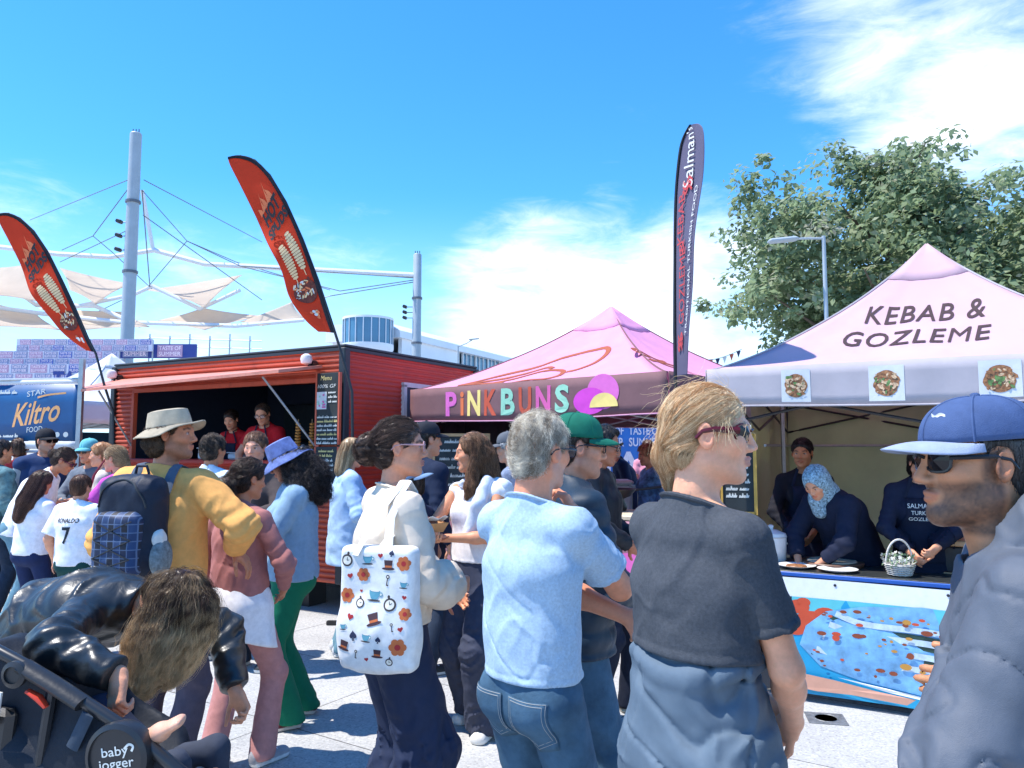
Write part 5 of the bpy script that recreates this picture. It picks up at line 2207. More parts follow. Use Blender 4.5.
blue_tb = mat('blue_event_banner', lin(50, 120, 196), .5, var=.1, vscale=3)


def event_banner():
    Y = 12.2
    a, b = at(585, 500, Y), at(672, 427, Y)
    W, H = b.x - a.x + .5, b.z - a.z + .08
    root = empty('event_banner', (a.x, Y, 0), 0, 'bright blue banner with white words behind the open pink tent', 'banner')
    m = MB(); m.box((W / 2, .03, a.z + H / 2), (W, .04, H)); bd_ = m.build('sheet', blue_tb, root)
    m = MB()
    for j in range(3):
        cx = .12 + .60 * j + .25
        put_text(m, 'TASTE OF', lambda x, y: (cx + x, -.002, a.z + H - .14 + y), h=.13, w=.52, bold=.03)
        put_text(m, 'SUMMER', lambda x, y: (cx + x, -.002, a.z + H - .32 + y), h=.14, w=.52, bold=.03)
    put_text(m, 'TASTE', lambda x, y: (W / 2 + x, -.002, a.z + H - .66 + y), h=.38, w=1.5, bold=.05)
    m.build('lettering', mat('white_print', (.78, .76, .80), .5), bd_)
    for x in (.04, W - .04):
        m = MB(); m.tube([(x, .1, 0), (x, .1, a.z + H)], .025, 8); m.build('post', steel, root)


event_banner()


def mast(px, ptop, Y, r, label, lamps=()):
    p = at(px, ptop, Y)
    root = empty('mast', (p.x, Y, 0), 0, label, 'mast', 'steel masts of the shade sails')
    m = MB(); m.lathe([(r * 1.15, 0), (r * 1.05, p.z * .5), (r * .95, p.z - .05), (r * .8, p.z)], (0, 0, 0), 20)
    m.build('pole', pole_grey, root, True)
    m = MB()
    for f in (.60, .80):
        m.lathe([(r * 1.06, p.z * f - .05), (r * 1.22, p.z * f - .05), (r * 1.22, p.z * f + .05), (r * 1.06, p.z * f + .05)], (0, 0, 0), 16)
    m.build('clamp_band', cable_m, root)
    m = MB()
    for k in range(3):
        m.tube([(r * .5 * (k - 1), 0, p.z - .02), (r * .5 * (k - 1), 0, p.z + .16)], .025, 5)
    m.build('cable_lug', cable_m, root)
    for (dx, zz) in lamps:
        m = MB()
        m.tube([(0, 0, zz), (dx, 0, zz)], .02, 6)
        m.box((dx, -.08, zz), (.22, .26, .15), Matrix.Rotation(R(18), 3, 'Y'), .03)
        m.build('floodlight', black_metal, root)
    return root, p


m1r, m1 = mast(136, 133, 30, .24, 'tall grey steel mast behind the red kiosk holding the sail cables', [(-.48, at(0, 222, 30).z), (-.48, at(0, 236, 30).z), (-.48, at(0, 250, 30).z)])
m2r, m2 = mast(417.5, 254, 38, .22, 'shorter grey mast by the white hall at the end of the white boom', [(-.6, at(0, 307, 38).z), (-.6, at(0, 312.5, 38).z), (-.6, at(0, 318, 38).z)])
sail_m = mat('cream_sail_cloth', lin(234, 222, 208), .8, var=.05, vscale=.6, trans=.68, spec=.2)


def sail(pts, label):
    """pts: four (px, py, depth) corners"""
    P = [at(*p) for p in pts]
    c = sum(P, Vector()) / 4
    m = MB()

    def f(u, v):
        q = P[0].lerp(P[1], u).lerp(P[3].lerp(P[2], u), v)
        e = 1 - .09 * (sin(pi * u) * (abs(2 * v - 1) ** 2) + sin(pi * v) * (abs(2 * u - 1) ** 2))
        q = c + (q - c) * e
        return q - c - Vector((0, 0, .25 * sin(pi * u) * sin(pi * v)))
    m.grid(f, 14, 14)
    o = m.build('shade_sail', sail_m, None, True, .02)
    o.location = c
    return tag(o, label, 'shade sail', 'cream shade sails between the masts')


sail([(-20, 268, 40), (32, 264, 37), (46, 303, 34), (-20, 294, 34)], 'cream shade sail behind the outer red flag at the left edge')
sail([(60, 268, 40), (131, 284, 40), (96, 304, 34), (70, 290, 36)], 'cream shade sail just left of the tall mast')
sail([(146, 290, 40), (242, 275, 40), (204, 308, 34), (178, 296, 36)], 'cream shade sail right of the tall mast with a long pointed end')
sail([(38, 308, 38), (128, 312, 38), (150, 327, 33), (84, 330, 33)], 'low cream shade sail spanning under the tall mast')
sail([(152, 322, 36), (203, 308, 39), (262, 316, 39), (205, 330, 33)], 'low cream shade sail directly above the kiosk roof')
sail([(240, 322, 37), (292, 302, 40), (304, 318, 40), (262, 326, 34)], 'small cream shade sail behind the taller red flag')
sail([(-20, 300, 36), (34, 312, 38), (60, 330, 33), (-20, 326, 32)], 'low cream shade sail in the lower left corner of the canopy')
# white tubes of the sail frame
steel_w = paint('white_steel_tube', (.72, .74, .76), .4)
for k, (pts, lb) in enumerate(((((0, 247, 39), (58, 254, 38), (110, 257, 38), (154, 250, 38), (205, 264, 38), (300, 269, 38), (414, 275, 38)), 'long white boom running from the left edge to the shorter mast'),
                               (((142, 190, 37), (153, 249, 38)), 'white strut sloping down from the tall mast'),
                               (((70, 308, 36), (135, 294, 36), (152, 286, 36)), 'white beam rising to the tall mast under the sails'),
                               (((152, 286, 36), (200, 309, 36), (240, 290, 36)), 'white beam bent in a V right of the tall mast'),
                               (((0, 308, 35), (45, 314, 35), (120, 322, 35), (236, 326, 35), (304, 320, 35)), 'lowest white beam under the shade sails'),
                               (((0, 280, 38), (36, 305, 36), (95, 306, 36), (140, 326, 35)), 'white zigzag beam behind the outer red flag'))):
    m = MB()
    P = [at(*p) for p in pts]
    m.tube([p - P[0] for p in P], .13 if k == 0 else .10, 8)
    o = m.build('canopy_beam', steel_w, None, True)
    o.location = P[0]
    tag(o, lb, 'beam', 'white steel beams of the shade canopy')
m = MB()
topm = at(133, 185, 30)
for pts in (((128, 189, 30), (93, 236, 34), (62, 250, 37)), ((142, 190, 30), (187, 241, 34), (240, 266, 37), (414, 278, 38)), ((128, 180, 30), (30, 220, 45)), ((144, 180, 30), (262, 242, 45)),
            ((187, 241, 34), (147, 288, 36), (60, 330, 40)), ((93, 236, 34), (112, 252, 36), (152, 289, 36)), ((414, 282, 38), (330, 296, 36), (300, 304, 36)), ((414, 280, 38), (340, 291, 36), (240, 266, 37)),
            ((142, 190, 30), (150, 288, 36)), ((143, 215, 31), (262, 300, 38)), ((187, 241, 34), (236, 262, 40), (330, 290, 45)), ((128, 230, 31), (60, 262, 38))):
    P = [at(*p) for p in pts]
    m.tube([p - topm for p in P], .022, 4)
o = m.build('cable_net', cable_m); o.location = topm
tag(o, 'dark steel cables fanning from the tall mast to the sails', 'cables')

# white hall with a glass drum
hall_w = paint('hall_white', (.78, .80, .82), .4, vscale=.3)
glass = mat('tinted_glass', lin(70, 120, 150), .08, 0, var=.25, vscale=.35, spec=.8)
A, B_ = at(399, 323, 55), at(545, 360, 80)
hd_ = Vector((B_.x - A.x, B_.y - A.y, 0)); hl = hd_.length; hd_.normalize(); hn = Vector((-hd_.y, hd_.x, 0))
root = empty('hall', (A.x, A.y, 0), 0, 'long white hall with sloping roof and a band of blue windows', 'building')
ht = A.z
hp_ = lambda x, y, z: hd_ * x + hn * y + Vector((0, 0, z))
m = MB()
zw0, zw1 = ht - 2.75, ht - 1.15
m.add([hp_(0, 0, 0), hp_(hl + 8, 0, 0), hp_(hl + 8, 0, zw0), hp_(0, 0, zw0)] + [hp_(0, 6, 0), hp_(hl + 8, 6, 0), hp_(hl + 8, 6, ht), hp_(0, 6, ht)], [(0, 1, 2, 3), (4, 7, 6, 5), (0, 3, 7, 4), (1, 5, 6, 2)])
m.box(hp_(4.4, -.05, (zw0 + zw1) / 2), (8.6, .3, zw1 - zw0), Matrix.Rotation(math.atan2(hd_.y, hd_.x), 3, 'Z'))
m.build('wall', hall_w, root)
m = MB()
for (x0_, x1_) in ((-.6, hl + 8.5),):
    pr = [(-.5, zw1), (-.5, zw1 + .5), (1.2, ht + .15), (6.2, ht + .15), (6.2, zw1)]
    n_ = len(pr)
    vs = [hp_(x0_, y, z) for y, z in pr] + [hp_(x1_, y, z) for y, z in pr]
    m.add(vs, [tuple(range(n_)), tuple(range(2 * n_ - 1, n_ - 1, -1))] + [(i, n_ + i, n_ + (i + 1) % n_, (i + 1) % n_) for i in range(n_)])
m.build('roof', hall_w, root)
RH = Matrix.Rotation(math.atan2(hd_.y, hd_.x), 3, 'Z')
for k in range(9):
    x = 9.6 + 2.35 * k
    m = MB(); m.box(hp_(x + 1.1, .12, (zw0 + zw1) / 2), (2.2, .1, zw1 - zw0), RH)
    wd = m.build('window', glass, root)
    m = MB()
    m.box(hp_(x, .0, (zw0 + zw1) / 2), (.12, .14, zw1 - zw0), RH); m.box(hp_(x + .75, .02, (zw0 + zw1) / 2), (.06, .1, zw1 - zw0), RH); m.box(hp_(x + 1.5, .02, (zw0 + zw1) / 2), (.06, .1, zw1 - zw0), RH)
    m.build('window_frame', hall_w, wd)
dcn = at(368, 340, 54)
rr = at(393, 340, 54).x - dcn.x
zt_, zb_ = at(368, 321, 54).z, at(368, 345, 54).z
root = empty('glass_drum', (dcn.x, 54, 0), 0, 'round glass drum of the white hall above the kiosk roof', 'building')
m = MB(); m.lathe([(rr * .98, zb_), (rr * .98, zt_)], (0, 0, 0), 40); m.build('glazing', glass, root, True)
m = MB()
m.lathe([(rr * .9, zt_), (rr * 1.02, zt_), (rr * 1.02, zt_ + .16), (rr * .9, zt_ + .2)], (0, 0, 0), 40)
m.lathe([(rr * .8, 0), (rr * .8, zb_ - 1), (rr * 1.02, zb_ - .35), (rr * 1.02, zb_), (rr * .5, zb_)], (0, 0, 0), 40)
for k in range(20):
    a = 2 * pi * k / 20
    m.box((rr * cos(a), rr * sin(a), (zt_ + zb_) / 2), (.06, .06, zt_ - zb_))
m.build('rim', hall_w, root, True)
# lamp by the hall and lamp by the tree


def street_lamp(px, py, Y, arm_px, label, r=.06):
    p = at(px, py, Y)
    root = empty('street_lamp', (p.x, Y, 0), 0, label, 'street lamp', 'street lamps')
    m = MB(); m.lathe([(r * 1.5, 0), (r * 1.4, 1.0), (r, 1.05), (r * .8, p.z)], (0, 0, 0), 14); m.build('pole', pole_grey, root, True)
    q = at(arm_px[0], arm_px[1], Y)
    m = MB(); m.tube([(0, 0, p.z - .05), ((q.x - p.x) * .5, 0, (p.z * .6 + q.z * .4) - .02), (q.x - p.x, 0, q.z)], r * .5, 8); m.build('arm', pole_grey, root, True)
    m = MB(); m.box((q.x - p.x, 0, q.z), (.62, .2, .09), Matrix.Rotation(R(-6), 3, 'Y'), .035); m.build('lamp_head', pole_grey, root)


street_lamp(823.5, 236, 15.5, (783, 240), 'grey street lamp standing in front of the leafy tree', .048)
street_lamp(458, 346, 44, (474, 339), 'thin street lamp in front of the white hall windows')

# trees: trunk, limbs, and a crown of leaves in clumps
bark = mat('bark', (.13, .10, .075), .9, var=.3, vscale=12, bump=.5, bscale=20, stretch=(1, 1, .3))


def leaf_mat():
    m = mat('leaves', None, .55, attr=True, var=.12, vscale=2.0, trans=.5, spec=.35)
    return m


def tree(px, py_top, Y, half_px, bottom_px, label, seed, n_clump, group, pxs=None):
    rg = np.random.default_rng(seed)
    top = at(px, py_top, Y)
    rx = at(px + half_px, 300, Y).x - at(px, 300, Y).x
    zb = at(px, bottom_px, Y).z
    H = top.z
    root = empty('tree', (top.x, Y, 0), 0, label, 'tree', group)
    zc = zb + (H - zb) * .42
    rz = H - zc
    m = MB()
    r0 = .028 * H
    trunk = [(0, 0, 0), (.1, .05, H * .14), (-.05, .1, H * .28), (.1, 0, H * .45), (.0, .05, H * .64), (.1, 0, H * .84)]
    m.tube(trunk, [r0 * 1.25, r0, r0 * .85, r0 * .62, r0 * .38, r0 * .12], 10)
    ends = []
    for k in range(16):
        f = .24 + .6 * k / 16
        z0 = H * f
        a = k * 2.4 + rg.uniform(-.3, .3)
        R_ = rx * (.95 - .5 * max(0, f - .45)) * rg.uniform(.75, 1.0)
        zz = z0 + H * rg.uniform(.06, .2)
        mid = (R_ * .45 * cos(a), R_ * .45 * sin(a), z0 + (zz - z0) * .35)
        e = (R_ * .9 * cos(a), R_ * .9 * sin(a), zz)
        m.tube([(0, .03, z0), mid, e], [r0 * .35, r0 * .2, r0 * .05], 6)
        ends.append((mid, e))
    m.build('trunk', bark, root, True)
    # clumps near an uneven crown surface
    def shell(lo_r, pw):
        d = rg.normal(0, 1, 3); d /= np.linalg.norm(d)
        lob = 1 + .15 * sin(3 * math.atan2(d[1], d[0]) + seed) + .14 * sin(5 * d[2] + 2 * d[0] * 3 + seed * 2) + .10 * sin(7 * d[0] + 4 * d[2])
        rad = rg.uniform(lo_r, 1.0) ** pw * lob
        zsc = rz if d[2] > 0 else (zc - zb)
        tap = 1.0 if d[2] < 0 else (1 - .30 * d[2] ** 2)
        return np.array((d[0] * rx * .9 * rad * tap, d[1] * rx * .85 * rad * tap, zc + d[2] * zsc * rad * .9))
    P = [shell(.1, .5) for _ in range(n_clump // 4)]
    big = [shell(.55, .5) for _ in range(max(40, n_clump // 11))]
    while len(P) < n_clump:
        P.append(big[rg.integers(len(big))] + rg.normal(0, 1, 3) * rx * np.array((.105, .105, .075)))
    P = np.array(P)
    per = 42
    sz = rg.uniform(.35, .75, len(P)) * rx / 5.2
    cen = np.repeat(P, per, 0)
    csz = np.repeat(sz, per)
    off = rg.normal(0, 1, (len(cen), 3)); off /= np.linalg.norm(off, axis=1, keepdims=True)
    off *= (rg.uniform(.15, 1, len(cen)) ** .5 * csz)[:, None] * np.array((1, 1, .72))
    c = cen + off
    nrm_ = off / np.linalg.norm(off, axis=1, keepdims=True) * .7 + rg.normal(0, .55, c.shape) + np.array((0, 0, .3)) + np.array(sdir) * .6
    nrm_ /= np.linalg.norm(nrm_, axis=1, keepdims=True)
    t1 = np.cross(nrm_, rg.normal(0, 1, c.shape)); t1 /= np.linalg.norm(t1, axis=1, keepdims=True)
    t2 = np.cross(nrm_, t1)
    ls = rg.uniform(.085, .155, len(c))[:, None] * (Y / 24) ** .5
    V = np.stack([c - t1 * ls, c - t2 * ls * .55 + nrm_ * ls * .15, c + t1 * ls, c + t2 * ls * .55 + nrm_ * ls * .15], 1).reshape(-1, 3)
    Q = np.arange(len(V)).reshape(-1, 4)
    base = A3((.225, .295, .165))
    v1 = np.repeat(rg.normal(0, .16, len(P)), per)[:, None]
    v2 = rg.normal(0, .22, (len(c), 1))
    col = base * (1.15 + v1 + v2) + A3((.02, .02, -.004)) * rg.uniform(0, 1, (len(c), 1))
    col = np.clip(col, .02, .4)
    me = raw_mesh('crown', V, Q, False, np.repeat(col, 4, 0))
    link('crown', me, leaf_mat(), root)


tree(884, 146, 24, 160, 372, 'big leafy green tree rising behind the blush kebab tent', 5, 1150, 'trees behind the tents')
tree(1048, 212, 27, 92, 380, 'second green tree cut off by the right edge', 11, 560, 'trees behind the tents')

# bunting
m = MB()
a, b = at(686, 358, 13), at(742, 349, 13)
m.tube([a.lerp(b, k / 8.) - Vector((0, 0, .10 * sin(pi * k / 8.))) - a for k in range(9)], .006, 4)
for k in range(8):
    p = a.lerp(b, (k + .5) / 8.) - Vector((0, 0, .10 * sin(pi * (k + .5) / 8.))) - a
    m.mi(1 + k % 3)
    m.add([p + Vector((-.04, 0, 0)), p + Vector((.04, 0, 0)), p + Vector((0, .01, -.12)), p + Vector((-.04, .006, 0)), p + Vector((.04, .006, 0)), p + Vector((0, .016, -.12))], [(0, 1, 2), (5, 4, 3), (0, 3, 4, 1), (1, 4, 5, 2), (2, 5, 3, 0)])
o = m.build('bunting', [cable_m, pm[3], paint('navy_flag', lin(30, 50, 80), .7), paint('cream_flag', lin(220, 215, 205), .7)])
o.location = a
tag(o, 'string of small triangular flags hung between the tents', 'bunting')

# drain cover
c = Vector((2.05, 4.83, 0))
dcp = onz = None


def on_ground(px, py, z=0.0):
    a, b = ray(px, py)
    Y = (z - CAMZ) / b
    return Vector((a * Y, Y, z))


g0 = on_ground(826, 719)
root = empty('drain_cover', g0, R(-12), 'small square metal drain cover set in the paving by the banner', 'drain cover')
m = MB(); m.box((0, 0, .003), (.22, .19, .006), None, .002); m.build('plate', mat('worn_steel', (.20, .21, .22), .5, .5, var=.3, vscale=30, bump=.3, bscale=80), root)
m = MB(); m.lathe([(.062, .0062), (.066, .009), (.070, .0062)], (0, 0, 0), 20); m.build('ring', mat('worn_steel', (.2, .2, .2)), root)
# ------------------------------------------------------------------ props on and around the stalls


def march(f, P, d, it=40, k=.7):
    """slide points along d until they meet the surface of f"""
    P = A3(P).copy()
    d = nrm(d)
    P0 = P.copy()
    for _ in range(it):
        P = P + d * (np.clip(f(P), -.2, .2) * k)[:, None]
    bad = np.abs(f(P)) > .012
    if bad.any() and not bad.all():
        t = np.median(((P - P0) @ d)[~bad])
        P[bad] = P0[bad] + d * t
    elif bad.all():
        P = P0
    return P


def on_skin(mb, f, pts2, faces, fr, d, off=.002):
    """2D points (x right, y up) in frame fr = (origin, right, up) carried along d onto f"""
    o, r_, u_ = [A3(x) for x in fr]
    P = o + A3(pts2)[:, :1] * r_ + A3(pts2)[:, 1:2] * u_
    Q = march(f, P, d) - nrm(d) * off
    mb.add([tuple(float(c) for c in q) for q in Q], faces)


def grid2(x0, x1, y0, y1, nx, ny):
    p = [(x0 + (x1 - x0) * i / nx, y0 + (y1 - y0) * j / ny) for j in range(ny + 1) for i in range(nx + 1)]
    f = [(j * (nx + 1) + i, j * (nx + 1) + i + 1, (j + 1) * (nx + 1) + i + 1, (j + 1) * (nx + 1) + i) for j in range(ny) for i in range(nx)]
    return p, f


def fan2(pts):
    c = (sum(p[0] for p in pts) / len(pts), sum(p[1] for p in pts) / len(pts))
    return [c] + list(pts), [(0, i + 1, i + 2) for i in range(len(pts) - 1)] + [(0, len(pts), 1)]


# --- the pink tent's counter: a skirted table along the front and a black wall inside
pfr = lambda x, y, z: PT.c0 + PT.d * x + PT.n * y + Vector((0, 0, z))
RP = Matrix.Rotation(math.atan2(PT.d.y, PT.d.x), 3, 'Z')
o_ = pfr(1.6, .25, 0)
root = empty('serving_table', o_, 0, 'long table under mauve pink skirt and pale top in the pink tent', 'table')
m = MB(); m.box(pfr(1.6, .28, 1.03) - o_, (2.7, .6, .05), RP, .006)
m.build('tabletop', mat('pale_ply', lin(216, 198, 170), .55, var=.1, vscale=6, stretch=(1, 6, 1)), root)
m = MB(); m.box(pfr(1.6, -.035, 1.0) - o_, (2.72, .012, .045), RP); m.build('edge_strip', mat('ribbed_black', (.03, .028, .03), .6, var=.5, vscale=60), root)
m = MB(); m.grid(lambda u, t: pfr(.25 + 2.7 * u, -.05 - .018 * sin(u * 40) * (1 - t) - .03 * (1 - t), .015 + 1.0 * t) - o_, 90, 8)
sk_ = m.build('skirt', mat('mauve_skirt', lin(176, 128, 142), .85, var=.08, vscale=5, fine=.3, trans=.1), root, True, .004)
m = MB()
for k, (x, z, rx_, rz_, mi_) in enumerate(((2.66, .62, .17, .15, 0), (2.52, .55, .18, .13, 1), (2.70, .46, .15, .12, 2))):
    m.mi(mi_); fan(m, ell_pts(x, z, rx_, rz_, 26), lambda a, b: pfr(a, -.075 - .004 * k - .018 * sin((a - .25) / 2.7 * 40) * (1 - b), b) - o_)
m.build('bun_emblem', [pm[0], pm[6], pm[2]], sk_)
for x in (.4, 2.8):
    for y in (.08, .5):
        m = MB(); m.box(pfr(x, y, .5) - o_, (.04, .04, 1.0), RP); m.build('leg', steel, root)
bl = cloth('black_canvas', (.012, .014, .020))
o2 = pfr(.85, .7, 0)
m = MB(); m.grid(lambda u, t: pfr(.08 + 1.75 * u, .72 + .02 * sin(u * 31), .02 + 2.1 * t) - o2, 60, 3)
m.grid(lambda u, t: pfr(.06 + .015 * sin(u * 20), .05 + .7 * u, .02 + 2.1 * t) - o2, 20, 3)
o = m.build('fabric_screen', bl, None, True, .004); o.location = o2
tag(o, 'black fabric screen hung inside the left half of the pink tent', 'fabric screen')
# the black chalk board
cb = at(461, 478, 7.3)
root = empty('chalkboard', (cb.x, 7.3, 1.06), 0, 'chalk menu board in a wooden frame standing under the pink tent', 'menu board')
za, zb2 = at(461, 519, 7.3).z - 1.06, at(461, 435, 7.3).z - 1.06
hw_ = (at(489, 478, 7.3).x - at(434, 478, 7.3).x) / 2
m = MB(); m.box((0, 0, (za + zb2) / 2), (hw_ * 2, .015, zb2 - za)); m.build('board', board_black, root)
m = MB()
for sx in (-1, 1):
    m.box((sx * hw_, -.002, (za + zb2) / 2), (.028, .03, zb2 - za + .028))
for zz in (za, zb2):
    m.box((0, -.004, zz), (hw_ * 2, .03, .028))
m.build('frame', wood, root)
m = MB()
for k in range(9):
    zz = zb2 - .06 - k * (zb2 - za - .1) / 8.6
    scrawl(m, lambda a, b: Vector((a, -.010, zz + b)), hw_ * (1.55 if k else 1.2), .045, 50 + k)
m.build('writing', chalk, root)
m = MB()
for sx in (-1, 1):
    m.tube([(sx * hw_ * .7, .03, zb2 * .8), (sx * hw_ * .7, .14, 0)], .012, 6)
m.build('prop', wood, root)
# pans and a crate at the right end of the pink counter
wk = pfr(2.25, .34, 1.055)
root = empty('wok', wk, 0, 'wide black pan on a burner on the pink stall table', 'pan')
m = MB(); m.lathe([(.09, .10), (.16, .13), (.21, .19), (.20, .19), (.15, .14), (.05, .115)], (0, 0, 0), 28); m.build('bowl', black_metal, root, True)
m = MB(); m.lathe([(.12, 0), (.13, .03), (.10, .10), (.09, .10)], (0, 0, 0), 18); m.build('burner', black_metal, root, True)
m = MB(); m.tube([(.19, 0, .18), (.42, -.06, .21)], .012, 8); m.build('handle', black_pl, root)
wk = pfr(1.72, .34, 1.055)
root = empty('griddle', wk, 0, 'flat black griddle plate beside the wide black pan', 'griddle')
m = MB(); m.box((0, 0, .06), (.46, .36, .05), RP, .01); m.build('plate', black_metal, root)
m = MB(); m.box((0, 0, .02), (.42, .32, .035), RP); m.build('base', black_pl, root)
cr = pfr(2.35, 1.8, 0)
root = empty('barrier', (1.55, 9.0, 0), 0, 'low grey slatted barrier behind the pink counter', 'barrier')
m = MB()
for k in range(15):
    m.box((-.6 + .09 * k, 0, .62), (.03, .02, 1.0))
m.build('slat', mat('grey_timber', (.28, .28, .25), .7, var=.2), root)
m = MB(); m.box((0, .02, 1.14), (1.36, .03, .05)); m.box((0, .02, .2), (1.36, .03, .05)); m.build('rail', steel, root)
root = empty('cool_box', (1.05, 8.55, 0), 0, 'white draped box behind the pink tent counter', 'box')
m = MB(); m.box((0, 0, .6), (.52, .4, 1.2), None, .03); m.build('body', paint('off_white_box', (.7, .72, .74), .6), root)
m = MB(); m.box((0, 0, 1.22), (.56, .44, .05), None, .02); m.build('lid', paint('off_white_box', (.7, .7, .7)), root)

# --- things on the kebab table


def disc_thing(name, x, y, r_, h, m_, label, cat, top=None, group=None, fill=None):
    p = kc(x, y, CZ)
    root = empty(name, p, 0, label, cat, group)
    mb = MB(); mb.lathe([(r_ * .6, 0), (r_ * .7, h * .3), (r_, h), (r_ * .96, h), (r_ * .66, h * .5), (r_ * .3, h * .42)], (0, 0, .001), 32)
    mb.build('dish', m_, root, True)
    if fill:
        mb = MB(); mb.lathe([(r_ * .55, h * .5), (r_ * .5, h * .9), (.01, h * 1.1)], (0, 0, 0), 20); mb.build('food', fill, root, True)
    return root


plate_w = paint('white_china', (.78, .78, .76), .25)
disc_thing('plate', .36, .16, .125, .02, plate_w, 'white plate with flat food left on the kebab counter', 'plate', fill=food, group='plates on the kebab counter')
disc_thing('plate', .62, .12, .125, .02, plate_w, 'empty white plate between the baking board and flower basket', 'plate', group='plates on the kebab counter')
root = empty('baking_board', kc(.55, .40, CZ), 0, 'round brown baking board with dough under the headscarfed cook', 'board')
m = MB(); m.lathe([(.20, 0), (.205, .008), (.205, .022), (.2, .028)], (0, 0, .001), 36); m.build('board', mat('dark_wood', (.16, .075, .045), .5, var=.25, vscale=14, stretch=(1, 6, 1)), root, True)
m = MB(); m.lathe([(.16, .029), (.155, .036), (.02, .04)], (0, 0, 0), 30); m.build('dough', mat('dough', (.62, .5, .36), .7, var=.15), root, True)
root = empty('pot', kc(.16, .36, CZ), 0, 'white lidded pot at the left end of the kebab counter', 'pot')
m = MB(); m.lathe([(.085, 0), (.10, .02), (.105, .17), (.11, .175), (.10, .175), (.09, .03)], (0, 0, .001), 28); m.build('body', plate_w, root, True)
m = MB(); m.lathe([(.108, .178), (.10, .20), (.04, .225), (.015, .225), (.022, .25), (.01, .258)], (0, 0, 0), 28); m.build('lid', plate_w, root, True)
for sx in (-1, 1):
    m = MB(); m.tube([(sx * .10, -.03, .13), (sx * .14, -.02, .135), (sx * .14, .02, .135), (sx * .10, .03, .13)], .008, 6); m.build('handle', plate_w, root)
# basket of flowers
root = empty('flower_basket', kc(.98, .14, CZ), 0, 'small white basket of white flowers on the kebab counter', 'basket')
wick = mat('white_wicker', (.66, .62, .55), .6, var=.25, vscale=70, bump=.8, bscale=90)
m = MB(); m.lathe([(.05, 0), (.065, .01), (.085, .075), (.088, .08), (.08, .078), (.05, .012)], (0, 0, .001), 26)
for k in range(6):
    z_ = .012 + .012 * k
    m.tube([((.066 + .019 * k / 5 + .003) * cos(a), (.066 + .019 * k / 5 + .003) * sin(a), z_ + .002 * sin(a * 13)) for a in np.linspace(0, 2 * pi, 40)], .004, 5, cap=False)
m.build('basket', wick, root, True)
m = MB(); m.tube([(.085 * cos(a), 0, .075 + .15 * sin(a)) for a in np.linspace(0, pi, 20)], .0065, 6); m.build('handle', wick, root, True)
r = random.Random(3)
m = MB(); m2 = MB()
for k in range(150):
    a, rr_, z_ = r.uniform(0, 6.28), .10 * r.random() ** .5, r.uniform(.07, .13)
    c = Vector((rr_ * cos(a), rr_ * sin(a), z_ + .02 * (1 - rr_ / .1)))
    t = Vector((r.gauss(0, 1), r.gauss(0, 1), r.gauss(.6, .6))).normalized()
    x_ = t.orthogonal().normalized(); y_ = t.cross(x_)
    if k % 3 == 0:
        for q in range(5):
            b = 2 * pi * q / 5
            dx = x_ * cos(b) + y_ * sin(b)
            dy = t.cross(dx)
            m2.add([c, c + dx * .009 + dy * .005, c + dx * .015 + t * .003, c + dx * .009 - dy * .005], [(0, 1, 2, 3)])
    else:
        m.add([c, c + x_ * .014 + y_ * .007, c + x_ * .028 + t * .006, c + x_ * .014 - y_ * .007], [(0, 1, 2, 3)])
m.build('leaves', mat('basket_leaf', (.16, .24, .13), .5, var=.3), root); m2.build('flowers', paint('white_petal', (.75, .74, .68), .6), root)
# bread pieces and the box grill
r = random.Random(5)
for k, (x, y, rz_, lb) in enumerate(((1.36, .16, .3, 'square cut bread piece nearest the flower basket'), (1.40, .27, .8, 'bread piece behind the square cut bread'), (1.52, .2, -.2, 'bread piece farthest along the kebab counter'))):
    p = kc(x, y, CZ)
    f = lambda P: rbox(P, (0, 0, .024), (.055, .042, .022), .012, rotm('Z', rz_ * 57)) - .003 * vnoise(P * 60)
    o = sdf_obj('bread', f, (-.09, -.09, -.01), (.09, .09, .07), .006, mat('bread_crust', lin(206, 170, 116), .75, var=.25, vscale=30, bump=.4, bscale=50), None)
    o.location = p
    tag(o, lb, 'bread', 'bread on the kebab counter')
gb = kc(1.22, .62, 0)
root = empty('box_grill', gb, 0, 'dark box grill with a pale wooden top beside the cooks', 'grill')
m = MB(); m.box((0, 0, .52), (.46, .42, .9), RK, .01); m.build('body', mat('grill_black', (.022, .024, .026), .5, var=.3), root)
m = MB(); m.box((0, 0, .99), (.5, .46, .035), RK, .006); m.build('top', mat('pale_board', lin(206, 160, 116), .6, var=.2, vscale=9, stretch=(1, 7, 1)), root)
for k in range(2):
    m = MB(); m.box(RK @ Vector((.0, -.222, .72 - .25 * k)), (.36, .02, .18), RK, .01); m.build('door', mat('pale_board', lin(206, 160, 116)), root)
m = MB()
for k in range(5):
    m.lathe([(.06, 1.008 + .006 * k), (.066, 1.011 + .006 * k), (.06, 1.014 + .006 * k)], (.03 * sin(k * 2), .04 * cos(k * 3), 0), 18)
m.build('flatbread', mat('bread_crust', lin(206, 170, 116)), root, True)
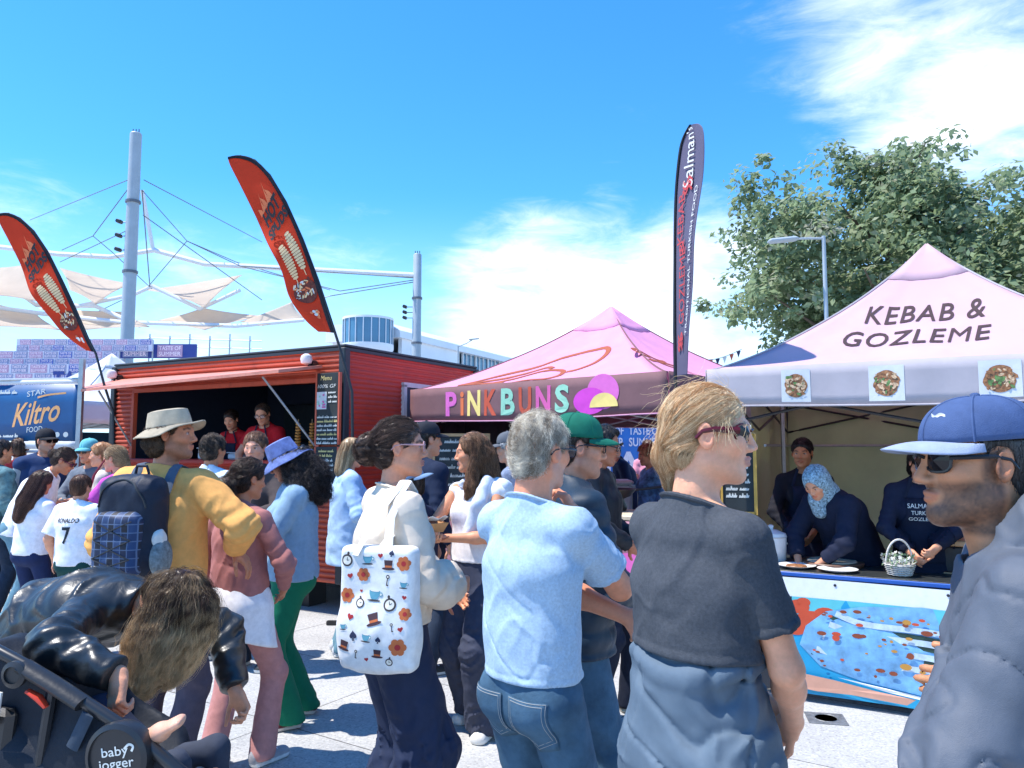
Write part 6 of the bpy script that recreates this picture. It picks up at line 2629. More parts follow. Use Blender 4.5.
# small framed chalk board behind the blonde woman's neck, in the kebab stall
pk = at(738, 474, 5.35)
root = empty('chalkboard', (pk.x, pk.y, 0), R(-20), 'small blackboard in a yellow wood frame at the kebab stall corner', 'menu board')
m = MB(); m.box((0, 0, pk.z), (.22, .014, .52)); m.build('board', board_black, root)
m = MB()
for sx in (-1, 1):
    m.box((sx * .115, -.002, pk.z), (.022, .026, .56))
for sz in (-1, 1):
    m.box((0, -.002, pk.z + sz * .27), (.23, .026, .022))
    m.tube([(sz * .1, .01, pk.z - .2), (sz * .1, .16, 0)], .012, 6)
m.build('frame', mat('yellow_wood', lin(206, 160, 70), .5, var=.2, vscale=9), root)
m = MB()
for k in range(8):
    scrawl(m, lambda a, b: Vector((a, -.009, pk.z + .2 - .05 * k + b)), .16, .035, 90 + k)
m.build('writing', chalk, root)

# --- spiral potatoes and till on the container counter
pot_m = mat('fried_potato', lin(208, 140, 58), .5, var=.3, vscale=40, bump=.3, bscale=60)
for k, px_ in enumerate((297.5, 311.5)):
    Yc = 7.62 + .05 * (1 - k) + .14
    q = at(px_, 455, Yc)
    base = Vector((q.x, Yc, OZ0 + .002))
    root = empty('spiral_potato', base, 0, ('golden spiral potato on a stick, left one in the kiosk hatch', 'golden spiral potato on a stick, right one by the menu board')[k], 'spiral potato', 'spiral potatoes on display')
    m = MB(); m.tube([(0, 0, 0), (0, 0, .42)], .004, 6); m.lathe([(.03, 0), (.03, .02), (.008, .03)], (0, 0, 0), 12); m.build('stick', wood, root)
    m = MB()
    for j in range(11):
        z_ = .07 + .03 * j
        rr_ = .034 * (1 - .25 * abs(j - 4.5) / 5)
        Mx = Matrix.Rotation(R(14), 3, 'X') @ Matrix.Rotation(R(37 * j), 3, 'Z')
        m.lathe([(.005, -.006), (rr_ * .9, -.008), (rr_, 0), (rr_ * .9, .008), (.005, .008)], (0, 0, z_), 14, Mx)
    m.build('potato', pot_m, root, True)
for k, (x, y, w_, h_, lb, c_) in enumerate(((1.0, .1, .18, .09, 'small pale box left on the kiosk counter', (.55, .57, .6)), (1.52, .12, .12, .12, 'white cup stack on the kiosk counter', (.7, .7, .68)), (2.0, .16, .2, .07, 'low silver tray on the kiosk counter', (.5, .52, .55)))):
    p = c_o + cp(x, y, OZ0 + .001)
    root = empty('counter_tub', p, 0, lb, 'tub', 'tubs on the kiosk counter')
    m = MB(); m.box((0, 0, h_ / 2), (w_, .14, h_), RC, .015); m.build('body', paint('tub_%d' % k, c_, .4), root)
    m = MB(); m.box((0, 0, h_ + .006), (w_ + .015, .155, .012), RC, .004); m.build('lid', paint('tub_%d' % k, c_), root)
m = MB()
cl_ = c_o + cp(1.75, CDp - .5, 2.12)
f = lambda P: np.minimum(ell(P, (0, 0, 0), (.20, .12, .10)), ell(P, (.22, 0, .09), (.26, .1, .05))) - .02 * vnoise(P * 12)
o = sdf_obj('bunched_cloth', f, (-.4, -.3, -.3), (.7, .3, .3), .02, cloth('pale_green_cloth', (.3, .4, .4)), None); o.location = cl_
tag(o, 'pale cloth bundled on the rack above the two servers', 'cloth')
# ------------------------------------------------------------------ the crowd


def X(px, Y):
    return ray(px, 448)[0] * Y


GP = 'people at the food stalls'
lens_dark = mat('dark_lens', (.010, .008, .010), .12, spec=.35)
lens_clear = mat('clear_lens', (.75, .75, .78), .05, alpha=.12)
fr_black = paint('black_frame', (.015, .015, .017), .25)
fr_red = paint('dark_red_frame', lin(84, 22, 28), .2)
fr_pale = paint('pale_pink_frame', lin(196, 150, 150), .3)
denim = cloth('blue_denim', lin(66, 96, 118), var=.22, vscale=14, bump=.3, bscale=40, fine=.6)
denim_d = cloth('dark_denim', lin(38, 50, 68), var=.18, vscale=14, fine=.6)
denim_l = cloth('pale_denim', lin(104, 140, 154), var=.2, vscale=14, fine=.6)
thread = paint('seam_thread', lin(150, 152, 150), .8)

# ---- 1 the blonde woman in the charcoal tee, a jacket tied round her waist
tee_c = cloth('charcoal_jersey', lin(70, 74, 80), var=.16, vscale=140, fine=.6, bump=.25, bscale=30, ridge=.5, rscale=7)
blonde = dict(col=(196, 142, 92), hi=(255, 230, 186), mix=1.0, cvar=.42, n=11000, flow=tie_flow((0, -.112, -.035), (0, -.02, -1)), e=.0012, r=.00036, fly=.0022, rough=.15, steps=14, step=.0125, groove=.0022, seed=4,
              extra=[((-.015, -.080, -.015), (-.03, -.092, -.055), .030, .030), ((-.03, -.092, -.055), (-.045, -.088, -.12), .028, .012)], gscale=(120, 40, 40), line=(.62, .036))
bw, JB = person('woman in charcoal tee and dark red sunglasses with blue grey jacket tied at her waist', X(694, 1.80), 1.80, -60, 1.735, True, head=(-42, 2, 2), skin=(222, 168, 140), hair=blonde, group=GP, girth=.98, sw=.146,
                arms={'R': dict(t=(.075, .225, .965), hint=(.9, -.6, -.1), dir=(-.75, .35, -.55), back=(.5, .8, .2), curl=.75, near=.0045, fwd=.0), 'L': dict(t=(-.045, .26, .975), hint=(-1, -.3, 0), dir=(.8, .3, -.5), back=(-.4, .9, .1), curl=.8)},
                top=dict(mat=tee_c, ex=.013, hem=-.20, sr=.012, sfrac=.70, fold=.0065, fscale=(9, 9, 6.5), res=.005, seed=3.0, neck=.012, ntilt=.35, hollow=True), bottom=dict(mat=denim_d), shoes=dict(col=(60, 60, 64), res=.012), res=.007, hres=.0034,
                glasses=dict(fr=fr_red, lens=lens_dark, wrap=1.0, lh=.021, lw=.031, thick=.003, arm=.009), brow=(150, 116, 84), lipc=(.42, .17, .15), neckw=1.12)


def tied_jacket(J):
    s, P0, W = J['s'], J['P0'], J['waist']
    r_, f_ = J['right0'], J['fwd0']
    z = A3((0, 0, 1))

    def f(P):
        d = ecap(P, W + z * .055 * s, P0 - z * .02 * s, (.138 * s, .112 * s), (.180 * s, .135 * s), r_, f_)
        d = smin(d, ecap(P, P0 - z * .02 * s, P0 - z * .42 * s, (.180 * s, .135 * s), (.215 * s, .170 * s), r_, f_), .04)
        d = smin(smin(d, J['bottom_f'](P) - .014 * s, .03), np.where(P[:, 2] < W[2] + .02 * s, J['torso'](P) - .020 * s, 1), .03)
        # the rolled sleeves round the waist
        th = np.arctan2((P - W) @ f_, (P - W) @ r_)
        roll = np.sqrt((np.sqrt((((P - W) @ r_) / .148) ** 2 + (((P - W) @ f_) / .122) ** 2) - s) ** 2 * .022 + ((P[:, 2] - W[2] - .035 * s - .012 * np.sin(th * 2 + 1)) ** 2)) - .024 * s
        d = smin(d, roll, .018)
        zz = (W[2] - P[:, 2]) / (.45 * s)
        n = fold_noise(P, (6, 6, 10), 4.2, .8)
        d = d - .015 * s * n * np.clip(1.3 - zz * .9, .25, 1)
        d = d - .007 * s * np.sin(th * 7 + 3 * vnoise(P * 5)) * np.clip(zz, 0, 1)
        seam = np.abs(th + 1.95 + .5 * zz) * .16
        d = d + .004 * np.exp(-(seam / .004) ** 2)
        d = smax(d, -ecap(P, W, P0 - z * .5 * s, (.12 * s, .09 * s), (.20 * s, .155 * s), r_, f_), .01)
        d = smax(d, (P0[2] - .40 * s) - P[:, 2], .006)
        return d
    sdf_obj('tied_jacket', f, P0 - A3((.34, .3, .45)), P0 + A3((.34, .3, .30)), .0065, cloth('slate_softshell', lin(92, 108, 122), var=.05, bump=.15, bscale=14, fine=.5, rough=.7, ridge=.5), J['root'], 1.5, 1)


tied_jacket(JB)
# loose flying hairs round her head and neck
rg = np.random.default_rng(12)
n = 170
hl = []
for k in range(n):
    a = rg.uniform(-.5, 3.6)
    t = rg.uniform(0, 1)
    if k < 60:
        p = A3((rg.normal(0, .05), -.02 + .10 * cos(a) * -1, .05 + .09 * sin(a)))
        d = nrm(p - A3((0, -.01, .03))) * .35 + A3((rg.normal(0, .5), rg.normal(-.6, .5), rg.normal(-.4, .4)))
    else:
        sd = 1 if k % 2 else -1
        p = A3((sd * rg.uniform(.060, .074), rg.uniform(.0, .045), rg.uniform(.03, .05)))
        d = A3((sd * .35, rg.normal(.10, .16), -1))
    pts = [p]
    for j in range(9):
        d = nrm(d + A3((rg.normal(0, .16), rg.normal(0, .16), rg.normal(-.10, .16))))
        p = p + d * rg.uniform(.003, .011)
        pts.append(p)
    hl.append(pts)
hl = A3(hl)
v_, q_, c_ = strand_mesh(hl, .0004, .0002, A3(np.tile(lin(236, 206, 160), (n, 1))))
link('loose_hair', raw_mesh('loose_hair', v_ * JB['s'] @ JB['Hm'].T + JB['hc'], q_, True, c_), MATS['hair_strands'], JB['root'])


def collar(J, m_, h=.009, name='collar', neck=.012, tilt=.35, drop=.010):
    """a ribbed neckband laid on the cut edge of the shirt"""
    s = J['s']
    nd0 = nrm(J['up'] * .6 + A3((0, 0, .4)) + J['Hm'] @ A3((0, .12, .25)))
    nd = nrm(nd0 + J['fwd'] * tilt)
    c = J['neckb'] + nd0 * neck * s - nd * drop * s
    x = nrm(J['right'] - nd * float(J['right'] @ nd))
    y = np.cross(nd, x)
    f = J['top_f']
    pts = []
    for a in np.linspace(0, 2 * pi, 41)[:-1]:
        dv = x * cos(a) + y * sin(a)
        rr = np.linspace(.035, .14, 50) * s
        v = f(A3([c + dv * r_ for r_ in rr]))
        ins = np.where(v < 0)[0]
        pts.append(rr[ins[-1]] if len(ins) else np.nan)
    r_ = np.array(pts)
    r_ = np.where(np.isnan(r_), np.nanmedian(r_), r_)
    r_ = np.minimum(r_, .088 * s)
    for _ in range(3):
        r_ = (np.roll(r_, 1) + 2 * r_ + np.roll(r_, -1)) / 4
    mb = MB()
    ring = [Vector((c + (x * cos(2 * pi * k / 40) + y * sin(2 * pi * k / 40)) * (r_[k % 40] + .001)).tolist()) for k in range(41)]
    mb.tube(ring, h * s, 8, cap=False, flat=.5)
    return mb.build(name, m_, J['root'], True)


collar(JB, tee_c, .010, neck=.012, tilt=.35)

# ---- 2 the man in the blue cap, close on the right
jk = cloth('blue_grey_shell', lin(86, 93, 104), var=.05, bump=.25, bscale=14, fine=.3, rough=.55, ridge=.5, rscale=6)


def jacket_mod(P, d, J):
    s = J['s']
    b = J['neckb'] - J['fwd'] * .075 * s + J['up'] * .045 * s
    hood = ell(P, b, (.150 * s, .100 * s, .085 * s))
    hood = smin(hood, ell(P, b - J['fwd'] * .06 * s - J['up'] * .075 * s, (.12 * s, .06 * s, .09 * s)), .05)
    hood = hood - .008 * s * fold_noise(P, (9, 9, 9), 7.7)
    d = smin(d, hood, .02)
    d = smax(d, -(cone(P, J['neckb'], J['hc'] + J['Hm'] @ A3((0, -.02, -.03)), .066 * s, .075 * s)), .01)
    return d


capm = [cloth('denim_blue_cap', lin(70, 90, 130), fine=.6), cloth('sunlit_blue_visor', lin(150, 162, 186), fine=.6)]  # visor paler than the crown: the highlight on its top is put into its colour
beardm = dict(col=(52, 46, 44), amt=.80, rise=.1)
cm, JC = person('man in blue cap and black sunglasses wearing a blue grey hooded jacket', X(1044, 1.34), 1.34, 64, 1.68, False, head=(25, 0, 0), skin=(184, 134, 102), group=GP, girth=.93, sw=.17, lean=5, hunch=10,
                hair=dict(col=(30, 28, 28), hi=(92, 90, 90), mix=.4, n=2500, flow=crown_flow(), e=.004, r=.0005, steps=4, step=.006, line=(.5, .0), nape=-.07),
                arms={'L': dict(w=tuple(at(975, 668, 1.36)), hint=(-.71, .45, -1), dir=(.9, .3, .1), back=(.2, 1, .2), curl=.8), 'R': dict(w=tuple(at(1002, 690, 1.45)), hint=(1, .1, -.6), dir=(-.44, .9, .05), back=(-.9, -.44, .2), curl=.5, near=.0045)},
                top=dict(mat=jk, sleeve='long', ex=.024, sr=.031, fold=.011, fscale=(8.5, 8.5, 6.5), hem=.16, res=.0058, seed=8.0, mod=jacket_mod, neck=.045, ntilt=.5, cr=.010, name='jacket', cuffk=1.0, nohead=False), bottom=dict(mat=denim), shoes=dict(col=(40, 40, 44), res=.014),
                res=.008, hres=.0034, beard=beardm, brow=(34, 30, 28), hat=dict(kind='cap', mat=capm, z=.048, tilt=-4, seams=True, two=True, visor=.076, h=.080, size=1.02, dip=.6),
                glasses=dict(fr=fr_black, lens=lens_dark, wrap=.5, lh=.021, lw=.028, thick=.003, arm=.0052), neckw=1.1)
m = MB()
hT = JC['hatT']
put_text(m, '~', lambda a, b: hT((.083 * sin(R(-20) + a / .083) * .88, .104 * cos(R(-20) + a / .083) * .88, .05 + b)), h=.010, w=.03, bold=.03)
m.build('cap_mark', chalk, JC['hat'])
m = MB()
s_ = JC['s']
f = JC['top_f']
# ---- 3 the grey-haired man in the pale blue tee
tee_b = cloth('pale_blue_jersey', lin(172, 196, 216), var=.13, vscale=130, fine=.7, bump=.25, bscale=34, ridge=.5, rscale=7)
grey_h = dict(col=(150, 132, 112), hi=(255, 246, 226), mix=1.0, n=10000, flow=swirl_flow((0, -.02, .04)), e=.003, r=.00036, steps=6, step=.0075, rough=1.2, fly=.005, wave=.8, lump=.0040, groove=.003, seed=9, line=(.6, .015), nape=-.085)
bm_, JM = person('grey curly haired man in pale blue tee and jeans with hand on his chin', X(532, 2.32), 2.32, -46, 1.69, False, head=(-4, 3, 3), skin=(204, 142, 114), hair=grey_h, group=GP, girth=.87, sw=.156,
                 arms={'R': dict(w=tuple(at(577, 520, 2.42)), hint=(.6, .3, -1), dir=(-.45, -.15, .9), back=(.75, .5, .2), curl=(.5, .7, .8, .85), near=.0045, thumb=.3, fwd=.02), 'L': dict(t=(.16, .27, 1.12), hint=(-1, .2, -.5), curl=.7)},
                 top=dict(mat=tee_b, ex=.014, hem=-.015, sr=.016, sfrac=.70, fold=.0075, fscale=(8.5, 8.5, 6), res=.0055, seed=21.0, neck=.018, ntilt=.35), bottom=dict(mat=denim, style='straight', fold=.008, fscale=(11, 11, 7), res=.0075), shoes=dict(col=(60, 50, 44), res=.012),
                 res=.0075, hres=.0038, glasses=dict(fr=fr_black, lens=lens_clear), beard=dict(col=(170, 160, 152), amt=.4), neckw=1.08)
collar(JM, tee_b, .009, neck=.018, tilt=.35)
m, m2 = MB(), MB()
fb, s_ = JM['bottom_f'], JM['s']


def pocket(cx, cz, w, h, mb, mb2, fb):
    p, f_ = grid2(cx - w / 2, cx + w / 2, cz - h / 2, cz + h / 2, 10, 10)
    p = [(x, y - (.018 * (1 - abs(x - cx) / (w / 2)) if y < cz - h * .2 else 0)) for x, y in p]
    on_skin(mb, fb, p, f_, ((0, -.6, 0), (1, 0, 0), (0, 0, 1)), (0, 1, 0), .0035)
    out = [(cx - w / 2, cz + h / 2), (cx - w / 2, cz - h * .36), (cx, cz - h / 2 - .016), (cx + w / 2, cz - h * .36), (cx + w / 2, cz + h / 2), (cx - w / 2, cz + h / 2)]
    for g_ in (.0035, .011):
        o2 = [(cx + (x - cx) * (1 - g_ * 2 / w), cz + (y - cz) * (1 - g_ * 2 / h)) for x, y in out]
        for (xa, ya), (xb, yb) in zip(o2[:-1], o2[1:]):
            pp = [(xa + (xb - xa) * k / 8, ya + (yb - ya) * k / 8) for k in range(9)]
            Q = march(fb, [(x, -.6, y) for x, y in pp], (0, 1, 0)) - A3((0, .0045, 0))
            mb2.tube([Vector(q.tolist()) for q in Q], .0010, 4)


for sx in (-1, 1):
    pocket(sx * .082 * s_, .86 * s_, .135 * s_, .14 * s_, m, m2, fb)
tr = [c for c in bm_.children if c.name.startswith('trousers')][0]
pk_ = m.build('pocket', denim, tr, True, .002); m2.build('stitching', thread, pk_)

# ---- 4 the woman with the bun, cream jumper and tote
cream_k = cloth('cream_knit', lin(230, 212, 190), var=.05, fine=.6, bump=.2, bscale=40)
navy_t = cloth('navy_twill', lin(38, 48, 74), var=.06, bump=.15, bscale=18, rough=.75)
bun_h = dict(col=(50, 36, 30), hi=(124, 98, 84), mix=.3, n=7000, flow=tie_flow((0, -.115, .005)), e=.008, r=.0005, steps=12, step=.012, rough=.16, line=(.62, .026), seed=6,
             extra=[((0, -.10, .0), (0, -.128, -.004), .045, .052), ((.015, -.135, .012), (-.012, -.14, -.02), .043, .043)], lump=.003, gscale=(110, 30, 60))
tw, JT = person('woman with dark bun and pale glasses in cream jumper and wide navy trousers', X(393, 3.0), 3.0, -62, 1.70, True, head=(-24, 0, 0), skin=(204, 148, 122), hair=bun_h, group=GP, girth=1.06,
                arms={'R': dict(t=(.09, .25, 1.10), hint=(.7, -.6, -.6), curl=.5), 'L': dict(t=(-.1, .28, 1.05), hint=(-1, -.2, -.5))},
                top=dict(mat=cream_k, sleeve=.93, ex=.018, sr=.024, puff=.022, fold=.008, fscale=(7, 7, 5.5), hem=-.02, res=.0065, name='jumper', neck=.016, ntilt=.3, cuffk=.9, cr=.0035), bottom=dict(style='wide', mat=navy_t, fold=.018, fscale=(13, 13, 2.0), res=.010, hemz=.02),
                shoes=dict(col=(230, 226, 220), res=.010), res=.0085, hres=.0042, glasses=dict(fr=fr_pale, lens=lens_clear, lh=.020, lw=.026, thick=.0018), lipc=(.42, .15, .14))
collar(JT, cream_k, .009, neck=.016, tilt=.3)

# ---- 5 the man in the mustard jumper
must = cloth('mustard_fleece', lin(238, 172, 96), var=.08, fine=.7, bump=.25, bscale=24)
curl_h = dict(col=(48, 36, 28), hi=(120, 92, 68), mix=.4, n=6000, flow=crown_flow(down=.8), e=.012, r=.0006, steps=5, step=.010, rough=1.1, wave=1.0, lump=.008, seed=14, nape=-.10, line=(.6, .01),
              extra=[((-.05, -.07, -.04), (.05, -.07, -.04), .045, .045), ((-.06, -.05, -.06), (.06, -.05, -.06), .034, .034)])
ym, JY = person('man in mustard jumper and floppy beige hat carrying a plaid backpack', X(166, 3.62), 3.62, -12, 1.765, False, head=(-72, -2, 0), skin=(186, 128, 100), hair=curl_h, group=GP, girth=1.05,
                arms={'R': dict(w=tuple(at(234, 549, 3.72)), hint=(.9, -.3, -.3), dir=(.6, .35, -.75), back=(.85, .1, .5), curl=.35, near=.006, spread=.10), 'L': dict(t=(-.22, .12, .95), hint=(-.7, -.7, 0))},
                top=dict(mat=must, sleeve='long', ex=.024, sr=.026, fold=.008, fscale=(7, 7, 5.5), hem=.02, res=.0085, name='jumper', seed=31.0, neck=.02, ntilt=.3), bottom=dict(style='straight', mat=cloth('plum_grey_cord', lin(84, 76, 88)), fold=.006),
                shoes=dict(col=(60, 58, 60)), res=.011, hres=.005, beard=dict(col=(84, 62, 48), amt=.5), hat=dict(kind='bucket', name='hat', mat=cloth('beige_canvas', lin(186, 172, 148), fine=.5), z=.040, tilt=7, brim=.055, drop=.030, wavy=.008, frontup=.030, h=.082))
# ---- 6 the girl with the white shirt round her waist
dusty = cloth('dusty_pink_jersey', lin(170, 112, 108), var=.09, bump=.25)
pony_c = dict(col=(40, 30, 27), hi=(110, 84, 70), mix=.3, n=3600, flow=tie_flow((0, -.105, -.01), (.02, -.05, -1)), e=.010, r=.0009, steps=16, step=.014, rough=.5, wave=.35, lump=.004, seed=8, line=(.62, .026),
              extra=[((0, -.10, -.01), (.0, -.14, -.06), .035, .055), ((0, -.14, -.06), (.015, -.15, -.20), .060, .045), ((.015, -.15, -.2), (.02, -.14, -.26), .042, .02)])
pg, JP = person('girl in dusty pink with curly dark ponytail and a white shirt tied round her hips', X(243, 3.98), 3.98, -22, 1.53, True, head=(-22, 8, 0), skin=(178, 122, 94), hair=pony_c, group=GP, twist=-8,
                arms={'R': dict(t=(.19, .17, 1.0), hint=(1, -.6, .1), curl=.5), 'L': dict(t=(-.24, .12, .95), hint=(-1, -.3, 0))}, feet={'R': (.13, .12, 0), 'L': (-.06, -.10, 0)},
                top=dict(mat=dusty, sleeve='long', ex=.016, sr=.018, fold=.007, hem=.0, res=.009, name='top', seed=5.5), bottom=dict(style='straight', mat=cloth('rose_trousers', lin(188, 132, 128), fine=.4), fold=.006), shoes=dict(col=(150, 150, 156), sole=(220, 220, 220)), res=.011, hres=.0055)


def tied_shirt(J):
    s, P0, W = J['s'], J['P0'], J['waist']
    r_, f_ = J['right0'], J['fwd0']
    z = A3((0, 0, 1))

    def f(P):
        d = ecap(P, W - z * .02 * s, P0 - z * .03 * s, (.165 * s, .130 * s), (.205 * s, .160 * s), r_, f_)
        d = smin(d, ecap(P, P0 - z * .03 * s, P0 - z * .30 * s, (.205 * s, .160 * s), (.245 * s, .205 * s), r_, f_), .04)
        th = np.arctan2((P - W) @ f_, (P - W) @ r_)
        zz = (W[2] - P[:, 2]) / (.4 * s)
        d = d - .007 * s * fold_noise(P, (7, 7, 5), 1.2) - .008 * s * np.sin(th * 6 + 1) * np.clip(zz, 0, 1)
        d = smax(d, -ecap(P, W, P0 - z * .4 * s, (.12 * s, .09 * s), (.20 * s, .165 * s), r_, f_), .01)
        hem = P0[2] - .24 * s - .07 * s * np.sin(th * 1.0 + .3) * 1.0
        d = smax(d, hem - P[:, 2], .005)
        return smax(d, P[:, 2] - (W[2] + .035 * s), .006)
    sdf_obj('tied_shirt', f, P0 - A3((.32, .3, .38)), P0 + A3((.32, .3, .22)), .009, cloth('white_cotton', lin(236, 234, 236), bump=.15), J['root'], 1.4, 1)


tied_shirt(JP)
# ---- 7 the woman in the bucket hat
fleece = cloth('pale_blue_fleece', lin(142, 172, 194), var=.09, fine=.9, bump=.2, bscale=60)
green_t = cloth('green_twill', lin(18, 112, 82), var=.07)
curly = dict(col=(26, 22, 22), hi=(92, 82, 80), mix=.25, n=7000, flow=down_flow(), e=.012, r=.0007, steps=14, step=.015, rough=1.2, wave=.9, lump=.012, seed=18, fly=.010, ears=False, nape=-.3, line=(.6, .012),
             extra=[((0, -.07, -.02), (0, -.10, -.16), .10, .115), ((-.06, -.04, -.06), (-.09, -.05, -.2), .06, .075), ((.06, -.04, -.06), (.09, -.05, -.2), .06, .075), ((0, -.10, -.16), (0, -.10, -.26), .11, .07)])
bhat = mat('blue_print_cotton', lin(110, 126, 176), .85, var=.28, vscale=26, fine=.5, spec=.2)
gw, JG = person('woman in blue patterned bucket hat and pale blue fleece with green trousers', X(296, 4.62), 4.62, 108, 1.63, True, head=(-12, 26, 0), skin=(150, 100, 76), hair=curly, group=GP, girth=1.05,
                arms={'L': dict(t=(-.02, .30, 1.14), hint=(-1, -.35, -.5), curl=.6, back=(0, .3, 1)), 'R': dict(t=(.08, .33, 1.18), hint=(1, -.2, -.5), curl=.6, back=(0, .3, 1))}, feet={'R': (.11, -.06, 0), 'L': (-.13, .04, 0)},
                top=dict(mat=fleece, sleeve='long', ex=.026, sr=.024, fold=.006, hem=.06, res=.010, name='fleece', seed=12.0, neck=.05, ntilt=.3), bottom=dict(style='loose', mat=green_t, fold=.006), shoes=dict(col=(96, 30, 34), sole=(215, 205, 196), lace=(150, 60, 60)), res=.011, hres=.0055,
                hat=dict(kind='bucket', name='hat', mat=bhat, z=.042, tilt=-2, brim=.070, drop=.052, wavy=.006, h=.10))
# ---- 8 the long haired woman in white with the food tray
longh = dict(col=(84, 58, 42), hi=(176, 132, 98), mix=.45, n=7000, flow=down_flow(.0), e=.010, r=.0006, steps=18, step=.016, rough=.35, wave=.35, lump=.004, seed=28, ears=False, nape=-.3, line=(.55, .028),
             extra=[((0, -.075, -.02), (0, -.095, -.20), .075, .075), ((-.062, -.015, -.03), (-.085, .02, -.20), .032, .036), ((.062, -.015, -.03), (.085, .02, -.20), .032, .036), ((-.085, .02, -.2), (-.07, .05, -.27), .034, .015), ((.085, .02, -.2), (.07, .05, -.27), .034, .015)])
white_c = cloth('white_ribbed_cotton', lin(236, 230, 228), bump=.2)
th, JL = person('long haired woman in sleeveless white top and wide charcoal trousers holding a food tray', X(478, 4.5), 4.5, 145, 1.67, True, head=(-50, 4, 0), skin=(206, 146, 114), hair=longh, group=GP,
                arms={'L': dict(t=(.02, .27, 1.15), hint=(-1, -.45, -.4), dir=(.75, .6, -.05), back=(-.2, .2, -1), curl=.5, near=.006), 'R': dict(t=(.06, .33, 1.15), hint=(1, -.4, -.4), dir=(-.6, .7, 0), back=(.2, .2, -1), curl=.5, near=.006)}, feet={'R': (.10, -.10, 0), 'L': (-.12, .08, 0)},
                top=dict(mat=white_c, sleeve='none', ex=.010, hem=-.04, fold=.005, res=.009, neck=.0, ntilt=.6), bottom=dict(style='wide', mat=cloth('charcoal_linen', lin(58, 62, 78)), fold=.016, fscale=(13, 13, 2.2), hemz=.03), shoes=dict(col=(222, 216, 206)), res=.010, hres=.0055, lipc=(.45, .18, .16))


def shawl(J, m_):
    s = J['s']
    nb, up, r_, f_ = J['neckb'], J['up'], J['right'], J['fwd']

    def f(P):
        d = 1e3 * np.ones(len(P), np.float32)
        L = J['SH']['L'] + up * .03 * s
        chain = [nb + f_ * .05 * s + r_ * .07 * s - up * .02 * s, nb - f_ * .06 * s + r_ * .02 * s + up * .0 * s, nb - f_ * .05 * s - r_ * .10 * s - up * .02 * s, L - f_ * .03 * s - r_ * .02 * s, L - r_ * .045 * s - up * .14 * s - f_ * .05 * s, L - r_ * .05 * s - up * .40 * s - f_ * .06 * s, L - r_ * .05 * s - up * .60 * s - f_ * .04 * s]
        for a, b in zip(chain[:-1], chain[1:]):
            d = smin(d, cone(P, a, b, .036 * s, .040 * s), .03)
        front = [nb + f_ * .03 * s - r_ * .09 * s, nb + f_ * .13 * s - r_ * .10 * s - up * .13 * s, nb + f_ * .15 * s - r_ * .06 * s - up * .30 * s]
        for a, b in zip(front[:-1], front[1:]):
            d = smin(d, cone(P, a, b, .034 * s, .042 * s), .03)
        return d - .010 * s * fold_noise(P, (9, 9, 5), 3.3)
    sdf_obj('draped_cardigan', f, nb - A3((.42, .35, .85)) * s, nb + A3((.3, .3, .15)) * s, .009, m_, J['root'], 1.4, 1)


shawl(JL, cloth('pale_grey_blue_knit', lin(206, 212, 222), fine=.7, bump=.3))

# ---- 9 the man in the green cap and 10 the man with glasses behind him
puff = cloth('dark_teal_puffer', lin(40, 56, 70), rough=.45, var=.06, bump=.15, bscale=12)
short_b = dict(col=(40, 32, 28), hi=(90, 74, 62), mix=.3, n=1800, flow=crown_flow(), e=.009, r=.0009, steps=4, step=.010, rough=.5, line=(.5, .012), seed=2)
cap_g = cloth('green_cap_cotton', lin(22, 106, 84), fine=.5)
gc, J9 = person('man in green cap and dark padded jacket behind the grey haired man', X(570, 2.95), 2.95, -78, 1.70, False, head=(-8, 4, 0), skin=(200, 144, 118), hair=dict(short_b, e=.004), group=GP, girth=1.02,
                arms={'R': dict(t=(.10, .24, 1.0), hint=(.8, -.6, 0), curl=.5), 'L': dict(t=(-.1, .28, 1.05))}, top=dict(mat=puff, sleeve='long', ex=.026, sr=.022, fold=.004, quilt=.010, hem=.08, res=.009, name='padded_jacket', neck=.06, ntilt=.2),
                bottom=dict(mat=denim, fold=.006), shoes=dict(col=(60, 60, 66)), res=.011, hres=.005, hat=dict(kind='cap', mat=cap_g, z=.046, seams=True, visor=.072), glasses=dict(fr=fr_black, lens=lens_clear), beard=dict(col=(90, 80, 74), amt=.35))
dm, J10 = person('dark haired man in glasses and black jacket standing by the pink counter', X(597, 4.7), 4.75, -112, 1.72, False, head=(4, 14, 0), skin=(168, 112, 88), hair=dict(short_b, col=(20, 18, 20), hi=(60, 56, 56), e=.018, lump=.006, seed=33), group=GP,
                 arms={'R': dict(t=(.14, .24, 1.05), hint=(1, -.5, 0)), 'L': dict(t=(-.1, .26, 1.05))}, feet={'R': (.10, .02, 0), 'L': (-.10, .22, 0)}, top=dict(mat=cloth('black_nylon', (.016, .018, .024), rough=.5), sleeve='long', ex=.022, sr=.02, fold=.007, hem=.06, res=.011, name='jacket', neck=.05, ntilt=.3),
                 over=None, bottom=dict(mat=cloth('black_navy_denim', lin(26, 32, 48)), style='straight'), shoes=dict(col=(34, 34, 38), sole=(170, 164, 150), lace=(220, 220, 220)), res=.012, hres=.006, glasses=dict(fr=fr_black, lens=lens_clear))

# ---- 11 to 16: people in the middle distance
far = dict(res=.014, hres=.0075, group=GP)
hood = cloth('brown_hoodie', lin(78, 68, 66), fine=.6)


def hood_mod(P, d, J):
    s = J['s']
    c = J['neckb'] + J['up'] * .01 * s
    q = P - c
    rad = np.sqrt((q @ J['right'] / .105) ** 2 + (q @ J['fwd'] / .10) ** 2)
    h = np.sqrt(((rad - s) * .1) ** 2 + (q @ J['up'] + .01 * s + .2 * (q @ J['fwd'])) ** 2) - .030 * s
    return smin(d, h, .02)


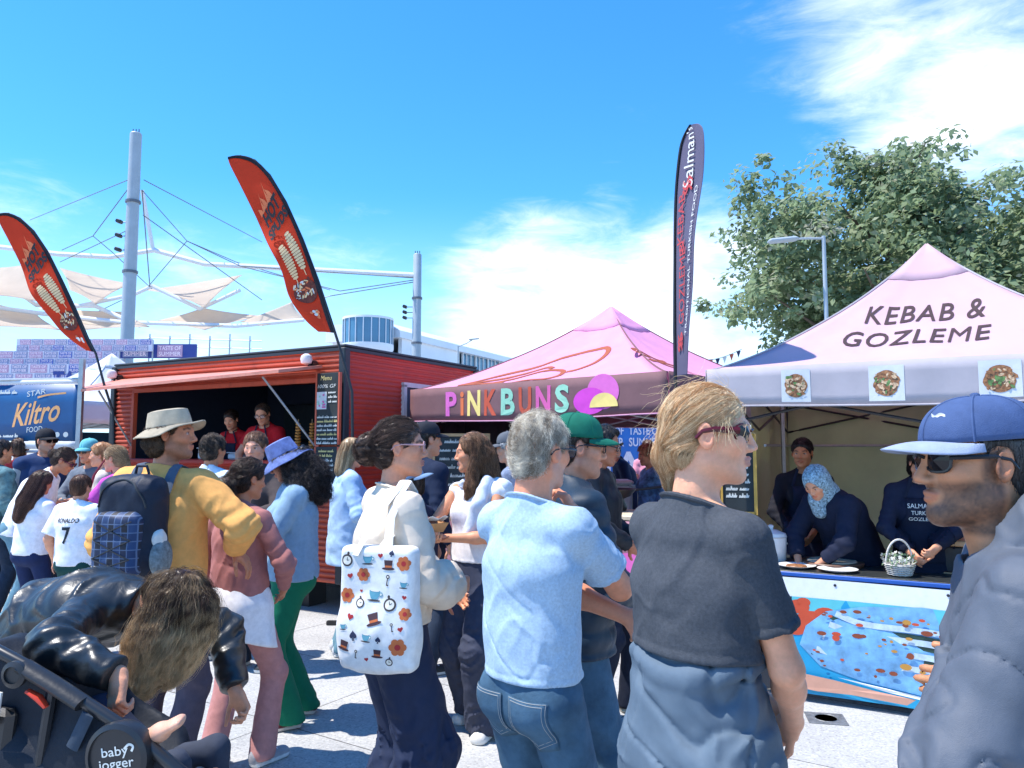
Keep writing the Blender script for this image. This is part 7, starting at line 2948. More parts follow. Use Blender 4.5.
person('woman in brown hoodie facing the camera beside the blue bucket hat', X(257, 5.7), 5.7, 172, 1.70, True, head=(6, 4, 0), skin=(206, 152, 130), hair=dict(col=(88, 58, 42), hi=(150, 108, 80), mix=.4, n=1800, flow=tie_flow((0, -.1, .09)), e=.010, r=.0012, steps=9, step=.013, line=(.6, .03)),
       arms={'R': dict(t=(.05, .30, 1.10), hint=(1, -.2, -.4)), 'L': dict(t=(-.08, .30, 1.14), hint=(-1, -.2, -.4))}, top=dict(mat=hood, sleeve='long', ex=.03, sr=.026, fold=.008, hem=.08, name='hoodie', mod=hood_mod, nohead=False), bottom=dict(mat=denim_d), shoes=dict(col=(60, 60, 60)), girth=1.12, **far)
person('person with short dark wavy hair and pale blue top at the kiosk hatch', X(211, 6.0), 6.0, -20, 1.68, False, head=(-8, 0, 0), skin='tan', hair=dict(col=(46, 38, 34), hi=(124, 104, 86), mix=.35, n=2200, flow=swirl_flow((0, -.02, .03)), e=.016, r=.0014, steps=6, step=.011, rough=.9, lump=.008),
       top=dict(mat=cloth('ice_blue_cotton', lin(206, 222, 234)), ex=.016, hem=.06), bottom=dict(mat=denim_d), shoes=dict(col=(200, 200, 200)), **far)
person('fair haired woman in loose sky blue shirt behind the woman with the bun', X(349, 6.1), 6.1, -70, 1.66, True, head=(30, 8, 0), skin='fair', hair=dict(col=(150, 118, 84), hi=(226, 200, 160), mix=.6, n=1800, flow=down_flow(), e=.012, r=.0013, steps=10, step=.014, ears=False, nape=-.2, extra=[((0, -.07, -.02), (0, -.09, -.15), .07, .06)]),
       arms={'R': dict(t=(.14, .20, 1.0), hint=(.8, -.5, 0))}, top=dict(mat=cloth('sky_blue_linen', lin(176, 206, 236)), sleeve='long', ex=.028, sr=.026, fold=.010, hem=.22, flare=.03, name='shirt'), bottom=dict(mat=denim_l), shoes=dict(col=(210, 210, 210)), **far)
person('short person in navy top with grey blue cap turned backwards', X(416, 4.55), 4.55, 75, 1.47, False, head=(12, 10, 0), skin='light', hair=dict(short_b, e=.004), hat=dict(kind='cap', mat=cloth('grey_blue_cap', lin(118, 146, 176)), z=.045, yaw=180, tilt=8, visor=.068),
       arms={'L': dict(t=(-.16, .18, 1.0))}, top=dict(mat=cloth('navy_jersey', lin(30, 40, 66)), ex=.02, hem=.08, sr=.02), bottom=dict(mat=denim_d), shoes=dict(col=(200, 200, 200)), **far)
person('man in dark cap looking away beyond the glasses of the bun woman', X(424, 5.6), 5.6, -50, 1.76, False, head=(-10, 0, 0), skin='light', hair=dict(short_b), hat=dict(kind='cap', mat=cloth('charcoal_cap', lin(40, 42, 50)), z=.045), top=dict(mat=cloth('navy_shell', lin(26, 38, 62)), sleeve='long', ex=.024, hem=.08), bottom=dict(mat=denim_d), shoes=dict(col=(40, 40, 40)), **far)
person('white haired man in grey cap and plaid shirt beyond the long haired woman', X(513, 6.35), 6.35, 82, 1.70, False, head=(0, 8, 0), skin='fair', hair=dict(col=(170, 166, 160), hi=(236, 234, 230), mix=.6, n=1200, flow=crown_flow(), e=.010, r=.0013, steps=4, step=.012, lump=.006), hat=dict(kind='cap', mat=cloth('grey_cap', lin(96, 100, 106)), z=.05),
       top=dict(mat=mat('plaid_grey_blue', lin(120, 132, 156), .85, var=.45, vscale=14), ex=.02, hem=.08, sr=.02), bottom=dict(mat=denim_d), shoes=dict(col=(60, 60, 60)), **far)

# ---- the two servers in the kiosk
red_tee = cloth('red_jersey', lin(188, 26, 36))
apron_b = cloth('navy_pinstripe', lin(30, 34, 52), var=.3, vscale=60)


def apron(J, m_, name='apron', top_w=.10, hem=.42, txt=None, txm=None):
    """a bib apron laid on the front of the clothes"""
    s = J['s']
    f = J['top_f']
    mb = MB()
    rows = 26
    vs = []
    P0z, nbz = float(J['P0'][2]), float(J['neckb'][2])
    zt = nbz - .10 * s
    zb_ = P0z - .02 * s
    pts = []
    nx = 14
    for j in range(rows + 1):
        t = j / rows
        z_ = zt + (zb_ - zt) * t
        w = (top_w + (.19 - top_w) * min(1, max(0, (t - .25) / .35))) * s
        for i in range(nx + 1):
            pts.append((w * (2 * i / nx - 1), z_))
    ax = J['fwd']
    rt = J['right']
    up = J['up']
    c = J['chest']
    P = A3([c + rt * x + up * (z_ - c[2]) + ax * .6 for x, z_ in pts])
    Q = march(f, P, -ax) + ax * .006
    fs = [(j * (nx + 1) + i, j * (nx + 1) + i + 1, (j + 1) * (nx + 1) + i + 1, (j + 1) * (nx + 1) + i) for j in range(rows) for i in range(nx)]
    mb.add([tuple(float(v) for v in q) for q in Q], fs)
    last = Q[-(nx + 1):]
    low = [q - up * .10 * s * k + ax * .012 * k for k in range(1, 6) for q in last]
    mb.add([tuple(float(v) for v in q) for q in list(last) + low], [(j * (nx + 1) + i, j * (nx + 1) + i + 1, (j + 1) * (nx + 1) + i + 1, (j + 1) * (nx + 1) + i) for j in range(5) for i in range(nx)])
    for sg in (-1, 1):
        a = Q[0 if sg < 0 else nx]
        mid = J['neckb'] + rt * sg * .055 * s + up * .035 * s
        mb.tube([Vector(a.tolist()), Vector((mid + ax * .07 * s).tolist()), Vector((mid - ax * .03 * s).tolist())], .010 * s, 6, flat=.4)
    o = mb.build(name, m_, J['root'], True, .003)
    if txt:
        tb = MB()
        for ln, zz, h, w in txt:
            v, f_ = text_geo(ln, .01)
            ww = max(p[0] for p in v) - min(p[0] for p in v); hh = max(p[1] for p in v) - min(p[1] for p in v)
            P = A3([c - rt * (x * w / ww) * -1 + up * (zz + y * h / hh) + ax * .6 for x, y in v])
            # facing viewers the letters run from the wearer's right to left
            P = A3([c - rt * (x * w / ww) + up * (zz + y * h / hh) + ax * .6 for x, y in v])
            Q2 = march(f, P, -ax) + ax * .0105
            tb.add([tuple(float(q_) for q_ in q) for q in Q2], f_)
        tb.build('lettering', txm, o)
    return o


FL = .48
y_s1, y_s2 = 8.72, 8.25
r_, J = person('server in red tee and dark apron bending over the kiosk counter, hair tied back', X(241, y_s1), y_s1, 160, 1.56, True, lean=18, head=(14, 22, 0), skin='light', hair=dict(col=(36, 28, 26), hi=(80, 62, 54), n=900, mix=.3, flow=tie_flow((0, -.1, .02)), e=.009, r=.0014, steps=8, step=.014, line=(.6, .03)), z0=FL, legs=True,
               arms={'R': dict(t=(.24, .36, 1.0), hint=(1, -.2, 0)), 'L': dict(t=(-.12, .32, .98), hint=(-1, -.3, 0))}, top=dict(mat=red_tee, ex=.014, hem=.06, sr=.016), bottom=dict(mat=denim_d), shoes=dict(col=(30, 30, 30)), **far)
apron(J, apron_b)
r_, J = person('taller server in red tee and glasses standing inside the kiosk hatch', X(270, y_s2), y_s2, 158, 1.60, False, lean=12, head=(18, 26, 0), skin='light', hair=dict(short_b, n=900), z0=FL,
               arms={'R': dict(t=(.18, .30, .98), hint=(1, -.3, 0)), 'L': dict(t=(-.20, .28, .98), hint=(-1, -.4, 0))}, top=dict(mat=red_tee, ex=.016, hem=.06, sr=.02), bottom=dict(mat=denim_d), shoes=dict(col=(30, 30, 30)), glasses=dict(fr=fr_black, lens=lens_clear), **far)
apron(J, apron_b)

# ---- the three cooks in the kebab tent
blk = cloth('black_cotton', lin(30, 30, 38))
nav = cloth('dark_navy_cotton', lin(32, 38, 58))
mid_ = dict(res=.012, hres=.006, group=GP)
dk_tie = dict(col=(24, 20, 22), hi=(62, 54, 54), n=1600, mix=.25, flow=tie_flow((0, -.1, .0)), e=.008, r=.0010, steps=9, step=.013, line=(.6, .03))
p = kc(1.02, 1.42, 0)
p = Vector((X(803, 6.0), 6.0, 0))
r_, J = person('cook in black with tied dark hair standing at the back of the kebab stall', p.x, p.y, 165, 1.66, True, head=(-16, 6, 0), skin='tan', hair=dk_tie, arms={'R': dict(t=(.13, .30, 1.02), hint=(1, -.3, -.2), curl=.7), 'L': dict(t=(-.02, .32, 1.02), hint=(-1, -.3, -.2), curl=.7)},
               top=dict(mat=blk, sleeve=.9, ex=.016, hem=.06, sr=.014), bottom=dict(mat=blk), shoes=dict(col=(30, 30, 30)), **mid_)
apron(J, nav)
p = Vector((X(853, 5.45), 5.45, 0))
scarf = mat('patterned_scarf', lin(140, 166, 178), .8, var=.85, vscale=75, fine=.3, spec=.2)
r_, JS = person('cook in patterned headscarf bending over her board in the kebab stall', p.x, p.y, 118, 1.62, True, lean=40, hunch=10, head=(12, 40, 0), skin='light', arms={'L': dict(t=(-.06, .50, .88), hint=(-1, -.2, .2), curl=.4), 'R': dict(t=(.10, .52, .88), hint=(1, -.2, .2), curl=.4)}, girth=1.15,
                top=dict(mat=nav, sleeve=.8, ex=.026, hem=.14, sr=.026, fold=.007), bottom=dict(mat=nav, style='loose'), shoes=dict(col=(30, 30, 30)), **mid_)


def headscarf(J, m_):
    s, hc, Hm = J['s'], J['hc'], J['Hm']

    def f(P):
        q = ((P - hc) @ Hm / s).astype(np.float32)
        d = ell(q, (0, -.022, .030), (.092, .108, .100))
        d = smin(d, cone(q, (0, -.03, -.04), (0, -.05, -.14), .088, .105), .05)
        d = smin(d, cone(q, (.03, .05, -.11), (.02, .06, -.22), .05, .06), .04)
        d = d - .005 * fold_noise(q, (13, 13, 9), 2.0)
        d = smax(d, -ell(q, (0, .105, -.012), (.058, .085, .084)), .008)
        return d * s
    sdf_obj('headscarf', f, hc - A3((.3, .3, .32)), hc + A3((.3, .3, .25)), .007, m_, J['root'], 1.3, 1)


headscarf(JS, scarf)
p = Vector((X(917, 5.1), 5.1, 0))
r_, J = person('young cook with dark centre parted hair in a lettered navy apron', p.x, p.y, 158, 1.62, True, head=(18, 28, 0), skin='light', hair=dict(dk_tie, flow=down_flow(), ears=False, nape=-.12, extra=[((0, -.07, -.02), (0, -.08, -.1), .06, .05)]),
               arms={'R': dict(t=(.10, .29, 1.02), hint=(1, -.3, -.2), curl=.8), 'L': dict(t=(-.06, .32, 1.06), hint=(-1, -.3, -.2), curl=.8)}, top=dict(mat=nav, sleeve='long', ex=.016, hem=.08, sr=.014), bottom=dict(mat=blk), shoes=dict(col=(30, 30, 30)), **mid_)
apron(J, cloth('navy_apron', lin(26, 32, 50)), txt=[("SALMAN'S", .03, .030, .17), ('TURKISH', -.015, .026, .13), ('GOZLEME', -.055, .022, .16)], txm=chalk)

# ---- people behind the pink tent
far2 = dict(res=.017, hres=.009, group=GP)
person('person in dark jacket and black cap bending in front of the blue event banner', X(632, 10.2), 10.2, 95, 1.72, True, lean=24, head=(0, 24, 0), skin='light', hair=dict(col=(24, 20, 20), hi=(60, 50, 46), n=500, r=.002, flow=tie_flow((0, -.1, .06)), e=.01, steps=6, step=.02, extra=[((0, -.1, .06), (0, -.15, .06), .03, .045)]),
       hat=dict(kind='cap', mat=cloth('black_cap', (.02, .02, .025)), z=.045), top=dict(mat=cloth('ink_navy_jacket', lin(24, 34, 62)), sleeve='long', ex=.03, sr=.026, hem=.18), bottom=dict(mat=denim_d), shoes=dict(col=(60, 60, 60)), **far2)
person('person in pink top with their back turned near the blue event banner', X(648, 11.4), 11.4, 5, 1.70, True, skin='light', hair=dict(col=(70, 46, 36), hi=(140, 100, 78), n=500, r=.002, flow=down_flow(), e=.012, steps=6, step=.02), top=dict(mat=cloth('rose_pink_cotton', lin(226, 150, 168)), ex=.02, hem=.08), bottom=dict(mat=denim_d), shoes=dict(col=(200, 200, 200)), **far2)
person('red haired person in mottled blue top just left of the blonde woman', X(650, 8.3), 8.3, 100, 1.62, True, head=(0, 10, 0), skin='fair', hair=dict(col=(150, 100, 70), hi=(226, 176, 136), n=900, r=.0017, flow=crown_flow(), e=.016, steps=6, step=.014, lump=.008), top=dict(mat=mat('mottled_blue', lin(92, 140, 186), .85, var=.6, vscale=16), sleeve='long', ex=.024, hem=.12), bottom=dict(mat=denim_d), shoes=dict(col=(90, 90, 90)), **far2)
person('grey clad person with dark hair seated low behind the pink counter', X(605, 10.7), 10.7, 60, 1.55, False, z0=-.22, head=(-4, 14, 0), skin='tan', lean=14, hair=dict(short_b, n=500, r=.002), top=dict(mat=cloth('grey_sweat', lin(146, 150, 156)), sleeve='long', ex=.03, hem=.12), bottom=dict(mat=denim_l), shoes=dict(col=(60, 60, 60)), feet={'R': (.1, .05, .23), 'L': (-.1, .05, .23)}, **far2)

# ---- the group at the left
white_j = cloth('white_jersey', lin(238, 238, 242), bump=.15)
lg_hair = dict(col=(66, 46, 40), hi=(130, 96, 80), mix=.35, n=3600, flow=lambda q: np.tile(A3((0, -.25, -1)), (len(q), 1)) + (q * A3((1, .6, .4))) * np.clip((q[:, 2:3] - .02) * 60, 0, 3), e=.012, r=.0011, steps=20, step=.018, rough=.12, ears=False, nape=-.5, line=(.55, .02), seed=17,
               extra=[((0, -.06, 0), (0, -.10, -.20), .080, .085), ((0, -.10, -.20), (0, -.11, -.36), .085, .066), ((-.055, -.03, -.05), (-.06, -.06, -.25), .04, .04), ((.055, -.03, -.05), (.06, -.06, -.25), .04, .04)])
person('girl with long straight brown hair in white tee and navy leggings', X(36, 6.35), 6.35, -14, 1.40, True, head=(-10, 12, 6), skin='tan', hair=lg_hair, side=4, arms={'R': dict(t=(.13, .26, 1.03), hint=(1, -.4, -.2)), 'L': dict(t=(-.14, .2, .95))},
       top=dict(mat=white_j, ex=.016, hem=.04, sr=.02, sfrac=.78), bottom=dict(style='skinny', mat=cloth('navy_leggings', lin(32, 46, 84))), shoes=dict(col=(232, 232, 234)), res=.011, hres=.0065, group=GP)
tied = dict(col=(46, 34, 30), hi=(110, 84, 70), mix=.3, n=1800, flow=tie_flow((0, -.105, .02)), e=.009, r=.0012, steps=9, step=.014, line=(.6, .03), extra=[((0, -.10, .02), (0, -.13, .01), .035, .04)])
r_, J = person('woman in maroon sunglasses and long white tee stooping beside the long haired girl', X(23, 6.95), 6.95, -72, 1.68, True, lean=28, hunch=12, head=(-6, 30, 0), skin='tan', hair=tied, glasses=dict(fr=paint('maroon_frame', lin(120, 20, 50), .25), lens=lens_dark, lh=.020, lw=.028, thick=.003),
               arms={'R': dict(t=(.1, .36, .92)), 'L': dict(t=(-.1, .36, .95))}, top=dict(mat=white_j, ex=.024, hem=.10, sr=.03, sfrac=.85), bottom=dict(mat=denim_l), shoes=dict(col=(200, 180, 160)), res=.012, hres=.0065, group=GP)
r_, JK = person('boy in white football shirt with black number 7 and dark green shorts', X(81, 6.0), 6.0, -6, 1.37, False, head=(-4, 2, 0), skin='light', sw=.165, hair=dict(col=(74, 50, 40), hi=(140, 100, 78), mix=.3, n=1800, flow=crown_flow(), e=.013, r=.0011, steps=5, step=.012, rough=.3),
                arms={'R': dict(t=(.16, .26, 1.06), hint=(1, -.3, -.3)), 'L': dict(t=(-.26, .05, .92))}, top=dict(mat=white_j, ex=.020, hem=.06, sr=.026, sfrac=.85, flare=.01), bottom=dict(mat=cloth('dark_green_shorts', lin(24, 66, 64)), style='straight', hemz=.42), shoes=dict(col=(40, 40, 44)), res=.011, hres=.0065, group=GP)
m = MB()
f, s_ = JK['top_f'], JK['s']
for ln, zz, h, w in (('RONALDO', 1.335, .045, .225), ('7', 1.19, .165, .085)):
    v, f_ = text_geo(ln, .03, 0, 1.0, .3)
    ww = max(p[0] for p in v) - min(p[0] for p in v); hh = max(p[1] for p in v) - min(p[1] for p in v)
    on_skin(m, f, [(x * w * s_ / ww, y * h * s_ / hh) for x, y in v], f_, ((.0, -.5, zz * s_), (1, 0, 0), (0, 0, 1)), (0, 1, 0), .004)
m.build('lettering', paint('dark_teal_print', lin(20, 36, 48), .7), [c for c in r_.children if c.name.startswith('shirt')][0])
person('man in black cap and sunglasses with navy vest over a grey shirt', X(44, 8.0), 8.0, -135, 1.77, False, head=(20, 0, 0), skin='light', hair=dict(short_b, e=.004), hat=dict(kind='cap', mat=cloth('black_cap', (.02, .02, .025)), z=.044), glasses=dict(fr=fr_black, lens=lens_dark, lh=.02, lw=.028), beard=dict(col=(120, 104, 92), amt=.4),
       top=dict(mat=cloth('dove_grey', lin(168, 174, 176)), sleeve='long', ex=.016, hem=.06), over=dict(mat=cloth('navy_vest', lin(46, 66, 104)), sleeve='none', ex=.032, hem=.08, name='vest', neck=.05), bottom=dict(mat=denim_d), shoes=dict(col=(60, 60, 60)), **far)
person('person with brown hair and dark red top behind the man in the vest', X(19, 8.6), 8.6, 10, 1.68, False, head=(0, 0, 0), skin='light', hair=dict(col=(64, 46, 38), hi=(130, 98, 78), n=900, r=.0016, flow=crown_flow(), e=.018, steps=5, step=.014, lump=.006), top=dict(mat=cloth('dark_red', lin(150, 44, 54)), sleeve='long', ex=.02, hem=.06, mod=hood_mod, nohead=False), bottom=dict(mat=denim_d), shoes=dict(col=(60, 60, 60)), **far)
person('woman in pale teal cap and black sunglasses with a grey top', X(91, 7.5), 7.5, 168, 1.66, True, head=(0, 2, 0), skin='light', hair=dict(tied, n=600), hat=dict(kind='cap', mat=cloth('pale_teal_cap', lin(110, 184, 190)), z=.044, visor=.08, dip=1.5), glasses=dict(fr=fr_black, lens=lens_dark, lh=.02, lw=.028),
       arms={'R': dict(t=(-.02, .28, 1.12), hint=(1, 0, -.4)), 'L': dict(t=(.06, .30, 1.14), hint=(-1, 0, -.4))}, top=dict(mat=cloth('slate_jersey', lin(110, 118, 128)), sleeve=.6, ex=.018, hem=.06), bottom=dict(mat=denim_d), shoes=dict(col=(60, 60, 60)), **far)
person('fair haired girl in magenta top facing left beside the mustard jumper', X(119, 6.55), 6.55, 85, 1.60, True, head=(6, 6, 0), skin='fair', hair=dict(col=(140, 108, 78), hi=(214, 180, 136), mix=.5, n=2200, flow=tie_flow((0, -.11, -.02)), e=.012, r=.0012, steps=9, step=.014, line=(.6, .028), extra=[((0, -.10, -.02), (0, -.13, -.12), .035, .025)]),
       arms={'L': dict(t=(.0, .30, 1.16), hint=(-1, -.2, -.5))}, top=dict(mat=cloth('magenta_jersey', lin(196, 84, 176)), ex=.018, hem=.06, sr=.02), bottom=dict(mat=denim_l), shoes=dict(col=(200, 200, 200)), **far)
person('strawberry blonde person half hidden by the fair haired girl', X(105, 7.2), 7.2, 110, 1.63, True, head=(0, 4, 0), skin='fair', hair=dict(col=(176, 124, 84), hi=(226, 178, 130), n=1200, r=.0015, flow=down_flow(), e=.014, steps=8, step=.015, ears=False, nape=-.15, extra=[((0, -.06, -.02), (0, -.08, -.1), .06, .05)]), top=dict(mat=cloth('cream_shirt', lin(220, 206, 190)), ex=.018, hem=.06), bottom=dict(mat=denim_d), shoes=dict(col=(200, 200, 200)), **far)
person('person in green plaid shirt cut off by the left edge', X(-1, 7.3), 7.3, -30, 1.66, False, head=(0, 0, 0), skin='tan', hair=dict(short_b, n=600, r=.0016), top=dict(mat=mat('green_plaid', lin(70, 104, 110), .85, var=.55, vscale=13), sleeve='long', ex=.024, hem=.12), bottom=dict(mat=denim_d), shoes=dict(col=(60, 60, 60)), **far)
person('white haired person beside the man in the vest', X(66, 8.7), 8.7, 40, 1.58, True, head=(0, 0, 0), skin='fair', hair=dict(col=(190, 176, 150), hi=(240, 232, 214), n=700, r=.0018, flow=crown_flow(), e=.016, steps=6, step=.014), top=dict(mat=cloth('stone_shirt', lin(190, 190, 186)), ex=.02, hem=.06), bottom=dict(mat=denim_d), shoes=dict(col=(60, 60, 60)), **far)
person('dark haired person behind the white haired one near the banner post', X(63, 9.4), 9.4, 20, 1.67, False, head=(0, 0, 0), skin='tan', hair=dict(short_b, n=600, r=.0018, e=.02), top=dict(mat=cloth('teal_dark', lin(28, 54, 58)), sleeve='long', ex=.02, hem=.06), bottom=dict(mat=denim_d), shoes=dict(col=(60, 60, 60)), **far)

# ---- the bending woman in the leather jacket
leather = mat('black_leather', (.014, .017, .019), .36, var=.25, vscale=9, bump=.35, bscale=16, fine=.10, spec=.6, distort=.6)
streak = dict(col=(62, 42, 30), hi=(255, 214, 160), mix=.8, cvar=.4, n=11000, ombre=((0, 1, -.2), .04, 4.5), flow=lambda q: np.tile(A3((0, 1.0, -.25)), (len(q), 1)) + q * A3((4.5, 0, 1.0)) * np.clip(1.2 - 6 * q[:, 1:2], 0, 1.2), e=.010, r=.00050, steps=17, step=.018, rough=.28, wave=.42, lump=.006, seed=41, fly=.008, ears=False, nape=-.3, line=(-.2, .14), gscale=(60, 16, 30),
              extra=[((0, .02, .10), (0, .09, .05), .06, .06), ((-.06, -.02, .03), (-.10, .10, -.02), .05, .06), ((.06, -.02, .03), (.10, .10, -.02), .05, .06), ((-.09, .10, 0), (-.10, .20, -.06), .06, .04), ((.09, .10, 0), (.10, .20, -.06), .06, .04), ((0, .09, .05), (.0, .20, -.02), .07, .05), ((-.05, .17, -.03), (-.07, .25, -.09), .05, .016), ((.05, .17, -.03), (.05, .26, -.09), .045, .014)])
be, JE = person('bending woman in shiny black leather jacket with long streaked hair hanging forward', X(66, 2.7), 2.7, -106, 1.66, True, lean=78, hunch=10, head=(0, 84, 0), skin='light', hair=streak, group=GP, pel=(0, -.14, .02),
                arms={'R': dict(w=tuple(at(119, 676, 2.16)), hint=(1, -.3, .2), dir=(.35, .25, -.9), back=(.8, -.3, .4), curl=.95, near=.0045), 'L': dict(t=(-.20, .62, .80), hint=(-1, .3, .3), dir=(0, .5, -.8), curl=.8)}, feet={'R': (.10, -.06, 0), 'L': (-.1, .1, 0)},
                top=dict(mat=leather, sleeve='long', ex=.020, sr=.022, fold=.013, fscale=(8, 8, 8), hem=.02, res=.0065, name='leather_jacket', sm=3, seed=51.0, neck=.05, cuffk=1.0), bottom=dict(style='loose', mat=cloth('ivory_cotton', lin(226, 222, 206)), fold=.008), shoes=dict(col=(210, 210, 210)), res=.009, hres=.005)
print('JE hands', to_world(JE, JE['WR']['R']), 'head', to_world(JE, JE['hc']))
print('JY', to_world(JY, JY['WR']['R']), 'JY sh', to_world(JY, JY['SH']['R']))
# ------------------------------------------------------------------ things carried, and the stroller
# --- backpack on the man in the mustard jumper
bp_nav = cloth('navy_nylon', lin(30, 38, 54), rough=.5, ridge=.4)
def plaid_mat():
    m = bpy.data.materials.new('blue_plaid_nylon'); m.use_nodes = True
    nt = m.node_tree; L = nt.links.new
    b = nt.nodes['Principled BSDF']; b.inputs['Roughness'].default_value = .6
    tc = nt.nodes.new('ShaderNodeTexCoord')
    def wave(ax, sc):
        w = N(nt, 'ShaderNodeTexWave', i_Scale=sc, wave_type='BANDS', bands_direction=ax)
        L(tc.outputs['Object'], w.inputs['Vector'])
        return w.outputs[0]
    a = ramp(nt, wave('X', 5.0), [(.35, (0, 0, 0)), (.5, (1, 1, 1))]); c = ramp(nt, wave('Z', 4.4), [(.35, (0, 0, 0)), (.5, (1, 1, 1))])
    l1 = ramp(nt, wave('X', 10.0), [(.95, (0, 0, 0)), (.98, (1, 1, 1))]); l2 = ramp(nt, wave('Z', 8.8), [(.95, (0, 0, 0)), (.98, (1, 1, 1))])
    col = mixc(nt, a, lin(16, 22, 40), lin(34, 62, 104))
    col = mixc(nt, mathn(nt, 'MULTIPLY', c, .5), col, lin(22, 42, 80))
    col = mixc(nt, mathn(nt, 'MULTIPLY', mathn(nt, 'MAXIMUM', l1, l2), .6), col, lin(110, 130, 160))
    L(col, b.inputs['Base Color'])
    return m
s = JY['s']
bk = JY['chest'] - JY['fwd'] * .205 * s - JY['up'] * .045 * s
rt_, up_, fw_ = JY['right'], JY['up'], JY['fwd']
Mb = np.stack([rt_, fw_, up_], 1)
def bp_sdf(P):
    d = rbox(P, (0, 0, 0), (.150, .085, .225), .075)
    d = smin(d, rbox(P, (0, -.065, -.075), (.115, .055, .125), .05), .02)
    d = smin(d, ell(P, (0, .0, -.13), (.165, .10, .10)), .05)
    return d - .006 * fold_noise(P, (9, 9, 9), 6.1)
root = empty('backpack', to_world(JY, bk), JY['root'].rotation_euler[2], 'navy and blue plaid backpack worn over the mustard jumper', 'backpack')
sdf_obj('body', bp_sdf, (-.22, -.18, -.3), (.22, .15, .28), .0075, bp_nav, root, 1.3, 1)
f2 = lambda P: smax(rbox(P, (0, -.072, -.07), (.112, .058, .135), .045) - .004 * fold_noise(P, (9, 9, 9), 2.2), .13 + P[:, 1] * 0 - 1, .01)
sdf_obj('front_pocket', lambda P: f2(P) - .004, (-.16, -.18, -.25), (.16, .02, .12), .007, plaid_mat(), root, 1.3, 1)
m = MB()
for (x0, z0_, x1, z1) in ((-.09, .03, .09, -.05), (.09, .03, -.09, -.05), (-.09, -.05, .09, -.13), (.09, -.05, -.09, -.13), (-.09, -.13, .07, -.18), (.09, -.13, -.07, -.18)):
    P = A3([(x0 + (x1 - x0) * k / 12, -.4, z0_ + (z1 - z0_) * k / 12) for k in range(13)])
    Q = march(f2, P, (0, 1, 0)) - A3((0, .006, 0))
    m.tube([Vector(q.tolist()) for q in Q], .003, 6)
m.build('bungee_cord', black_pl, root, True)
m = MB()
P = A3([(.125 * cos(a), -.4, .045 + .16 * sin(a)) for a in np.linspace(.25, pi - .25, 26)])
Q = march(bp_sdf, P, (0, 1, 0)) - A3((0, .002, 0))
m.tube([Vector(q.tolist()) for q in Q], .0045, 6)
m.build('zip', black_pl, root, True)
m = MB(); m.tube([(-.035, .05, .225), (-.025, .045, .262), (.025, .045, .262), (.035, .05, .225)], .007, 6); m.build('grab_loop', bp_nav, root, True)
f3 = lambda P: ell(P, (.155, -.01, -.135), (.035, .065, .085))
sdf_obj('side_pocket', f3, (.08, -.12, -.26), (.24, .1, .0), .007, mat('grey_mesh', lin(120, 130, 132), .7, var=.4, vscale=60), root, 1.2, 1)
f4 = lambda P: ell(P, (.150, -.015, -.055), (.026, .04, .045)) - .006 * fold_noise(P, (18, 18, 18), 1)
sdf_obj('tissue', f4, (.08, -.1, -.14), (.22, .08, .03), .006, paint('tissue_white', (.72, .70, .66), .9), root, 1.3, 1)
ft = JY['top_f']
for sg in (-1, 1):
    m = MB()
    pth = []
    for k in range(15):
        a = k / 14
        q = JY['SH']['R' if sg > 0 else 'L'] * .52 + JY['neckb'] * .48
        ang = pi * (.02 + .80 * a)
        c = q - JY['up'] * .16 * s
        pth.append(c + (-JY['fwd'] * cos(ang) * .34 + JY['up'] * sin(ang) * .5) * s)
    P = A3(pth)
    ctr = JY['SH']['R' if sg > 0 else 'L'] * .5 + JY['neckb'] * .5 - JY['up'] * .16 * s
    Q = np.stack([march(ft, P[i:i + 1], ctr - P[i])[0] - nrm(ctr - P[i]) * .006 for i in range(len(P))])
    Q = A3([((q - bk) @ Mb) for q in Q])
    m.tube([Vector(q.tolist()) for q in Q], .027, 8, flat=.24)
    m.build('shoulder_strap', cloth('slate_strap', lin(84, 96, 112)), root, True)

# --- tote bag on the shoulder of the woman in the cream jumper
ctr = at(380, 607, 2.74)
tz = R(-14)
root = empty('tote_bag', ctr, tz, 'white cotton tote printed with hearts, spades, watches and hats', 'tote bag')
TW_, TH_ = .138, .213
def tote_f(P):
    d = rbox(P, (0, 0, 0), (TW_, .042, TH_), .022)
    d = smin(d, ell(P, (0, .0, -.09), (.145, .068, .12)), .05)
    return d - .007 * fold_noise(P, (6, 6, 4), 14.2) * np.clip((TH_ - P[:, 2]) * 6, .3, 1)
tote_m = cloth('white_tote_canvas', lin(236, 234, 230), fine=.6, bump=.15)
body = sdf_obj('bag', tote_f, (-.22, -.14, -.28), (.22, .14, .28), .0065, tote_m, root, 1.3, 1)
cols_t = [paint('print_' + n, lin(*c), .8) for n, c in (('heart_red', (178, 44, 48)), ('spade_navy', (44, 52, 80)), ('watch_brown', (70, 60, 60)), ('teacup_teal', (96, 160, 176)), ('leaf_orange', (206, 110, 60)), ('hat_plum', (74, 50, 56)), ('dial_cream', (240, 232, 214)))]
pr = MB()
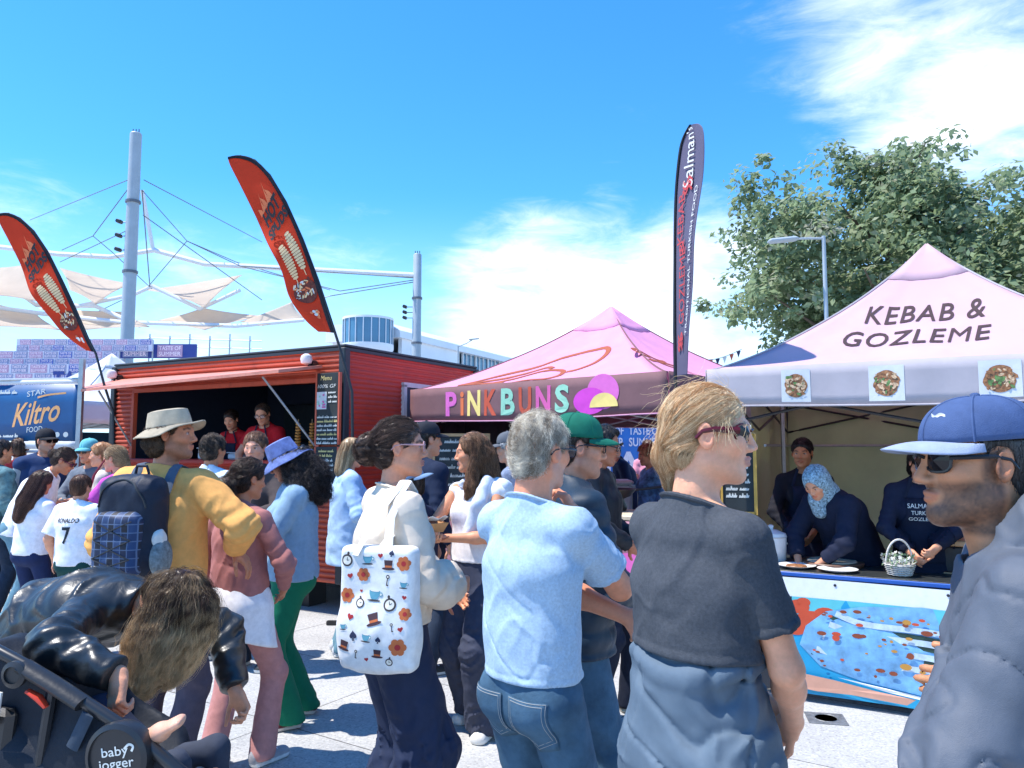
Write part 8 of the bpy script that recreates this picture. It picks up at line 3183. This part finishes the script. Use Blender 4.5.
def motif(kind, cx, cy, sc, rot=0.0):
    def place(pts, m_, off):
        q, f_ = fan2(pts)
        q = [(cx + (x * cos(rot) - y * sin(rot)) * sc, cy + (x * sin(rot) + y * cos(rot)) * sc) for x, y in q]
        pr.mi(m_); on_skin(pr, tote_f, q, f_, ((0, -.3, 0), (1, 0, 0), (0, 0, 1)), (0, 1, 0), .0015 + off)
    heart = [(16 * sin(t) ** 3 / 17, (13 * cos(t) - 5 * cos(2 * t) - 2 * cos(3 * t) - cos(4 * t)) / 17) for t in np.linspace(0, 2 * pi, 25)]
    if kind == 'heart':
        place(heart, 0, 0)
    elif kind == 'spade':
        place([(x, -y * 1.1) for x, y in heart], 1, 0); place([(-.12, -.6), (.12, -.6), (.3, -1.3), (-.3, -1.3), (-.12, -.6)], 1, .0004)
    elif kind == 'watch':
        place(ell_pts(0, 0, 1, 1, 22), 2, 0); place(ell_pts(0, 0, .72, .72, 20), 6, .0006); place(ell_pts(0, 1.2, .22, .28, 10), 2, .0003)
        place([(-.06, 0), (.06, 0), (.04, .55), (-.04, .55), (-.06, 0)], 2, .001); place([(0, -.06), (.4, .1), (.4, .2), (0, .06), (0, -.06)], 2, .001)
    elif kind == 'cup':
        place([(-.8, .6), (.8, .6), (.74, .1), (.5, -.4), (.2, -.6), (-.2, -.6), (-.5, -.4), (-.74, .1), (-.8, .6)], 3, 0); place(ell_pts(0, -.68, .95, .13, 14), 2, .0004); place(ell_pts(.9, .15, .26, .3, 12), 3, .0002); place(ell_pts(.9, .15, .13, .17, 12), 6, .0005); place(ell_pts(0, .58, .68, .13, 12), 6, .0006)
    elif kind == 'hat':
        place([(-.62, -.5), (.62, -.5), (.8, .9), (-.8, .9), (-.62, -.5)], 5, 0); place(ell_pts(0, -.55, 1.2, .26, 16), 5, .0003); place([(-.64, -.35), (.64, -.35), (.68, .0), (-.68, .0), (-.64, -.35)], 4, .0006)
    elif kind == 'flower':
        for k in range(6):
            a = k * pi / 3
            place([(x + .6 * cos(a), y + .6 * sin(a)) for x, y in ell_pts(0, 0, .42, .42, 10)], 4 if sc > .02 else 3, .0001 * k)
        place(ell_pts(0, 0, .35, .35, 10), 0, .0009)
    elif kind == 'key':
        place(ell_pts(0, .8, .4, .4, 12), 2, 0); place(ell_pts(0, .8, .2, .2, 10), 6, .0005); place([(-.1, .5), (.1, .5), (.1, -1), (-.1, -1), (-.1, .5)], 2, .0002); place([(0, -1), (.4, -1), (.4, -.75), (0, -.75), (0, -1)], 2, .0003)
r = random.Random(21)
lay = [('watch', -.108, .165, .021), ('cup', -.03, .17, .022), ('heart', .018, .185, .010), ('hat', .048, .152, .020), ('spade', .06, .195, .010), ('flower', .105, .16, .026), ('heart', -.095, .112, .011), ('flower', -.045, .118, .024), ('heart', -.052, .062, .006), ('key', .045, .10, .017),
       ('cup', .105, .088, .016), ('flower', -.105, .045, .026), ('watch', -.052, .022, .016), ('cup', .0, .05, .026), ('watch', .058, .02, .022), ('heart', .108, .045, .009), ('flower', .112, -.01, .022), ('heart', -.085, -.025, .013), ('hat', .005, -.03, .024), ('key', .07, -.055, .013), ('heart', .10, -.06, .010),
       ('spade', -.070, -.085, .015), ('cup', -.02, -.09, .019), ('spade', .025, -.095, .010), ('flower', .092, -.12, .030), ('hat', -.108, -.125, .020), ('cup', -.112, -.06, .014), ('hat', .02, -.145, .017), ('key', -.06, -.15, .014), ('heart', -.02, -.165, .008), ('watch', .06, -.172, .013)]
for k, x, y, sc in lay:
    motif(k, x, y, sc, r.uniform(-.3, .3) if k != 'cup' else r.uniform(-.06, .06))
pr.build('print', cols_t, body)
ish = to_world(JT, JT['SH']['R'] + (JT['neckb'] - JT['SH']['R']) * .22 + JT['up'] * .085)
inv = Matrix.Rotation(-tz, 4, 'Z') @ Matrix.Translation(-ctr)
for k, (dx, dy) in enumerate(((-.075, -.02), (.03, .02))):
    a = inv @ ish
    m = MB()
    st = Vector((dx, -.03 + dy, TH_ - .03))
    en = Vector((dx + .05, .03 + dy, TH_ - .03))
    m.tube([st, st.lerp(a, .5) + Vector((-.005, -.035, 0)), a + Vector((-.01 + .02 * k, -.05, -.035)), a + Vector((.0 + .02 * k, -.005, .005)), a + Vector((.02, .06, -.04)), en.lerp(a, .4) + Vector((.03, .08, 0)), en], .017, 8, flat=.22)
    m.build('strap', tote_m, root, True)

# --- the paper food tray of the long haired woman
pL, pR = to_world(JL, JL['WR']['L']), to_world(JL, JL['WR']['R'])
c = (pL + pR) / 2 + Vector((-.06, -.05, .045))
root = empty('food_tray', c, R(128), 'brown card food tray with a bun held by the long haired woman', 'food tray')
m = MB()
b0 = [(-.07, -.045, 0), (.07, -.045, 0), (.07, .045, 0), (-.07, .045, 0)]
t0 = [(-.095, -.065, .05), (.095, -.065, .05), (.095, .065, .05), (-.095, .065, .05)]
m.add(b0 + t0, [(3, 2, 1, 0), (0, 1, 5, 4), (1, 2, 6, 5), (2, 3, 7, 6), (3, 0, 4, 7)])
m.build('tray', mat('kraft_card', lin(196, 140, 88), .8, var=.1), root, False, .003)
sdf_obj('bun', lambda P: smin(ell(P, (.02, 0, .045), (.055, .04, .032)), ell(P, (-.045, .01, .04), (.035, .035, .028)), .01) - .003 * vnoise(P * 70), (-.12, -.08, 0), (.12, .08, .11), .005, mat('bun_crust', lin(120, 70, 52), .5, var=.3, vscale=30), root)
m = MB(); m.grid(lambda u, v: (-.10 + .07 * u, -.06 + .12 * v, .048 + .035 * (1 - u) + .008 * sin(v * 9)), 6, 6); m.build('napkin', paint('napkin_white', (.75, .75, .73), .9), root, True, .001)

# --- stroller: seen from its side, the front to the lower right
O = at(0, 700, 2.12)
root = empty('stroller', (at(70, 700, 2.05).x, 2.05, 0), R(-8), 'black pushchair with dark canopy and round hub badge in the lower left corner', 'stroller')
org = root.location.copy()
def sp(px, py, dy=0.0):
    """a point of the stroller's near side in its own space; dy goes away from the viewer"""
    q = at(px, py, 2.05)
    return Vector((q.x - org.x, dy, q.z))
blk_fab = cloth('black_canopy_cloth', lin(30, 36, 46), rough=.6, ridge=.5, rscale=5, bump=.3)
sl = mat('satin_black_tube', (.02, .022, .026), .3, bump=0, var=.05)
W_ = .34
# seat shell and canopy: a soft body between the two sides
A_, B2_, C_ = sp(-70, 690), sp(70, 735), sp(190, 800)
def shell(P):
    d = ecap(P, (A_.x, W_ / 2, A_.z - .12), (B2_.x + .05, W_ / 2, B2_.z - .16), (.235, .20), (.225, .15), (0, 1, 0), (.45, 0, .9))
    d = smin(d, ecap(P, (B2_.x, W_ / 2, B2_.z - .2), (C_.x, W_ / 2, C_.z - .25), (.21, .14), (.20, .10), (0, 1, 0), (.45, 0, .9)), .06)
    d = d - .012 * fold_noise(P, (5, 5, 6), 3.9)
    cut = ecap(P, (B2_.x + .02, W_ / 2, B2_.z + .02), (C_.x + .1, W_ / 2, C_.z + .03), (.17, .16), (.17, .12), (0, 1, 0), (.45, 0, .9))
    return smax(d, -cut, .02)
sdf_obj('seat', shell, (-.75, -.15, .1), (.75, .75, 1.25), .012, blk_fab, root, 1.4, 1)
RX, RY = (-60, -6, 40, 95, 150, 200, 240), (636, 648, 668, 697, 727, 762, 800)
def panel_pt(u, v):
    x = -60 + 285 * u
    y0 = float(np.interp(x, RX, RY)) + 1
    y = y0 + (850 - y0) * v
    q = sp(x, y, -.010 - .016 * sin(u * 11 + v * 5) * sin(pi * min(1, v * 1.4)) - .02 * sin(pi * v))
    return q
m = MB(); m.grid(panel_pt, 40, 18)
m.build('side_panel', blk_fab, root, True, .006)
def rail(pts, r_, name, mt, flat=None, dy=0.0):
    m = MB(); m.tube([sp(x, y, dy) for x, y in pts], r_, 12, flat=flat); return m.build(name, mt, root, True)
for dy, lo_ in ((-.03, 0), (W_ + .03, .34)):
    m = MB(); m.tube([sp(x, y, dy) - Vector((0, 0, lo_)) for x, y in ((-60, 636), (-6, 648), (40, 668), (95, 697), (150, 727), (200, 762), (240, 800))], [.016] * 7, 12); m.build('side_rail', sl, root, True)
m = MB(); m.tube([sp(x, y, -.036) for x, y in ((30, 664), (60, 679), (95, 698))], .030, 12, flat=.6); m.build('hinge_housing', black_pl, root, True)
m = MB(); m.tube([sp(-56, 640, -.03), sp(-56, 640, W_ + .03) - Vector((0, 0, .34))], .016, 10); m.build('handlebar', sl, root, True)
m = MB(); m.tube([sp(x, y, -.052) for x, y in ((40, 686), (52, 692), (60, 701))], [.010, .014, .009], 10, flat=.6); m.build('release_lever', paint('orange_red_lever', lin(214, 66, 40), .4), root, True)
m = MB(); m.tube([sp(x, y, -.05) for x, y in ((104, 706), (96, 722), (87, 740))], .017, 8, flat=.25); m.build('canopy_strap', cloth('charcoal_webbing', lin(58, 70, 84)), root, True)
m = MB(); m.lathe([(.028, -.01), (.034, 0), (.034, .012), (.022, .018), (.022, .012)], sp(27, 670, -.05), 24, Matrix.Rotation(R(90), 3, 'X')); m.build('pivot_ring', black_pl, root, True)
hub_c = sp(137, 745, -.05)
MX = Matrix.Rotation(R(90), 3, 'X')
m = MB(); m.lathe([(.082, -.03), (.086, 0), (.084, .012), (.072, .018), (.070, .012), (.0, .012)][:5] + [(.001, .012)], hub_c, 40, MX); hb = m.build('hub_badge', mat('hub_black', (.018, .019, .022), .35), root, True)
m = MB()
tx = Matrix.Rotation(R(12), 3, 'Y')
for ln, dz, w in (('baby', .014, .072), ('jogger', -.016, .096)):
    put_text(m, ln, lambda a, b: hub_c + Vector((0, -.0135, 0)) + Matrix.Rotation(R(-10), 3, 'Y') @ Vector((a, 0, b + dz)), h=.030, w=w, bold=.01)
ribbon(m, lambda a, b: hub_c + Vector((.034 + a, -.0135, .028 + b)), [(-.012, -.004), (0, .008), (.012, .004), (.008, -.008)], .006)
m.build('lettering', chalk, hb)
m = MB(); m.box(sp(8, 704, -.06), (.022, .006, .085), Matrix.Rotation(R(6), 3, 'Y')); lb = m.build('warning_label', paint('label_white', (.7, .7, .66), .5), root)
m = MB(); m.box(sp(8, 711, -.064), (.020, .004, .034), Matrix.Rotation(R(6), 3, 'Y')); m.build('yellow_band', paint('label_yellow', lin(236, 196, 60), .5), lb)
m = MB(); m.box(sp(4, 734, -.03), (.07, .04, .14), Matrix.Rotation(R(6), 3, 'Y'), .015); m.build('brake_box', black_pl, root)
for dy in (-.03, W_ + .03):
    m = MB(); lw_ = Vector((0, 0, .34 if dy > 0 else 0)); m.tube([sp(60, 685, dy) - lw_, sp(40, 800, dy), Vector((-.42, dy, .16))], .014, 8); m.tube([sp(200, 765, dy) - lw_ * .6, Vector((.42, dy, .15))], .014, 8); m.build('leg_tube', sl, root, True)
for x, rr_, ys in ((-.42, .16, (-.05, W_ + .05)), (.46, .11, (.12, W_ - .12))):
    for y in ys:
        m = MB(); m.tube([(x + (rr_ - .02) * cos(a), y, rr_ + (rr_ - .02) * sin(a)) for a in np.linspace(0, 2 * pi, 33)], .022, 8, cap=False); wh = m.build('wheel', paint('tyre_rubber', (.02, .02, .02), .8), root, True)
        m = MB()
        for k in range(6):
            a = k * pi / 3
            m.tube([(x, y, rr_), (x + (rr_ - .03) * cos(a), y, rr_ + (rr_ - .03) * sin(a))], .008, 6)
        m.build('rim', steel, wh, True)
# --- the small child lying in it: a bare foot sticks out at the front
kw, JKid = person('small child lying in the pushchair with one bare foot sticking out', org.x - .02, 2.05 + .24, -98, .92, False, lean=-52, pel=(0, .12, -.02), z0=.18, head=(0, -40, 0), skin='fair', hair=dict(col=(120, 86, 60), hi=(180, 140, 100), n=500, r=.001, flow=crown_flow(), e=.012, steps=4, step=.012),
                 top=dict(mat=cloth('child_navy', lin(40, 48, 70)), sleeve='long', ex=.012, hem=.06), bottom=dict(mat=cloth('child_grey', lin(60, 66, 80)), style='skinny', hemz=-1), feet={'R': (.08, .72, .60), 'L': (-.10, .70, .52)}, res=.010, hres=.007, group=GP)
ft_ = at(150, 738, 2.02)
tip = at(181, 720, 1.98)
def foot(P):
    a, b = A3(ft_), A3(tip)
    d = cone(P, a - (b - a) * .9, a, .030, .021)
    d = smin(d, cone(P, a, a + (b - a) * .35, .022, .024), .01)
    d = smin(d, ecap(P, a + (b - a) * .25, b - (b - a) * .1, (.024, .018), (.028, .014), nrm((.3, 1, .3)), nrm(np.cross((b - a), (.3, 1, .3)))), .012)
    ax = nrm(b - a); rr = nrm((.3, 1, .3))
    for k in range(5):
        q = b + rr * (-.022 + .011 * k) - ax * (.004 + .003 * k)
        d = smin(d, cone(P, q - ax * .012, q + ax * (.012 - .002 * k), .0075, .0072 - .0004 * k), .003)
    return d
V_, Q_ = polygonise(foot, np.minimum(A3(ft_), A3(tip)) - .09, np.maximum(A3(ft_), A3(tip)) + .06, .003)
V_ = smooth_verts(V_, Q_, 1)
Mi = kw.matrix_basis.inverted() if False else (Matrix.Translation(kw.location) @ Matrix.Rotation(kw.rotation_euler[2], 4, 'Z')).inverted()
V_ = np.array([tuple(Mi @ Vector(v.tolist())) for v in V_], np.float32)
link('bare_foot', raw_mesh('bare_foot', V_, Q_, True, np.tile(A3(lin(222, 168, 140)), (len(V_), 1))), MATS['skin'], kw)

# --- small things in the crowd
b = at(101, 505, 6.45)
root = empty('shoulder_bag', b, R(30), 'dark red shoulder bag hanging by the fair haired girl in magenta', 'bag')
sdf_obj('bag', lambda P: rbox(P, (0, 0, 0), (.13, .05, .11), .045) - .006 * fold_noise(P, (9, 9, 9), 3.0), (-.2, -.1, -.18), (.2, .1, .18), .010, mat('dark_red_leather', lin(132, 30, 38), .45, var=.12, bump=.2), root, 1.3, 1)
m = MB(); m.tube([(-.10, 0, .08), (-.06, .02, .25), (.04, .05, .42), (.08, .03, .25), (.10, 0, .08)], .010, 6, flat=.5); m.build('strap', mat('dark_red_leather', lin(132, 30, 38)), root, True)
g0 = on_ground(634, 646)
o = sdf_obj('paper_bag', lambda P: rbox(P, (0, 0, .05), (.10, .05, .05), .02) - .014 * fold_noise(P, (14, 14, 14), 8.0), (-.16, -.1, -.01), (.16, .1, .15), .007, paint('crumpled_white_paper', (.72, .70, .67), .9), None, 1.4, 0)
o.location = g0
tag(o, 'crumpled white paper bag lying at the foot of the pink table skirt', 'paper bag')
